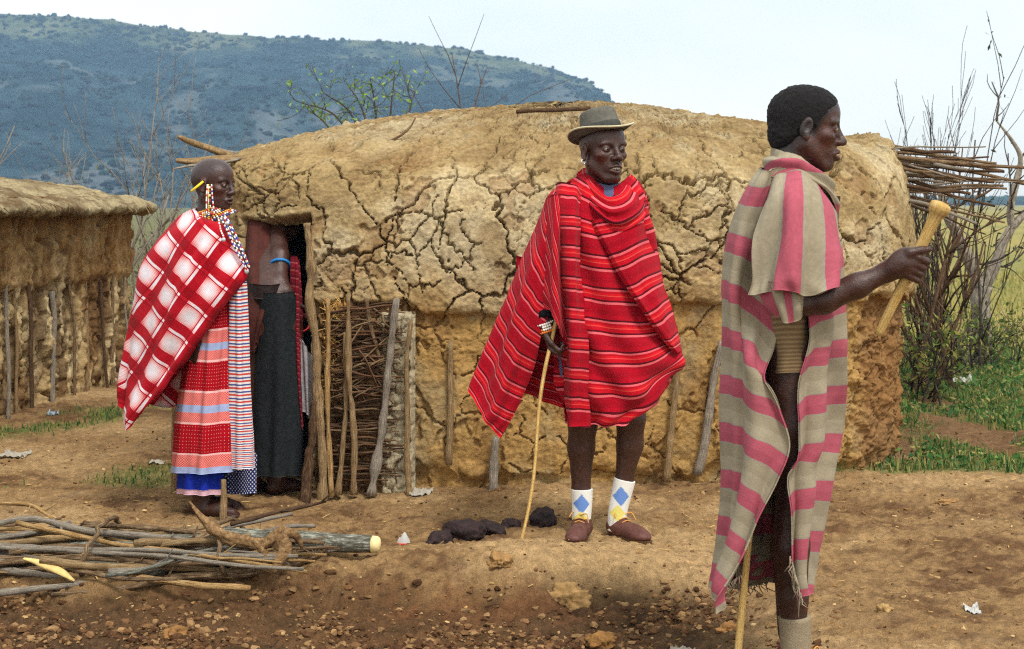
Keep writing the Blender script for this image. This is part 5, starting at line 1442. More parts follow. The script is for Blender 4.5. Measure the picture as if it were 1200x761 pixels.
# folds round the neck
rows = [[(692, 196, YC + .05), (692, 212, YC - .07), (711, 230, YC - .135), (729, 225, YC - .11), (739, 204, YC + .03)], [(684, 197, YC + .06), (687, 220, YC - .09), (713, 240, YC - .165), (737, 233, YC - .135), (746, 210, YC + .03)],
        [(680, 200, YC + .06), (688, 229, YC - .10), (716, 252, YC - .165), (743, 243, YC - .14), (752, 217, YC + .03)], [(676, 204, YC + .07), (690, 236, YC - .12), (719, 261, YC - .195), (748, 249, YC - .16), (757, 226, YC + .03)],
        [(674, 210, YC + .07), (694, 247, YC - .12), (723, 271, YC - .18), (752, 258, YC - .15), (761, 240, YC + .03)]]
pcs.append(cloth(rows, 80, 60, lambda u, v, A: 0.010 * np.sin(v * 19) * np.sin(np.clip(u, 0, 1) * 3.14), 0.002, 27, lambda u, v, ux, vy, A: np.stack([ux, vy * 1.0 + 0.05], -1)))
cloth_object('blanket', pcs, MAT_SHUKA, manc)
# shirt showing at the neck and beside the hand
t = NT('blue_dotted_cotton'); uv = t.attr('cloth'); x, y, _ = t.sep(uv)
dt = t.math('MULTIPLY', t.math('SINE', t.math('MULTIPLY', x, 900)), t.math('SINE', t.math('MULTIPLY', y, 900)))
MAT_SHIRT = t.done(t.mix(t.rng(dt, 0.0, 0.3), srgb(44, 56, 92), srgb(118, 126, 152)), 0.9, 0.1)
sh = [cloth([[(700, 214, YC - .06), (714, 217, YC - .09), (728, 214, YC - .06)], [(700, 226, YC - .09), (716, 230, YC - .115), (730, 226, YC - .08)], [(702, 238, YC - .11), (716, 242, YC - .13), (730, 238, YC - .10)]], 20, 20, None, 0.002, 31),
      cloth([[(654, 384, YC - .06), (662, 384, YC - .08), (670, 386, YC - .07)], [(655, 430, YC - .06), (662, 432, YC - .08), (670, 434, YC - .07)], [(661, 452, YC - .06), (664, 456, YC - .07), (670, 454, YC - .07)]], 16, 30, lambda u, v, A: 0.006 * np.sin(u * 12), 0.002, 32)]
cloth_object('shirt', sh, MAT_SHIRT, manc)
# hat
hc_ = W(-0.012, 0, 0.066)
hu = R @ np.array((-0.20, -0.10, 1.0)); hu /= np.linalg.norm(hu); hf2 = R[:, 0] - hu * (R[:, 0] @ hu); hf2 /= np.linalg.norm(hf2); hl = np.cross(hu, hf2)
def lathe(prof, seg, fx=1.0, fy=1.0, wav=None):
    a = np.linspace(0, 2 * np.pi, seg, endpoint=False)
    V = []
    for (r, z) in prof:
        x, y = r * fx * np.cos(a), r * fy * np.sin(a); zz = z + (wav(a, r) if wav else 0) + 0 * a
        V.append(hc_ + x[:, None] * hf2 + y[:, None] * hl + zz[:, None] * hu)
    return np.vstack(V), grid_faces(seg, len(prof), True)
wav = lambda a, r: (sstep(0.09, 0.135, r) * 0.016 * np.cos(2 * a) * -1.0)
dent = lambda a, r: 0
HATM = simple_mat('grey_felt', srgb(98, 96, 88), 0.95, 0.1, 0.18, 60, 0.3); HATB = simple_mat('hat_band', srgb(70, 70, 66), 0.9, 0.15, 0.15, 60); HATT = simple_mat('cream_trim', srgb(190, 182, 150), 0.8, 0.2, 0.12, 60)
cr = [(0.085, 0.0), (0.084, 0.028), (0.080, 0.055), (0.076, 0.080), (0.070, 0.094), (0.056, 0.099), (0.030, 0.090), (0.0, 0.082)]
t_ = np.linspace(0, len(cr) - 1, 40); crs = catmull(np.array(cr), t_)
V, f = lathe(crs, 56, 1.10, 0.95)
hat = sub('hat', make_mesh('hat', V, f, HATM), manc)
bp = [(0.083, 0.010), (0.098, 0.002), (0.115, 0.003), (0.132, 0.007), (0.138, 0.009), (0.138, 0.005), (0.130, 0.001), (0.112, -0.004), (0.096, -0.006), (0.080, -0.004)]
V, f = lathe(catmull(np.array(bp), np.linspace(0, len(bp) - 1, 40)), 72, 1.06, 0.98, wav)
sub2('brim', make_mesh('brim', V, f, HATM), hat)
V, f = lathe([(0.0855, 0.006), (0.0868, 0.010), (0.0868, 0.030), (0.0852, 0.034)], 56, 1.10, 0.95)
sub2('hat_band', make_mesh('hat_band', V, f, HATB), hat)
ring_r = [(0.1365 + 0.0035 * math.cos(q), 0.008 + 0.0042 * math.sin(q)) for q in np.linspace(0, 2 * math.pi, 9)]
V, f = lathe(ring_r, 72, 1.06, 0.98, wav)
sub2('brim_trim', make_mesh('brim_trim', V, f, HATT), hat)
# socks and shoes
t = NT('argyle_sock'); uv = t.attr('cloth'); a = t.attr('col', 'Color')
MAT_SOCK = t.done(t.mix(1.0, a, t.comb(*(t.rng(t.noise(uv, 300, 2), 0.3, 0.7, 0.9, 1.08),) * 3), 'MULTIPLY'), 0.95, 0.1)
def sock(pts, rs_, diamonds, name='sock'):
    V, f = tube(pts, rs_, 56, 0.03, 3, 22)
    col = np.tile(np.array(srgb(226, 226, 220)), (len(V), 1))
    for (c, col2, w, h) in diamonds:
        d = np.abs(V[:, 0] - c[0]) / w + np.abs(V[:, 2] - c[2]) / h
        m = (d < 1) & (V[:, 1] < np.mean([p[1] for p in pts]) + 0.02)
        col[m] = np.array(col2)
    return make_mesh(name, V, f, MAT_SOCK, True, col, uv=V[:, [0, 2]])
bl, ye = srgb(106, 142, 206), srgb(224, 214, 120)
sub('sock', sock([P(682, 573, YC), P(682, 590, YC), P(681.5, 608, YC), P(682, 626, YC)], [0.045, 0.042, 0.039, 0.038], [(P(681, 589, YC), bl, 0.034, 0.042), (P(680, 607, YC), ye, 0.034, 0.036)]), manc)
sub('sock', sock([P(732, 562, YC), P(728, 580, YC), P(724, 600, YC), P(722, 622, YC)], [0.045, 0.042, 0.039, 0.038], [(P(727, 580, YC), bl, 0.034, 0.042), (P(723, 600, YC), ye, 0.034, 0.036)]), manc)
MAT_LEATHER = simple_mat('brown_leather', srgb(94, 58, 50), 0.6, 0.35, 0.3, 40, 0.4); MAT_SOLE = simple_mat('shoe_sole', srgb(86, 64, 44), 0.9, 0.1, 0.2, 50); MAT_LACE = simple_mat('tan_lace', srgb(206, 150, 82), 0.9, 0.1, 0.1)
def shoe(root, heel, fdir, mat=MAT_LEATHER, L=0.27):
    f_ = np.array((fdir[0], fdir[1], 0.0)); f_ /= np.linalg.norm(f_); Rm = rot_cols(f_)
    Q = lambda x, y, z: np.asarray(heel) + Rm @ np.array((x, y, z))
    Bs = Body()
    Bs.cap(Q(0.04, 0, 0.045), Q(0.045, 0, 0.070), 0.040, 0.038, 0.02).ell(Q(0.05, 0, 0.035), (0.060, 0.043, 0.04), Rm, 0.02)
    Bs.ell(Q(0.135, 0, 0.034), (0.09, 0.040, 0.036), Rm, 0.03).ell(Q(0.195, 0, 0.027), (0.060, 0.041, 0.025), Rm, 0.02)
    Bs.cap(Q(0.05, 0, 0.145), Q(0.05, 0, 0.09), 0.037, 0.030, 0.004, 's')
    V, q = Bs.mesh(0.005); V = relax(V, q, 2, 0.4); V[:, 2] = np.maximum(V[:, 2], heel[2] + 0.008)
    sh_ = sub('shoe', make_mesh('shoe', V, q, mat), root)
    t_ = np.linspace(0, 2 * np.pi, 40, endpoint=False); ox = 0.128 + 0.138 * np.cos(t_); oy = 0.047 * np.sin(t_) * (0.86 + 0.14 * np.cos(t_ * 1.0))
    V = np.vstack([[Q(a, b, z) for a, b in zip(ox, oy)] for z in (-0.004, 0.014)]); V = np.vstack([V, [Q(0.128, 0, 0.014)], [Q(0.128, 0, -0.004)]])
    i = np.arange(40); j = (i + 1) % 40
    sub2('sole', make_mesh('sole', V, [np.stack([i, j, j + 40, i + 40], 1), np.vstack([np.stack([i + 40, j + 40, np.full(40, 80)], 1), np.stack([j, i, np.full(40, 81)], 1)])], MAT_SOLE, False), sh_)
    lp = []
    for k in range(4):
        x = 0.088 + 0.018 * k; z = 0.084 - 0.009 * k
        lp.append(tube([Q(x, -0.022, z - 0.008), Q(x + 0.004, 0, z), Q(x, 0.022, z - 0.008)], 0.0026, 5, 0, 0, 3))
    lp.append(tube([Q(0.085, 0, 0.094), Q(0.075, -0.03, 0.105), Q(0.09, -0.045, 0.085)], 0.0026, 5, 0, 0, 4)); lp.append(tube([Q(0.085, 0, 0.094), Q(0.10, 0.03, 0.102), Q(0.12, 0.04, 0.07)], 0.0026, 5, 0, 0, 4))
    sub2('lace', make_mesh('lace', *join(lp), MAT_LACE), sh_)
hl1 = P(684, 628, YC + 0.045); hl1[2] = gL - 0.004; hr1 = P(716, 628, YC + 0.045); hr1[2] = gR - 0.004
shoe(manc, hl1, (-0.22, -1)); shoe(manc, hr1, (0.55, -0.85))
# walking stick
st_top = P(652, 366, YC - 0.145); st_bot = P(610, 645, YC - 0.26); st_bot[2] = float(gz(st_bot[0], st_bot[1])) - 0.01
pts = [st_bot + (st_top - st_bot) * q + np.array((0.012 * math.sin(q * 7), 0, 0.0)) for q in np.linspace(0, 1, 9)]
o = link('walking_stick', stick_mesh('walking_stick', pts, np.linspace(0.0068, 0.0085, 9), MAT_YELLOW, 9, 4, 0.10, 3)); tag(o, 'thin pale walking stick in the hatted man\'s hand', 'stick')

# ------------------------------------------------------------------ man in the grey and pink blanket
YR = 4.88
manr = person('man in grey and pink striped blanket seen from the side holding a club', (0.86, YR, float(gz_base(0.86, YR))))
B = Body()
rO = P(945, 150, YR); rf = (1.0, -0.10, -0.10)
W2, R2 = head(B, rO, rf, 1.055, u=(0.10, 0, 1), mouth=0.001, jaw=1.02, neck_to=P(922, 212, YR), neck_r=0.054)
V1, F1 = B.mesh(0.0032)
Bt = Body()
Bt.ell(P(926, 250, YR), (0.105, 0.19, 0.11), None, 0.05).ell(P(925, 330, YR), (0.11, 0.15, 0.20), None, 0.06).ell(P(925, 410, YR), (0.11, 0.14, 0.12), None, 0.06)
Bt.chain([P(926, 420, YR - 0.07), P(929, 500, YR - 0.08), P(929, 580, YR - 0.07), P(926, 640, YR - 0.06), P(929, 700, YR - 0.05), P(932, 748, YR - 0.05)], [0.085, 0.068, 0.050, 0.056, 0.044, 0.036], 0.02)
Bt.chain([P(925, 420, YR + 0.09), P(927, 560, YR + 0.10), P(925, 640, YR + 0.10), P(925, 742, YR + 0.10)], [0.08, 0.055, 0.052, 0.036], 0.02)
Bt.cap(P(930, 245, YR + 0.19), P(925, 340, YR + 0.2), 0.055, 0.04, 0.03)
V2, F2 = Bt.mesh(0.0095)
Ba = Body()
sh_ = P(932, 240, YR - 0.18); el = P(938, 356, YR - 0.19); wr2 = P(1041, 318, YR - 0.22)
Ba.chain([sh_, P(934, 300, YR - 0.18), el], [0.050, 0.042, 0.036], 0.03)
Ba.chain([el, P(965, 351, YR - 0.20), P(1005, 335, YR - 0.215), wr2], [0.036, 0.040, 0.034, 0.0255], 0.02)
# closed fist round the club
clubA, clubB = P(1029, 393, YR - 0.20), P(1104, 238, YR - 0.26)
cd = (clubB - clubA) / np.linalg.norm(clubB - clubA)
grip = P(1066, 312, YR - 0.232)
fd = P(1075, 300, YR) - P(1041, 318, YR); fd /= np.linalg.norm(fd)
toCam = np.array((0, -1.0, 0))
pal = P(1058, 308, YR - 0.235)
Rm = np.stack([fd, np.cross(toCam, fd), toCam], 1)
Ba.ell(pal + toCam * 0.012, (0.050, 0.040, 0.021), Rm, 0.02)
Ba.cap(wr2, pal + toCam * 0.006, 0.028, 0.030, 0.02)
# fingers: from the knuckles (right, camera side) round the shaft to the far side
pd = np.cross(cd, toCam); pd /= np.linalg.norm(pd)
if pd[0] < 0: pd = -pd
for i, o_ in enumerate((0.030, 0.010, -0.010, -0.029)):
    r = 0.0115 - 0.0008 * i
    c0 = grip + cd * o_
    a0 = c0 + toCam * 0.024 + pd * 0.006; a1 = c0 + pd * 0.034 + toCam * 0.014; a2 = c0 + pd * 0.030 - toCam * 0.022; a3 = c0 + pd * 0.0 - toCam * 0.028
    Ba.cap(pal + toCam * 0.018 + cd * o_ * 0.8, a0, r, r * 1.1, 0.008).cap(a0, a1, r * 1.1, r, 0.004).cap(a1, a2, r, r * 0.92, 0.004).cap(a2, a3, r * 0.92, r * 0.8, 0.004)
# thumb lies across the top of the grip and points right
Ba.cap(pal + cd * 0.034 - fd * 0.012 + toCam * 0.006, P(1066, 296, YR - 0.262), 0.016, 0.0135, 0.012).cap(P(1066, 296, YR - 0.262), P(1079, 293.5, YR - 0.264), 0.0135, 0.0120, 0.005).cap(P(1079, 293.5, YR - 0.264), P(1088, 292.5, YR - 0.258), 0.0115, 0.0095, 0.005)
V3, F3 = Ba.mesh(0.0032)
V1 = relax(V1, F1, 1, 0.3); V2 = relax(V2, F2, 2, 0.4); V3 = relax(V3, F3, 1, 0.3)
V_, F_ = join([(V1, F1), (V2, F2), (V3, F3)])
def keep_r(x, y, z):
    line = x - np.interp(z, [-0.12, -0.045, -0.03, -0.022, 0.0, 0.02, 0.05, 0.08, 0.12], [-0.035, -0.035, -0.02, 0.018, 0.026, 0.038, 0.060, 0.088, 0.12]) - 0.005 * perlin(y * 60, z * 60, x * 60, seed=31)   # hairline: forehead, temple, sideburn, then behind the ear
    return np.maximum.reduce([line, -(z + 0.085) - 0.25 * (x + 0.06), -0.02 + 0 * x - 0])
sub('body', make_mesh('body', V_, F_, MAT_SKIN, True, np.vstack([skin_cols(V1, W2, R2, rO, 1.055, hairline=keep_r), skin_cols(V2, base=SKIN * 0.85), skin_cols(V3)])), manr)
add_eyes(manr, W2, R2, 1.055)
hair_obj(manr, rO, R2, 1.055, keep_r, 0.0040, 0.0020, 0.0034, freq=95.0)
# blanket
GREY, PINK, BLU = srgb(158, 143, 114), srgb(166, 82, 96), srgb(142, 136, 122)
def grey_pink(name, axis):
    return stripes_mat(name, [(0.0, srgb(144, 134, 112)), (0.28, srgb(154, 144, 122)), (0.545, BLU), (0.57, PINK), (0.78, srgb(158, 76, 90)), (0.97, BLU)], 0.142, axis=axis, wob=0.006)
MAT_BLK = grey_pink('grey_pink_wool', 1)
pr = []
# back drape: from its near edge round the man's back to the far side
E1 = [(215, 925), (250, 925), (290, 918), (330, 912), (368, 911), (396, 914), (434, 893), (474, 909), (515, 928), (552, 918), (590, 898), (625, 884), (665, 869), (690, 846)]
def e1(y): return np.interp(y, [a for a, b in E1], [b for a, b in E1])
rows = []
for y0, xl, xm in [(196, 893, 898), (215, 880, 886), (250, 862, 872), (290, 852, 864), (330, 847, 860), (362, 846, 860), (400, 847, 861), (440, 848, 862), (480, 849, 862), (520, 850, 862), (560, 851, 862), (600, 851, 860), (640, 848, 854), (672, 843, 848), (690, 838, 842)]:
    sl = 44 * sstep(200, 330, y0) * (1 if y0 < 640 else 0.7)
    x3 = e1(y0 + sl); xm = min(xm, xl + (x3 - xl) * 0.3); x2 = xm + (x3 - xm) * 0.5; lo = sstep(640, 690, y0)
    dn = 0.09 * sstep(400, 345, y0)
    rows.append([(950 - 60 * lo, y0 - 4, YR + 0.20), (905 - 45 * lo, y0 - 2, YR + 0.20 - 0.05 * lo), (xl + 14 - 8 * lo, y0, YR + 0.15 - 0.06 * lo), (xl, y0 + 1, YR + 0.02), (xm, y0 + 5, YR - 0.11), (x2, y0 + 0.55 * sl, YR - 0.19 + dn), (x3, y0 + sl, YR - 0.215 + dn)])
vl = np.array([0, 19, 54, 94, 134, 166, 204, 244, 284, 324, 364, 404, 444, 476, 494]) * YR / F
pr.append(cloth(rows, 120, 200, lambda u, v, A: (0.018 * np.sin(u * 26 + v * 3.5 + 1.5 * perlin(u * 3, v * 3, seed=2)) * sstep(0.2, 0.6, v) + 0.008 * perlin(u * 10 - v * 5, v * 4, seed=3) - 0.02 * np.exp(-((u - 0.69 + 0.03 * v) / 0.025) ** 2) * sstep(0.1, 0.3, v) + 0.022 * np.sin((u - 0.8) * 16) * sstep(0.8, 0.9, u) * np.exp(-((v - 0.52) / 0.16) ** 2)) , 0.002, 41, uv_len(vl, 0.0, 0.03)))
# front drape
rows = []
for yl, xl, yr, xr in [(300, 948, 280, 986), (350, 946, 333, 990), (400, 948, 380, 989), (450, 935, 428, 986), (500, 935, 478, 983), (536, 934, 515, 979), (560, 923, 540, 975), (600, 927, 580, 967), (650, 929, 632, 955), (688, 932, 674, 948), (702, 938, 694, 945)]:
    rows.append([(xl, yl, YR - 0.17), (xl + (xr - xl) * 0.35, yl + (yr - yl) * 0.4, YR - 0.16), (xl + (xr - xl) * 0.72, yl + (yr - yl) * 0.75, YR - 0.10), (xr, yr, YR + 0.0), (xr - 6, yr - 3, YR + 0.10), (xr - 25, yr - 4, YR + 0.17)])
vl = np.array([0, 50, 101, 152, 202, 238, 262, 302, 352, 390, 404]) * YR / F
pr.append(cloth(rows, 70, 170, lambda u, v, A: 0.020 * np.sin(u * 20 + 1.5 + 1.5 * v + 1.2 * perlin(u * 3, v * 4, seed=4)) * sstep(0.05, 0.4, v), 0.002, 43, uv_len(vl, 0.0, 0.06)))
# far side, seen from inside between the two
rows = [[(985 - 8 * i, y, YR + 0.14), (945 - 4 * i, y, YR + 0.205), (905 - 2 * i, y, YR + 0.21), (866 - 0.5 * i, y + 6, YR + 0.10)] for i, y in enumerate((230, 330, 430, 530, 610, 662, 684))]
pr.append(cloth(rows, 50, 90, lambda u, v, A: 0.012 * np.sin(u * 19), 0.002, 45, uv_rows(0, 1.2)))
cloth_object('blanket', pr, MAT_BLK, manr)
# the end thrown over the shoulder: its stripes hang downwards
MAT_BLK2 = stripes_mat('grey_pink_wool_end', [(0.0, srgb(154, 144, 122)), (0.26, BLU), (0.275, PINK), (0.505, BLU), (0.52, srgb(146, 136, 114)), (0.70, BLU), (0.715, PINK), (0.855, BLU), (0.87, srgb(152, 142, 120))], 1.0, axis=0, wob=0.01)
rows = [[(904, 212, YR - 0.09), (916, 203, YR - 0.13), (930, 200, YR - 0.15), (946, 203, YR - 0.13), (960, 212, YR - 0.08), (971, 224, YR + 0.02)], [(895, 245, YR - 0.16), (910, 232, YR - 0.21), (930, 229, YR - 0.24), (952, 232, YR - 0.22), (970, 242, YR - 0.15), (982, 252, YR + 0.0)],
        [(887, 285, YR - 0.19), (906, 280, YR - 0.24), (928, 278, YR - 0.275), (952, 280, YR - 0.265), (974, 284, YR - 0.20), (988, 288, YR - 0.02)], [(881, 325, YR - 0.21), (902, 322, YR - 0.25), (925, 322, YR - 0.285), (952, 324, YR - 0.285), (976, 318, YR - 0.24), (989, 312, YR - 0.06)],
        [(878, 346, YR - 0.22), (902, 342, YR - 0.25), (925, 341, YR - 0.295), (952, 346, YR - 0.295), (974, 338, YR - 0.27), (987, 326, YR - 0.13)]]
ends = [cloth(rows, 100, 100, lambda u, v, A: 0.022 * np.sin(u * 15 + 0.6 + 2.4 * v + 1.2 * perlin(u * 2, v * 2, seed=18)) * sstep(0.05, 0.7, v) + 0.009 * np.sin(u * 36 - 3 * v) * sstep(0.5, 1, v) + 0.010 * perlin(u * 5, v * 3, seed=8), 0.002, 47, lambda u, v, ux, vy, A: np.stack([u, v], -1))]
rows = [[(884, 330, YR - 0.16), (900, 330, YR - 0.235), (922, 334, YR - 0.255), (945, 338, YR - 0.235)], [(893, 352, YR - 0.17), (908, 356, YR - 0.245), (926, 360, YR - 0.26), (946, 358, YR - 0.23)], [(908, 366, YR - 0.18), (916, 374, YR - 0.24), (928, 379, YR - 0.245), (944, 364, YR - 0.21)]]
ends.append(cloth(rows, 50, 40, lambda u, v, A: 0.008 * np.sin(u * 17), 0.002, 49, lambda u, v, ux, vy, A: np.stack([u * 0.9 + 0.2, v], -1)))
cloth_object('blanket_end', ends, MAT_BLK2, manr)
# collar rolled round the neck
col = []
rows = [[(918, 176, YR + 0.12), (907, 175, YR + 0.03), (917, 180, YR - 0.06), (936, 185, YR - 0.085), (955, 196, YR - 0.07), (970, 214, YR - 0.01), (970, 222, YR + 0.06)],
        [(915, 176, YR + 0.15), (900, 180, YR + 0.03), (912, 184, YR - 0.09), (937, 188, YR - 0.125), (961, 202, YR - 0.10), (975, 216, YR - 0.01), (976, 224, YR + 0.08)],
        [(912, 182, YR + 0.17), (895, 192, YR + 0.03), (909, 194, YR - 0.10), (938, 197, YR - 0.145), (964, 212, YR - 0.115), (979, 230, YR - 0.01), (979, 240, YR + 0.10)],
        [(910, 192, YR + 0.18), (889, 206, YR + 0.03), (905, 208, YR - 0.10), (938, 207, YR - 0.140), (966, 222, YR - 0.11), (981, 246, YR - 0.01), (980, 260, YR + 0.10)]]
col.append(cloth(rows, 110, 50, lambda u, v, A: 0.008 * np.sin(v * 12 + u * 5), 0.002, 51, lambda u, v, ux, vy, A: np.stack([ux, vy * 1.15 + 0.10 + 0.30 * ux], -1)))
cloth_object('collar_fold', col, MAT_BLK, manr)
# ribbed shirt under the blanket
t = NT('ribbed_brown_knit'); uv = t.attr('cloth'); f = t.math('SINE', t.math('MULTIPLY', t.sep(uv)[1], 420)); t.bump(f, 0.25, 0.004)
MAT_KNIT = t.done(t.mix(t.rng(f, -0.6, 0.6), srgb(112, 92, 66), srgb(136, 114, 84)), 0.95, 0.1)
rows = [ring([(895, y + 4), (908, y + 1), (926, y), (945, y), (962, y + 2)], YR, 0.165, seam=True) for y in (250, 300, 350, 400, 437)]
cloth_object('shirt', [cloth(rows, 90, 90, lambda u, v, A: 0.004 * np.sin(u * 30 + v * 9), 0.002, 53)], MAT_KNIT, manr)
# frayed ends
MAT_FRAY = simple_mat('frayed_wool', srgb(150, 136, 116), 0.95, 0.1, 0.3, 40)
rf_ = np.random.default_rng(4)
for (x0, y0, x1, y1, n, L, Y) in [(926, 652, 940, 702, 15, 26, YR - 0.175), (838, 694, 872, 672, 18, 16, YR - 0.02), (866, 688, 900, 682, 22, 14, YR + 0.13)]:
    fr = []
    for k in range(n):
        q = k / (n - 1); a = P(x0 + (x1 - x0) * q, y0 + (y1 - y0) * q, Y); L2 = L * rf_.uniform(0.3, 1.0) * Y / F
        fr.append(tube([a, a + np.array((rf_.normal(0, 0.006), rf_.normal(0, 0.004), -L2 * 0.5)), a + np.array((rf_.normal(0, 0.012), rf_.normal(0, 0.006), -L2))], [0.0022, 0.0018, 0.0009], 4))
    sub('fringe', make_mesh('fringe', *join(fr), MAT_FRAY), manr)
# sock and shoe
MAT_KSOCK = simple_mat('grey_ribbed_sock', srgb(150, 136, 112), 0.95, 0.1, 0.2, 200, 0.5)
sub('sock', make_mesh('sock', *tube([P(931, 723, YR - 0.05), P(932, 740, YR - 0.05), P(933, 766, YR - 0.05)], [0.050, 0.047, 0.046], 28, 0.02, 2, 5), MAT_KSOCK), manr)
MAT_SHOE2 = simple_mat('burgundy_leather', srgb(112, 34, 42), 0.4, 0.5, 0.3, 30, 0.3)
hr2 = P(918, 770, YR - 0.05); hr2[2] = float(gz(hr2[0], hr2[1])) - 0.003; shoe(manr, hr2, (1, -0.18), MAT_SHOE2)
hr3 = P(908, 770, YR + 0.10); hr3[2] = float(gz(hr3[0], hr3[1])) - 0.003; shoe(manr, hr3, (1, -0.05), MAT_SHOE2)
# club with carved head
Ls = np.linspace(0, 1, 11); cp = [clubA + (clubB - clubA) * q for q in np.concatenate([Ls[:-1] * 0.90, [0.90, 0.93, 0.96, 0.985, 1.0, 1.006]])]
crd = [0.014, 0.0150, 0.0155, 0.016, 0.0165, 0.017, 0.0175, 0.018, 0.0185, 0.020, 0.0225, 0.0315, 0.0360, 0.0345, 0.025, 0.010]
o = link('wooden_club', stick_mesh('wooden_club', cp, np.array(crd) * 0.88, MAT_YELLOW, 18, 3, 0.05, 5)); tag(o, 'pale wooden club with a knobbed head in the right man\'s fist', 'club')
# his long stick
sb = P(860, 775, YR - 0.06); sb[2] = float(gz(sb[0], sb[1])) - 0.01
stp = P(884, 560, YR + 0.02)
o = link('walking_stick', stick_mesh('walking_stick', [sb + (stp - sb) * q for q in np.linspace(0, 1, 5)], 0.0115, MAT_YELLOW, 10, 4, 0.08, 6)); tag(o, 'yellow stick showing below the hem of the grey and pink blanket', 'stick')

# ------------------------------------------------------------------ woman in the plaid blanket
YL = 7.24
wom = person('woman with shaved head, bead collars and red and white plaid blanket, standing', (-1.37, YL, float(gz_base(-1.37, YL))))
B = Body()
lO = P(250, 217, YL); lf = (1.0, -0.42, -0.04)
W3, R3 = head(B, lO, lf, 1.0, u=(0.06, 0, 1), mouth=0.0015, jaw=0.97, neck_to=P(243, 268, YL), neck_r=0.044)
V1, F1 = B.mesh(0.0034)
Bt = Body()
Bt.ell(P(240, 285, YL), (0.10, 0.155, 0.09), None, 0.05).ell(P(242, 340, YL), (0.11, 0.14, 0.16), None, 0.06).ell(P(244, 400, YL), (0.13, 0.15, 0.14), None, 0.06)
Bt.cap(P(238, 280, YL - 0.15), P(236, 340, YL - 0.16), 0.045, 0.04, 0.03).cap(P(238, 280, YL + 0.15), P(240, 340, YL + 0.16), 0.045, 0.04, 0.03)
Bt.ell(P(270, 300, YL - 0.04), (0.05, 0.055, 0.06), None, 0.03)
gy1 = float(gz(*P(238, 600, YL - .06)[:2])); gy2 = float(gz(*P(240, 600, YL + .10)[:2]))
def bare_foot(Bx, ank, z0, d):
    d = np.array((d[0], d[1], 0.0)); d /= np.linalg.norm(d); l = np.cross((0, 0, 1.0), d); b = np.array((ank[0], ank[1], z0))
    Bx.cap(b + np.array((0, 0, 0.03)) - d * 0.03, b + d * 0.08 + np.array((0, 0, 0.030)), 0.030, 0.030, 0.02).cap(b + d * 0.08 + np.array((0, 0, 0.030)), b + d * 0.15 + np.array((0, 0, 0.018)), 0.030, 0.022, 0.02)
    for k in range(5): Bx.cap(b + d * 0.14 + l * (k - 2) * 0.015 + np.array((0, 0, 0.014)), b + d * (0.185 - 0.006 * abs(k - 1)) + l * (k - 2) * 0.017 + np.array((0, 0, 0.010)), 0.011, 0.009, 0.006)
    Bx.cap(b + np.array((0, 0, 0.03)), b + np.array((0, 0, 0.16)), 0.034, 0.036, 0.02)
a1 = P(236, 560, YL - 0.06); a2 = P(240, 560, YL + 0.10)
Bt.chain([P(244, 420, YL - 0.07), P(240, 500, YL - 0.06), P(237, 545, YL - 0.06), a1, np.array((a1[0], a1[1], gy1 + 0.10))], [0.08, 0.055, 0.052, 0.046, 0.038], 0.02)
Bt.chain([P(244, 420, YL + 0.08), P(242, 500, YL + 0.09), P(241, 545, YL + 0.10), a2, np.array((a2[0], a2[1], gy2 + 0.10))], [0.08, 0.055, 0.052, 0.046, 0.038], 0.02)
bare_foot(Bt, a1, gy1, (1, -0.3)); bare_foot(Bt, a2, gy2, (1, -0.1))
V2, F2 = Bt.mesh(0.008)
V1 = relax(V1, F1, 1, 0.3); V2 = relax(V2, F2, 2, 0.35)
V_, F_ = join([(V1, F1), (V2, F2)])
sub('body', make_mesh('body', V_, F_, MAT_SKIN, True, np.vstack([skin_cols(V1, W3, R3, lO, 1.0, True), skin_cols(V2)])), wom)
add_eyes(wom, W3, R3, 1.0)
# plaid
t = NT('red_white_plaid'); uv = t.attr('cloth'); x, y, _ = t.sep(uv)
def plaid_axis(x):
    f = t.math('FRACT', t.math('DIVIDE', x, 0.150))
    bell = t.ramp(f, [(0.0, (0, 0, 0)), (0.14, (0.0, 0.0, 0.0)), (0.15, (0.38, 0.38, 0.38)), (0.32, (0.85, 0.85, 0.85)), (0.44, (1, 1, 1)), (0.56, (0.85, 0.85, 0.85)), (0.72, (0.38, 0.38, 0.38)), (0.725, (0.02, 0.02, 0.02)), (0.76, (0.02, 0.02, 0.02)), (0.761, (0.95, 0.95, 0.95)), (0.84, (0.95, 0.95, 0.95)), (0.841, (0, 0, 0)), (1.0, (0, 0, 0))])
    fine = t.rng(t.math('SINE', t.math('MULTIPLY', x, 6.2832 / 0.0075)), -0.4, 0.4, 0.75, 1.0)
    return t.math('MULTIPLY', bell, fine)
px_, py_ = plaid_axis(x), plaid_axis(y)
m = t.math('MULTIPLY', t.math('POWER', px_, 0.65), t.math('POWER', py_, 0.65))
m2 = t.math('MAXIMUM', t.math('MULTIPLY', m, 1.0), t.math('MULTIPLY', t.math('ADD', px_, py_), 0.12))
colr = t.ramp(m2, [(0.0, srgb(140, 5, 20)), (0.10, srgb(172, 12, 30)), (0.28, srgb(206, 66, 74)), (0.5, srgb(226, 176, 176)), (0.78, srgb(222, 222, 230))])
g = cloth_weave(t, uv)
MAT_PLAID = t.done(t.mix(1.0, colr, t.comb(g, g, g), 'MULTIPLY'), 0.95, 0.1, 0.04)
ca, sa = math.cos(math.radians(38)), math.sin(math.radians(38))
def uv_rot(du=0.0, dv=0.0, use=None):
    return lambda u, v, ux, vy, A: np.stack([ca * (A[..., 0] * 1.08) - sa * A[..., 2] + du + 3, sa * (A[..., 0] * 1.08) + ca * A[..., 2] + dv + 3], -1)
pl = []
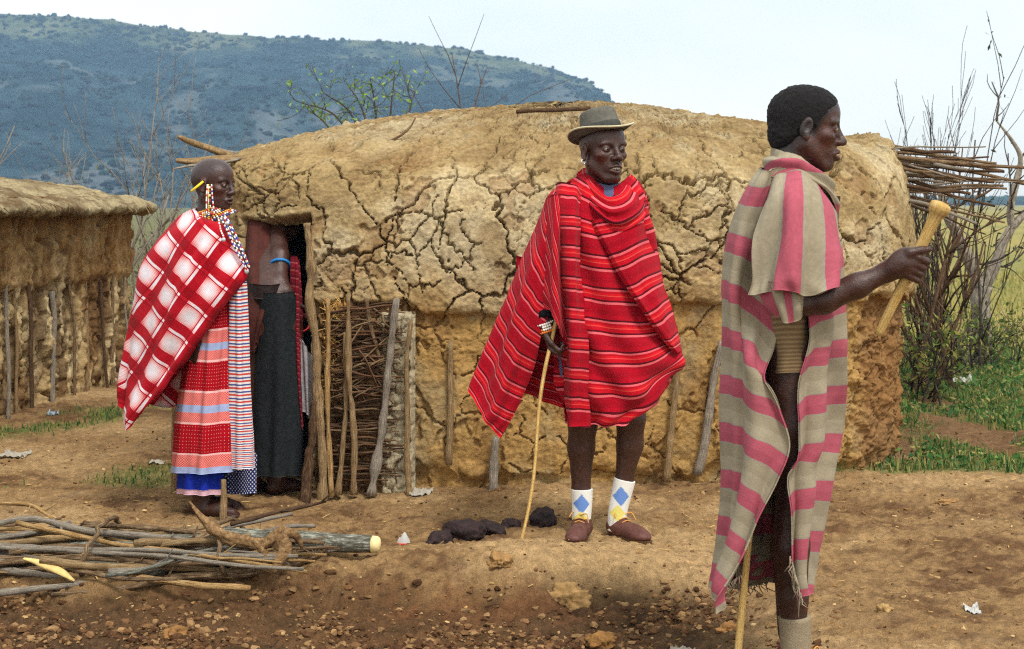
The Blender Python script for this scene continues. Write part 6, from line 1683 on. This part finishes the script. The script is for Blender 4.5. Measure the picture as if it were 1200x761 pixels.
rows = [[(246, 246, YL + .10), (228, 244, YL + .02), (238, 253, YL - .08), (249, 259, YL - .115), (257, 261, YL - .12), (264, 263, YL - .10)], [(230, 254, YL + .20), (205, 257, YL + .06), (219, 257, YL - .10), (238, 262, YL - .18), (254, 267, YL - .19), (268, 277, YL - .14)],
        [(210, 283, YL + .24), (181, 286, YL + .07), (197, 285, YL - .10), (225, 288, YL - .20), (252, 293, YL - .22), (279, 298, YL - .15)], [(190, 318, YL + .24), (164, 318, YL + .07), (184, 317, YL - .10), (214, 318, YL - .20), (252, 320, YL - .23), (289, 318, YL - .17)],
        [(185, 352, YL + .22), (159, 351, YL + .06), (174, 352, YL - .10), (209, 354, YL - .19), (246, 350, YL - .23), (286, 331, YL - .18)], [(178, 400, YL + .18), (151, 400, YL + .05), (166, 403, YL - .10), (197, 399, YL - .18), (229, 386, YL - .21), (263, 361, YL - .19)],
        [(168, 442, YL + .14), (143, 442, YL + .04), (158, 448, YL - .09), (184, 440, YL - .16), (211, 419, YL - .19), (239, 395, YL - .18)], [(158, 468, YL + .10), (138, 468, YL + .03), (149, 482, YL - .09), (168, 475, YL - .14), (193, 450, YL - .17), (217, 427, YL - .17)],
        [(154, 475, YL + .08), (138, 474, YL + .02), (147, 504, YL - .09), (160, 492, YL - .12), (182, 464, YL - .15), (207, 439, YL - .16)]]
pl.append(cloth(rows, 110, 130, lambda u, v, A: 0.012 * np.sin(u * 20 + v * 5 + 2 * perlin(u * 3, v * 3, seed=12)) * sstep(0.15, 0.5, v) - 0.025 * np.exp(-((u - 0.27) / 0.03) ** 2) * sstep(0.4, 0.8, v) - 0.014 * np.exp(-((u - 0.62 + 0.35 * (v - 0.3)) / 0.025) ** 2) * sstep(0.1, 0.3, v) * sstep(0.8, 0.5, v) + 0.012 * perlin(u * 6, v * 5, seed=13), 0.002, 61, uv_rot()))
rows = [[(165, 330, YL + .20), (190, 330, YL + .22), (230, 330, YL + .22), (268, 320, YL + .16)], [(160, 400, YL + .16), (185, 402, YL + .17), (205, 402, YL + .16), (225, 400, YL + .15)], [(165, 470, YL + .10), (183, 476, YL + .11), (197, 478, YL + .10), (212, 474, YL + .09)]]
pl.append(cloth(rows, 40, 50, lambda u, v, A: 0.01 * np.sin(u * 14), 0.002, 63, uv_rot(0.04, 0.02)))
cloth_object('blanket', pl, MAT_PLAID, wom)
# wrapped skirt with printed bands
t = NT('banded_red_print'); uv = t.attr('cloth'); x, y, _ = t.sep(uv)
f = t.math('FRACT', t.math('DIVIDE', y, 0.276))
dots = t.math('MULTIPLY', t.math('SINE', t.math('MULTIPLY', t.math('ADD', x, y), 210)), t.math('SINE', t.math('MULTIPLY', t.math('SUBTRACT', x, y), 210)))
zig = t.math('MULTIPLY', t.math('SINE', t.math('MULTIPLY', x, 620)), t.math('SINE', t.math('MULTIPLY', y, 620)))
red = t.mix(t.rng(dots, 0.82, 0.93), srgb(158, 12, 26), srgb(226, 150, 140))
pk = t.mix(t.rng(zig, -0.2, 0.3), srgb(196, 60, 62), srgb(222, 150, 140))
band = t.ramp(f, [(0.0, (0, 0, 0)), (0.46, (1, 1, 1)), (0.99, (1, 1, 1))], 'CONSTANT')
base = t.mix(band, red, pk)
lines = t.ramp(f, [(0.0, (0, 0, 0)), (0.455, (1, 1, 1)), (0.49, (0, 0, 0)), (0.96, (1, 1, 1)), (0.995, (0, 0, 0))], 'CONSTANT')
base = t.mix(lines, base, srgb(226, 178, 176))
blue = t.ramp(f, [(0.0, (0, 0, 0)), (0.68, (1, 1, 1)), (0.80, (0, 0, 0))], 'CONSTANT')
base = t.mix(blue, base, srgb(150, 164, 200))
g = cloth_weave(t, uv, 0.2)
MAT_SKIRT = t.done(t.mix(1.0, base, t.comb(g, g, g), 'MULTIPLY'), 0.9, 0.1)
rows = [ring([(224 - q * 1.1, y + 0), (236 - q, y + 1), (250 - q * 0.6, y + 2), (266 - 0.2 * q, y), (279 + 0.1 * q, y - 3)], YL, 0.15 + 0.002 * q, seam=True) for y, q in ((330, 0), (365, 2), (405, 6), (450, 11), (500, 16), (535, 18.5), (554, 20))]
sk = [cloth(rows, 130, 130, lambda u, v, A: 0.012 * np.sin(u * 42 + v * 2 + perlin(u * 5, v * 2, seed=14)) * sstep(0.1, 0.7, v) + 0.004 * np.sin(u * 90), 0.002, 65, uv_len(np.array([0, 35, 75, 120, 170, 205, 224]) * YL / F, 0.0, 0.195))]
cloth_object('skirt', sk, MAT_SKIRT, wom)
# narrow striped cloth hanging in front
MAT_STRIP = stripes_mat('blue_white_red_stripes', [(0.0, srgb(70, 82, 138)), (0.24, srgb(222, 216, 214)), (0.45, srgb(196, 66, 62)), (0.72, srgb(222, 216, 214))], 0.026, axis=1, wob=0.002)
rows = [[(269, y, YL - .13), (274 + 0.015 * (y - 340), y + 1, YL - .165), (282 + 0.03 * (y - 340), y + 1, YL - .16), (288 + 0.04 * (y - 340), y, YL - .10), (289 + 0.04 * (y - 340), y - 1, YL - .02)] for y in (330, 380, 430, 480, 520, 549)]
cloth_object('striped_cloth', [cloth(rows, 40, 110, lambda u, v, A: 0.007 * np.sin(u * 18 + v * 2), 0.0015, 67)], MAT_STRIP, wom)
# underskirts
MAT_BLUE = simple_mat('blue_cotton', srgb(24, 44, 150), 0.9, 0.1, 0.25, 40, 0.3)
rows = [ring([(210, y), (222, y + 1), (236, y + 2), (250, y + 1), (262, y)], YL - 0.02, 0.13, seam=True) for y in (530, 552, 566, 576)]
ub = cloth_object('underskirt', [cloth(rows, 100, 30, lambda u, v, A: 0.010 * np.sin(u * 44), 0.002, 69)], MAT_BLUE, wom)
rows = [ring([(210, y), (222, y + 1), (236, y + 2), (250, y + 1), (262, y)], YL - 0.02, 0.134, seam=True) for y in (573, 576, 579)]
cl_ = cloth(rows, 100, 8, lambda u, v, A: 0.010 * np.sin(u * 44) + 0.003, 0.001, 69)
sub2('lace_hem', make_mesh('lace_hem', cl_[0], cl_[1], simple_mat('pale_pink_lace', srgb(206, 166, 178), 0.9, 0.1, 0.3, 200)), ub)
t = NT('navy_white_check'); uv = t.attr('cloth'); x, y, _ = t.sep(uv)
q = t.math('MULTIPLY', t.math('SINE', t.math('MULTIPLY', x, 320)), t.math('SINE', t.math('MULTIPLY', y, 320)))
MAT_NAVY = t.done(t.mix(t.rng(q, 0.3, 0.45), srgb(34, 42, 92), srgb(196, 198, 210)), 0.9, 0.1)
rows = [ring([(256, y), (268, y + 1), (280, y + 1), (290, y + 1), (299, y)], YL + 0.10, 0.07, seam=True) for y in (530, 555, 578)]
cloth_object('underskirt', [cloth(rows, 60, 30, lambda u, v, A: 0.008 * np.sin(u * 30), 0.002, 71)], MAT_NAVY, wom)
# jewellery
BC = [[srgb(222, 150, 44)], [srgb(232, 226, 214), srgb(190, 30, 34)], [srgb(226, 170, 60), srgb(240, 236, 226)], [srgb(200, 44, 40), srgb(232, 226, 214), srgb(40, 60, 120)], [srgb(226, 160, 50)], [srgb(240, 236, 226), srgb(214, 70, 50)], [srgb(60, 60, 130), srgb(232, 226, 214)]]
for k, cols in enumerate(BC):
    c = P(244.5 + 0.9 * k, 245 + 2.0 * k, YL - 0.004); n = np.array((-0.36, -0.10, 1.0))
    V, f, cc = bead_ring(c, n, 0.058 + 0.0075 * k, 0.0058, cols, 1.0, 44)
    sub('bead_collar', make_mesh('bead_collar', V, f, MAT_BEAD, True, cc), wom)
eb = W3(-0.008, -0.088, -0.035)
ys = W3(-0.012, -0.088, 0.006)
sub('ear_stick', make_mesh('ear_stick', *tube([ys + np.array((0.015, -0.002, 0.006)), P(224, 224.5, YL - .10)], [0.0055, 0.0055], 10), simple_mat('yellow_paint', srgb(224, 200, 44), 0.5, 0.3, 0.08)), wom)
def bead_strand(pts, r, cols, n):
    C_ = catmull(np.array(pts), np.linspace(0, len(pts) - 1, n)); V, f = blobs(C_, np.full((n, 3), r), 2, 0.0)
    return make_mesh('bead_strand', V, f, MAT_BEAD, True, np.repeat(np.array(cols)[(np.arange(n) // 2) % len(cols)], 12, 0))
WH, RD, BK, YE, BL_ = srgb(236, 230, 220), srgb(190, 34, 40), srgb(28, 24, 26), srgb(226, 190, 60), srgb(60, 80, 170)
for k, (x0, x1, y1, cols) in enumerate([(243, 242, 250, [WH, WH, RD]), (246, 247, 254, [BK, WH, BK, RD]), (248, 251, 250, [WH, RD, WH, BL_]), (244.5, 245, 262, [YE, WH, YE])]):
    sub('bead_strand', bead_strand([P(x0, 217, YL - .092), P((x0 + x1) / 2 - .5, 232, YL - .10), P(x1, y1, YL - .115)], 0.0042, cols, 26), wom)
for k, (pts, cols) in enumerate([([(262, 252), (270, 275), (280, 296), (289, 316)], [BL_, WH, RD, WH]), ([(264, 254), (274, 276), (283, 294), (291, 312)], [WH, BL_, WH, BK]), ([(258, 254), (266, 270), (274, 288), (284, 308)], [BK, WH, BL_, WH]), ([(256, 256), (258, 268), (262, 278)], [WH, RD, WH]), ([(266, 255), (277, 277), (286, 297), (292, 313)], [RD, WH, BL_])]):
    sub('bead_strand', bead_strand([P(a, b, YL - 0.125 - 0.055 * min(i, 1.4)) for i, (a, b) in enumerate(pts)], 0.0046, cols, 46), wom)
tv = [(ICO2_V * np.array((0.010, 0.004, 0.013)) + P(289, 318, YL - .20), ICO2_F), (ICO2_V * np.array((0.009, 0.004, 0.010)) + P(262, 281, YL - .235), ICO2_F), (ICO2_V * np.array((0.011, 0.004, 0.009)) + P(266, 262, YL - .18), ICO2_F)]
sub('pendant', make_mesh('pendant', *join(tv), MAT_SILVER), wom)

# ------------------------------------------------------------------ person stooping into the doorway
YD = 7.75
dor = person('person with dark skirt and bare heels stooping into the dark doorway', (-1.06, YD, float(gz_base(-1.06, YD))))
B = Body()
dO = P(318, 268, YD + 0.50)
dO[2] = 1.30
Wd, Rd = head(B, dO, (0.15, 0.9, -0.45), 1.0, neck_to=P(318, 268, YD + 0.34), neck_r=0.046)
V1, F1 = B.mesh(0.006)
Bt = Body()
Bt.cap(P(316, 350, YD + 0.02), P(314, 292, YD + 0.27), 0.10, 0.095, 0.05).ell(P(316, 270, YD + 0.34), (0.15, 0.09, 0.08), None, 0.05).ell(P(322, 385, YD), (0.135, 0.12, 0.15), None, 0.05)
el_ = P(328, 331, YD + 0.02); wd_ = P(342, 352, YD + 0.04)
Bt.chain([P(324, 262, YD + 0.30), P(328, 300, YD + 0.12), el_], [0.052, 0.043, 0.037], 0.02).chain([el_, P(334, 342, YD - 0.01), wd_], [0.037, 0.034, 0.025], 0.02)
hand(Bt, wd_, P(354, 374, YD + 0.06) - wd_, (0.6, 0.4, -0.1), 0.95, (0.4, 0.45, 0.5, 0.55), side=1)
Bt.chain([P(300, 280, YD + 0.36), P(294, 320, YD + 0.40), P(294, 345, YD + 0.46)], [0.048, 0.04, 0.028], 0.02)
g1 = float(gz(*P(293, 585, YD)[:2])); g2 = float(gz(*P(325, 585, YD)[:2]))
aL, aR = P(294, 560, YD - 0.02), P(325, 560, YD + 0.0)
Bt.chain([P(310, 400, YD), P(302, 490, YD), aL, np.array((aL[0], aL[1], g1 + 0.09))], [0.085, 0.058, 0.044, 0.034], 0.02).chain([P(334, 400, YD), P(328, 490, YD), aR, np.array((aR[0], aR[1], g2 + 0.09))], [0.085, 0.058, 0.046, 0.036], 0.02)
bare_foot(Bt, aL, g1, (0.2, 1)); bare_foot(Bt, aR, g2, (0.75, 0.7))
V2, F2 = Bt.mesh(0.0075); V2 = relax(V2, F2, 2, 0.35)
V_, F_ = join([(V1, F1), (V2, F2)])
sub('body', make_mesh('body', V_, F_, MAT_SKIN, True, np.vstack([skin_cols(V1), skin_cols(V2, base=SKIN * 1.1)])), dor)
MAT_HIDE = simple_mat('tan_hide', srgb(72, 34, 26), 0.85, 0.25, 0.3, 16, 0.3)
rows = [[(280, 268, YD + 0.36), (286, 258, YD + 0.28), (300, 254, YD + 0.22), (314, 256, YD + 0.23), (322, 264, YD + 0.32)], [(281, 305, YD + 0.28), (286, 302, YD + 0.16), (300, 300, YD + 0.09), (314, 304, YD + 0.11), (323, 312, YD + 0.22)], [(284, 340, YD + 0.16), (290, 338, YD + 0.0), (304, 338, YD - 0.05), (319, 340, YD - 0.04), (330, 342, YD + 0.05)],
        [(285, 372, YD + 0.10), (290, 372, YD - 0.06), (299, 372, YD - 0.11), (308, 370, YD - 0.11), (312, 368, YD - 0.09)], [(287, 412, YD + 0.06), (291, 412, YD - 0.06), (296, 412, YD - 0.11), (299, 408, YD - 0.12), (302, 400, YD - 0.12)]]
cloth_object('hide_cape', [cloth(rows, 60, 80, lambda u, v, A: 0.010 * np.sin(u * 17 + v * 3) * sstep(0, 0.3, v) + 0.008 * perlin(u * 6, v * 4, seed=15), 0.002, 81)], MAT_HIDE, dor)
MAT_DARKSK = simple_mat('charcoal_cloth', srgb(36, 40, 42), 0.95, 0.08, 0.3, 60, 0.5)
rows = [ring([(298 - q * 0.5, y), (308 - q * 0.3, y + 1), (322, y + 2), (336 + q * 0.4, y + 1), (345 + q, y)], YD, 0.125 + 0.002 * q, seam=True) for y, q in ((342, 0), (360, 2), (400, 6), (450, 9), (500, 11), (540, 12), (557, 12.5))]
cloth_object('skirt', [cloth(rows, 110, 110, lambda u, v, A: 0.010 * np.sin(u * 40 + v * 3 + 2 * perlin(u * 4, v * 2, seed=16)) * sstep(0.1, 0.6, v), 0.0025, 83)], MAT_DARKSK, dor)
MAT_BELT = simple_mat('dark_belt', srgb(40, 28, 26), 0.6, 0.3, 0.3, 40, 0.3)
rows = [ring([(288, y), (298, y + 1), (308, y + 2), (320, y + 2), (331, y)], YD + 0.03, 0.135, seam=True) for y in (332, 340, 349)]
cloth_object('belt', [cloth(rows, 60, 14, None, 0.001, 85)], MAT_BELT, dor)
MAT_GREYC = simple_mat('grey_cotton', srgb(150, 146, 148), 0.95, 0.1, 0.2, 40, 0.3)
rows = [[(344, 392, YD - .03), (352, 398, YD - .06), (360, 408, YD - .06), (367, 418, YD - .01)], [(346, 430, YD - .04), (354, 434, YD - .07), (361, 440, YD - .07), (369, 446, YD - .02)], [(351, 480, YD - .04), (357, 484, YD - .07), (362, 488, YD - .07), (366, 494, YD - .03)]]
cloth_object('grey_cloth', [cloth(rows, 30, 50, lambda u, v, A: 0.008 * np.sin(u * 14), 0.002, 87)], MAT_GREYC, dor)
MAT_DKRED = stripes_mat('dark_red_print', [(0.0, srgb(116, 14, 30)), (0.5, srgb(92, 10, 26)), (0.8, srgb(150, 60, 60))], 0.03, axis=1)
rows = [[(340, 300, YD + .12), (346, 300, YD + .08), (352, 304, YD + .12)], [(340, 360, YD + .02), (347, 362, YD - .05), (356, 364, YD + .02)], [(342, 400, YD - .05), (347, 402, YD - .09), (353, 406, YD - .06)], [(344, 450, YD - .06), (349, 452, YD - .10), (354, 456, YD - .07)], [(350, 496, YD - .06), (353, 500, YD - .09), (356, 504, YD - .07)]]
cloth_object('red_cloth', [cloth(rows, 24, 70, lambda u, v, A: 0.006 * np.sin(u * 12), 0.002, 89)], MAT_DKRED, dor)
tV, tF = torus(P(328, 311, YD + 0.085), P(328, 331, YD + 0.02) - P(328, 300, YD + 0.12), 0.046, 0.0075, 26, 8)
sub('armband', make_mesh('armband', tV, tF, simple_mat('blue_plastic', srgb(30, 120, 190), 0.5, 0.4, 0.05)), dor)
for k, (c, rr_) in enumerate([((341, 347, YD + 0.012), 0.034), ((352, 378, YD + 0.03), 0.045)]):
    tV, tF = torus(P(*c), wd_ - el_ if k == 0 else (0.3, -1, 0.2), rr_, 0.0048, 26, 8); sub('bracelet', make_mesh('bracelet', tV, tF, simple_mat('red_plastic', srgb(176, 26, 30), 0.5, 0.4, 0.05)), dor)
for aa, gg in ((aL, g1), (aR, g2)):
    tV, tF = torus((aa[0], aa[1], gg + 0.095), (0.1, -0.15, 1), 0.046, 0.0058, 26, 8); sub('anklet', make_mesh('anklet', tV, tF, MAT_SILVER), dor)

# ------------------------------------------------------------------ firewood
rw = np.random.default_rng(23)
bun = empty('firewood_bundle', (-1.75, 6.08, float(gz_base(-1.75, 6.08))), 'long bundle of mixed dry sticks tied with bark on the ground', 'firewood')
def bsub(name, me):
    o = link(name, me, bun); o.matrix_parent_inverse = bun.matrix_basis.inverted(); return o
WOODS = [MAT_STICK, MAT_GREYWOOD, MAT_STICK3, MAT_LICHEN, MAT_GREYWOOD, MAT_STICK, MAT_POLE, MAT_STICK2, MAT_POLE, MAT_STICK3]
YB = 6.19
def bz(x, y): return float(gz_base(x, y))
for k in range(120):
    a = rw.uniform(0, 2 * np.pi); q = math.sqrt(rw.uniform(0, 1))
    cy, cz = YB + 0.24 * q * math.cos(a), 0.045 + 0.05 * q * math.sin(a)
    L = rw.uniform(0.45, 1.7); xe = rw.uniform(-0.95, -0.62) - (1.0 if k % 3 == 0 else 0) * rw.uniform(0, 1.0); xs = max(xe - L, -2.75)
    if k % 4 == 0: xs, xe = -2.8, -2.8 + L
    dy, dz = rw.normal(0, 0.10 if k % 5 else 0.17), rw.normal(0, 0.03)
    p0 = np.array((xs, cy - dy, max(cz - dz + bz(xs, cy), bz(xs, cy) + 0.015))); p1 = np.array((xe, cy + dy, max(cz + dz + bz(xe, cy), bz(xe, cy) + 0.015)))
    pts = wobble(p0, p1, 7, 0.011, rw); r = rw.uniform(0.004, 0.015) * (1.25 if k % 9 == 0 else 1)
    bsub('stick', stick_mesh('stick', pts, np.linspace(r, r * rw.uniform(0.5, 0.9), 7), WOODS[rw.integers(0, len(WOODS))], 7, 3, 0.5, 700 + k, stubs=int(rw.integers(0, 4))))
for k, (p, r, m) in enumerate([([(60, 697), (140, 690), (215, 676), (290, 672), (360, 655), (385, 640)], [0.008, 0.012, 0.015, 0.017, 0.015, 0.008], MAT_STICK), ([(0, 590), (35, 592), (62, 608)], [0.008, 0.008, 0.006], MAT_STICK3), ([(-5, 614), (40, 608), (100, 622), (170, 628), (230, 634)], [0.012, 0.012, 0.013, 0.012, 0.008], MAT_GREYWOOD),
                              ([(150, 664), (180, 648), (215, 640), (246, 626)], [0.011, 0.013, 0.013, 0.014], MAT_STICK), ([(270, 615), (305, 605), (340, 597), (382, 588)], [0.008, 0.009, 0.008, 0.005], MAT_STICK2), ([(160, 678), (230, 655), (280, 645), (330, 640)], [0.012, 0.018, 0.018, 0.014], MAT_LICHEN), ([(0, 668), (40, 672), (88, 682)], [0.012, 0.012, 0.009], MAT_GREYWOOD)]):
    pts = [P(a, b, 5.90 + 0.45 * (690 - b) / 95) for a, b in p]
    bsub('stick', stick_mesh('stick', pts, r, m, 9, 5, 0.45, 820 + k, stubs=3))
bsub('split_wood', stick_mesh('split_wood', [P(28, 655, 5.93), P(48, 660, 5.92), P(68, 668, 5.90), P(87, 681, 5.90)], [0.012, 0.026, 0.030, 0.008], simple_mat('pale_split_wood', srgb(218, 190, 124), 0.85, 0.15, 0.2, 20, 0.3), 8, 4, 0.3, 840, squash=0.4))
def strap(px, w, mat, seed, tilt=0.0):
    a = np.linspace(0, 2 * np.pi, 30); r_ = np.random.default_rng(seed)
    x = (px - 600) * YB / F
    pts = [np.array((x + tilt * math.sin(q) * 0.1 + 0.008 * r_.normal(), YB + 0.265 * math.cos(q), 0.06 + bz(x, YB) + 0.10 * math.sin(q))) for q in a]
    return stick_mesh('strap', pts, w, mat, 8, 1, 0.25, seed, squash=1.0)
bsub('strap', strap(118, 0.009, MAT_STICK, 31, 0.2)); bsub('strap', strap(272, 0.008, MAT_STICK, 32, -0.3))
o = link('log', stick_mesh('log', [P(250, 628, 6.20), P(300, 631, 6.19), P(360, 634, 6.18), P(400, 637, 6.17), P(436, 638, 6.16)], [0.032, 0.036, 0.037, 0.035, 0.034], MAT_LICHEN, 16, 6, 0.14, 851)); tag(o, 'thick log with blue-grey lichen and a pale sawn end', 'log')
e = P(436, 638, 6.16)
V_, F_ = tube([e, e + np.array((0.020, -0.003, 0)), e + np.array((0.030, -0.004, 0))], [0.0335, 0.031, 0.024], 16, 0.1, 2)
o2 = link('cut_end', make_mesh('cut_end', V_, F_, simple_mat('fresh_cut_wood', srgb(226, 206, 150), 0.8, 0.15, 0.12, 30)), o)
gn = [tube([P(222, 588, 6.12), P(240, 612, 6.06), P(264, 630, 5.98), P(292, 637, 5.95), P(318, 634, 5.95), P(334, 618, 5.96)], [0.004, 0.017, 0.021, 0.020, 0.026, 0.018], 12, 0.8, 5, 6), tube([P(326, 630, 5.95), P(334, 645, 5.93), P(326, 660, 5.90), P(321, 672, 5.88)], [0.032, 0.024, 0.018, 0.010], 10, 0.45, 6, 5), tube([P(330, 624, 5.96), P(346, 626, 5.97), P(354, 642, 5.98)], [0.026, 0.016, 0.006], 8, 0.4, 7, 4), tube([P(300, 636, 5.95), P(312, 652, 5.92), P(308, 664, 5.92)], [0.02, 0.012, 0.005], 8, 0.4, 8, 4)]
V_, F_ = join(gn)
o = link('gnarled_root', make_mesh('gnarled_root', V_, F_, wood_mat('reddish_root', srgb(82, 60, 40), srgb(132, 102, 68), srgb(170, 140, 100)), True, uv=np.stack([V_[:, 0] * 3, V_[:, 2] * 8], 1))); tag(o, 'gnarled brown root lying on top of the firewood', 'root')
for k, (a, b, c, d, y, lab) in enumerate([(204, 474, 203, 578, 7.75, 'weathered stake half hidden behind the plaid blanket'), (262, 562, 262, 604, 7.06, 'short pale stake beside the blue underskirt')]):
    bt = P(c, d, y); bt[2] = float(gz(bt[0], bt[1])) - 0.04
    o = link('stake', stick_mesh('stake', wobble(P(a, b, y), bt, 4, 0.005, rw), [0.011, 0.014, 0.016, 0.018], MAT_POLE, 9, 4, 0.3, 860 + k)); tag(o, lab, 'stake')

# ------------------------------------------------------------------ dark lumps, litter
def lump(name, c, r, seed, mat, flat=0.55, amp=0.3, rot=0.0):
    V, Fc = subdiv_ico(ICO3_V, ICO3_F)
    n = fbm(V[:, 0] * 1.6 + seed, V[:, 1] * 1.6, V[:, 2] * 1.6, seed=seed, octaves=4, gain=0.6)[:, None]
    V = V * (1 + amp * n) * np.array(r)
    ca_, sa_ = math.cos(rot), math.sin(rot); V = np.stack([V[:, 0] * ca_ - V[:, 1] * sa_, V[:, 0] * sa_ + V[:, 1] * ca_, V[:, 2]], 1)
    x, y = c[0], c[1]; V = V + np.array((x, y, float(gz(x, y)) + r[2] * 0.35))
    return make_mesh(name, V, Fc, mat, True)
MAT_DUNG = simple_mat('dark_dung', srgb(42, 28, 27), 0.75, 0.3, 0.55, 30, 0.8)
for k, (px, py, r, lab) in enumerate([(515, 631, (0.09, 0.05, 0.035), 'dark brown lump of dung nearest the white shard'), (545, 624, (0.10, 0.06, 0.05), 'dark heap of dung left of the hatted man, largest lump'), (574, 619, (0.09, 0.05, 0.035), 'dark lump of dung between the big heap and the stick'), (598, 612, (0.06, 0.04, 0.025), 'small dark lump of dung right against the stick'), (637, 609, (0.085, 0.06, 0.05), 'dark round lump of dung behind the stick near the shoe')]):
    Y = CAM_Z * F / (py + 8 - HOR); g0 = P(px, py, Y)
    o = link('dung_lump', lump('dung_lump', g0, r, 900 + k, MAT_DUNG, amp=0.24, rot=rw.uniform(0, 3))); tag(o, lab, 'dung', 'dark dung lumps in front of the hut')
MAT_WHITE = simple_mat('white_plastic', srgb(182, 182, 178), 0.6, 0.4, 0.06); MAT_PAPER = simple_mat('dirty_paper', srgb(164, 158, 144), 0.85, 0.2, 0.2, 40); MAT_FOIL = simple_mat('pale_scrap', srgb(150, 166, 180), 0.4, 0.5, 0.2, 40)
def scrap(px, py, w, h, mat, seed, lab, name='litter', lift=0.4):
    Y = CAM_Z * F / (py - HOR); x = (px - 600) * Y / F; k = Y / F
    n = 14; u, v = np.meshgrid(np.linspace(-1, 1, n), np.linspace(-1, 1, n))
    z = np.abs(fbm(u * 1.6, v * 1.6, seed=seed, octaves=3)) * h * k * 0.7 + 0.004
    sh = 1 + 0.35 * perlin(np.arctan2(v, u) * 1.5, u * 0 + 0.3, seed=seed + 1)
    X = x + u * w * k / 2 * sh; Yv = Y + v * w * k / 2 * 1.1 * sh
    V = np.stack([X, Yv, gz(X, Yv) + z], -1).reshape(-1, 3)
    me = make_mesh(name, np.vstack([V, V - np.array((0, 0, 0.002))]), np.vstack([grid_faces(n, n), grid_faces(n, n)[:, ::-1] + n * n]), mat, False)
    o = link(name, me); tag(o, lab, 'litter')
scrap(800, 737, 30, 10, MAT_PAPER, 1, 'dirty white rag on the dug soil near the yellow stick'); scrap(1138, 712, 18, 9, MAT_WHITE, 2, 'small white scrap at the lower right'); scrap(1125, 452, 30, 18, MAT_WHITE, 3, 'white plastic bag in the grass right of the hut')
scrap(492, 577, 28, 8, MAT_PAPER, 4, 'crumpled pale paper at the foot of the mud wall'); scrap(18, 531, 30, 8, MAT_PAPER, 5, 'flat pale scrap by the left hut'); scrap(185, 541, 18, 6, MAT_PAPER, 7, 'pale bit of bark in the grass behind the woman'); scrap(62, 487, 10, 8, MAT_FOIL, 9, 'small bluish scrap at the foot of the left hut')
# white broken shard with a red rim
Y = CAM_Z * F / (638 - HOR); c0 = P(473, 628, Y); a = np.linspace(-1.0, 1.0, 12)
Vs = []
for r, z in ((0.032, -0.005), (0.029, 0.012), (0.024, 0.026), (0.020, 0.034)):
    for q in a: Vs.append((c0[0] + r * math.sin(q), Y - r * math.cos(q) + 0.02, float(gz(c0[0], Y)) + z * (1 + 0.35 * math.sin(q * 3.1 + 1) * (z > 0.02))))
Vs = np.array(Vs); n0 = len(Vs); Vi = Vs + np.array((0, 0.004, -0.001)); gf = grid_faces(12, 4)
o = link('broken_cup', make_mesh('broken_cup', np.vstack([Vs, Vi]), np.vstack([gf, gf[:, ::-1] + n0]), MAT_WHITE)); tag(o, 'white broken shard left of the dark dung', 'shard')
o2 = link('rim', make_mesh('rim', *tube([Vs[12 * 0 + i] + np.array((-0.002, -0.003, 0.004)) for i in range(0, 9)], 0.004, 6), simple_mat('red_rim', srgb(190, 50, 40), 0.5, 0.4, 0.1)), o)
# wood chips and flat stones big enough to tell apart
for k, (px, py, r, c, lab) in enumerate([(665, 678, (0.075, 0.05, 0.055), srgb(158, 126, 82), 'large tan clod on the edge of the dug soil below the shoes'), (585, 672, (0.05, 0.04, 0.03), srgb(150, 116, 74), 'tan clod left of the large clod below the shoes'), (1036, 710, (0.03, 0.02, 0.018), srgb(170, 140, 92), 'small clod right of the blanketed man'), (855, 705, (0.04, 0.03, 0.02), srgb(150, 110, 66), 'clod beside the corner of the grey and pink blanket'), (205, 742, (0.05, 0.035, 0.02), srgb(134, 98, 58), 'flat clod at the bottom left of the dug soil'), (705, 752, (0.045, 0.035, 0.03), srgb(142, 104, 60), 'rounded clod at the bottom centre of the dug soil'), (1110, 583, (0.06, 0.03, 0.012), srgb(150, 116, 74), 'flat piece of bark at the edge of the grass on the right'), (1060, 436, (0.14, 0.06, 0.03), srgb(140, 112, 78), 'low tan mound in the grass by the bush')]):
    Y = (CAM_Z + (0.08 if py > 700 and px < 850 else 0)) * F / (py + 6 - HOR); g0 = P(px, py, Y)
    o = link('clod', lump('clod', g0, r, 950 + k, simple_mat('clod_%d' % k, c, 0.95, 0.1, 0.3, 30, 0.7), amp=0.5, rot=rw.uniform(0, 3))); tag(o, lab, 'clod')
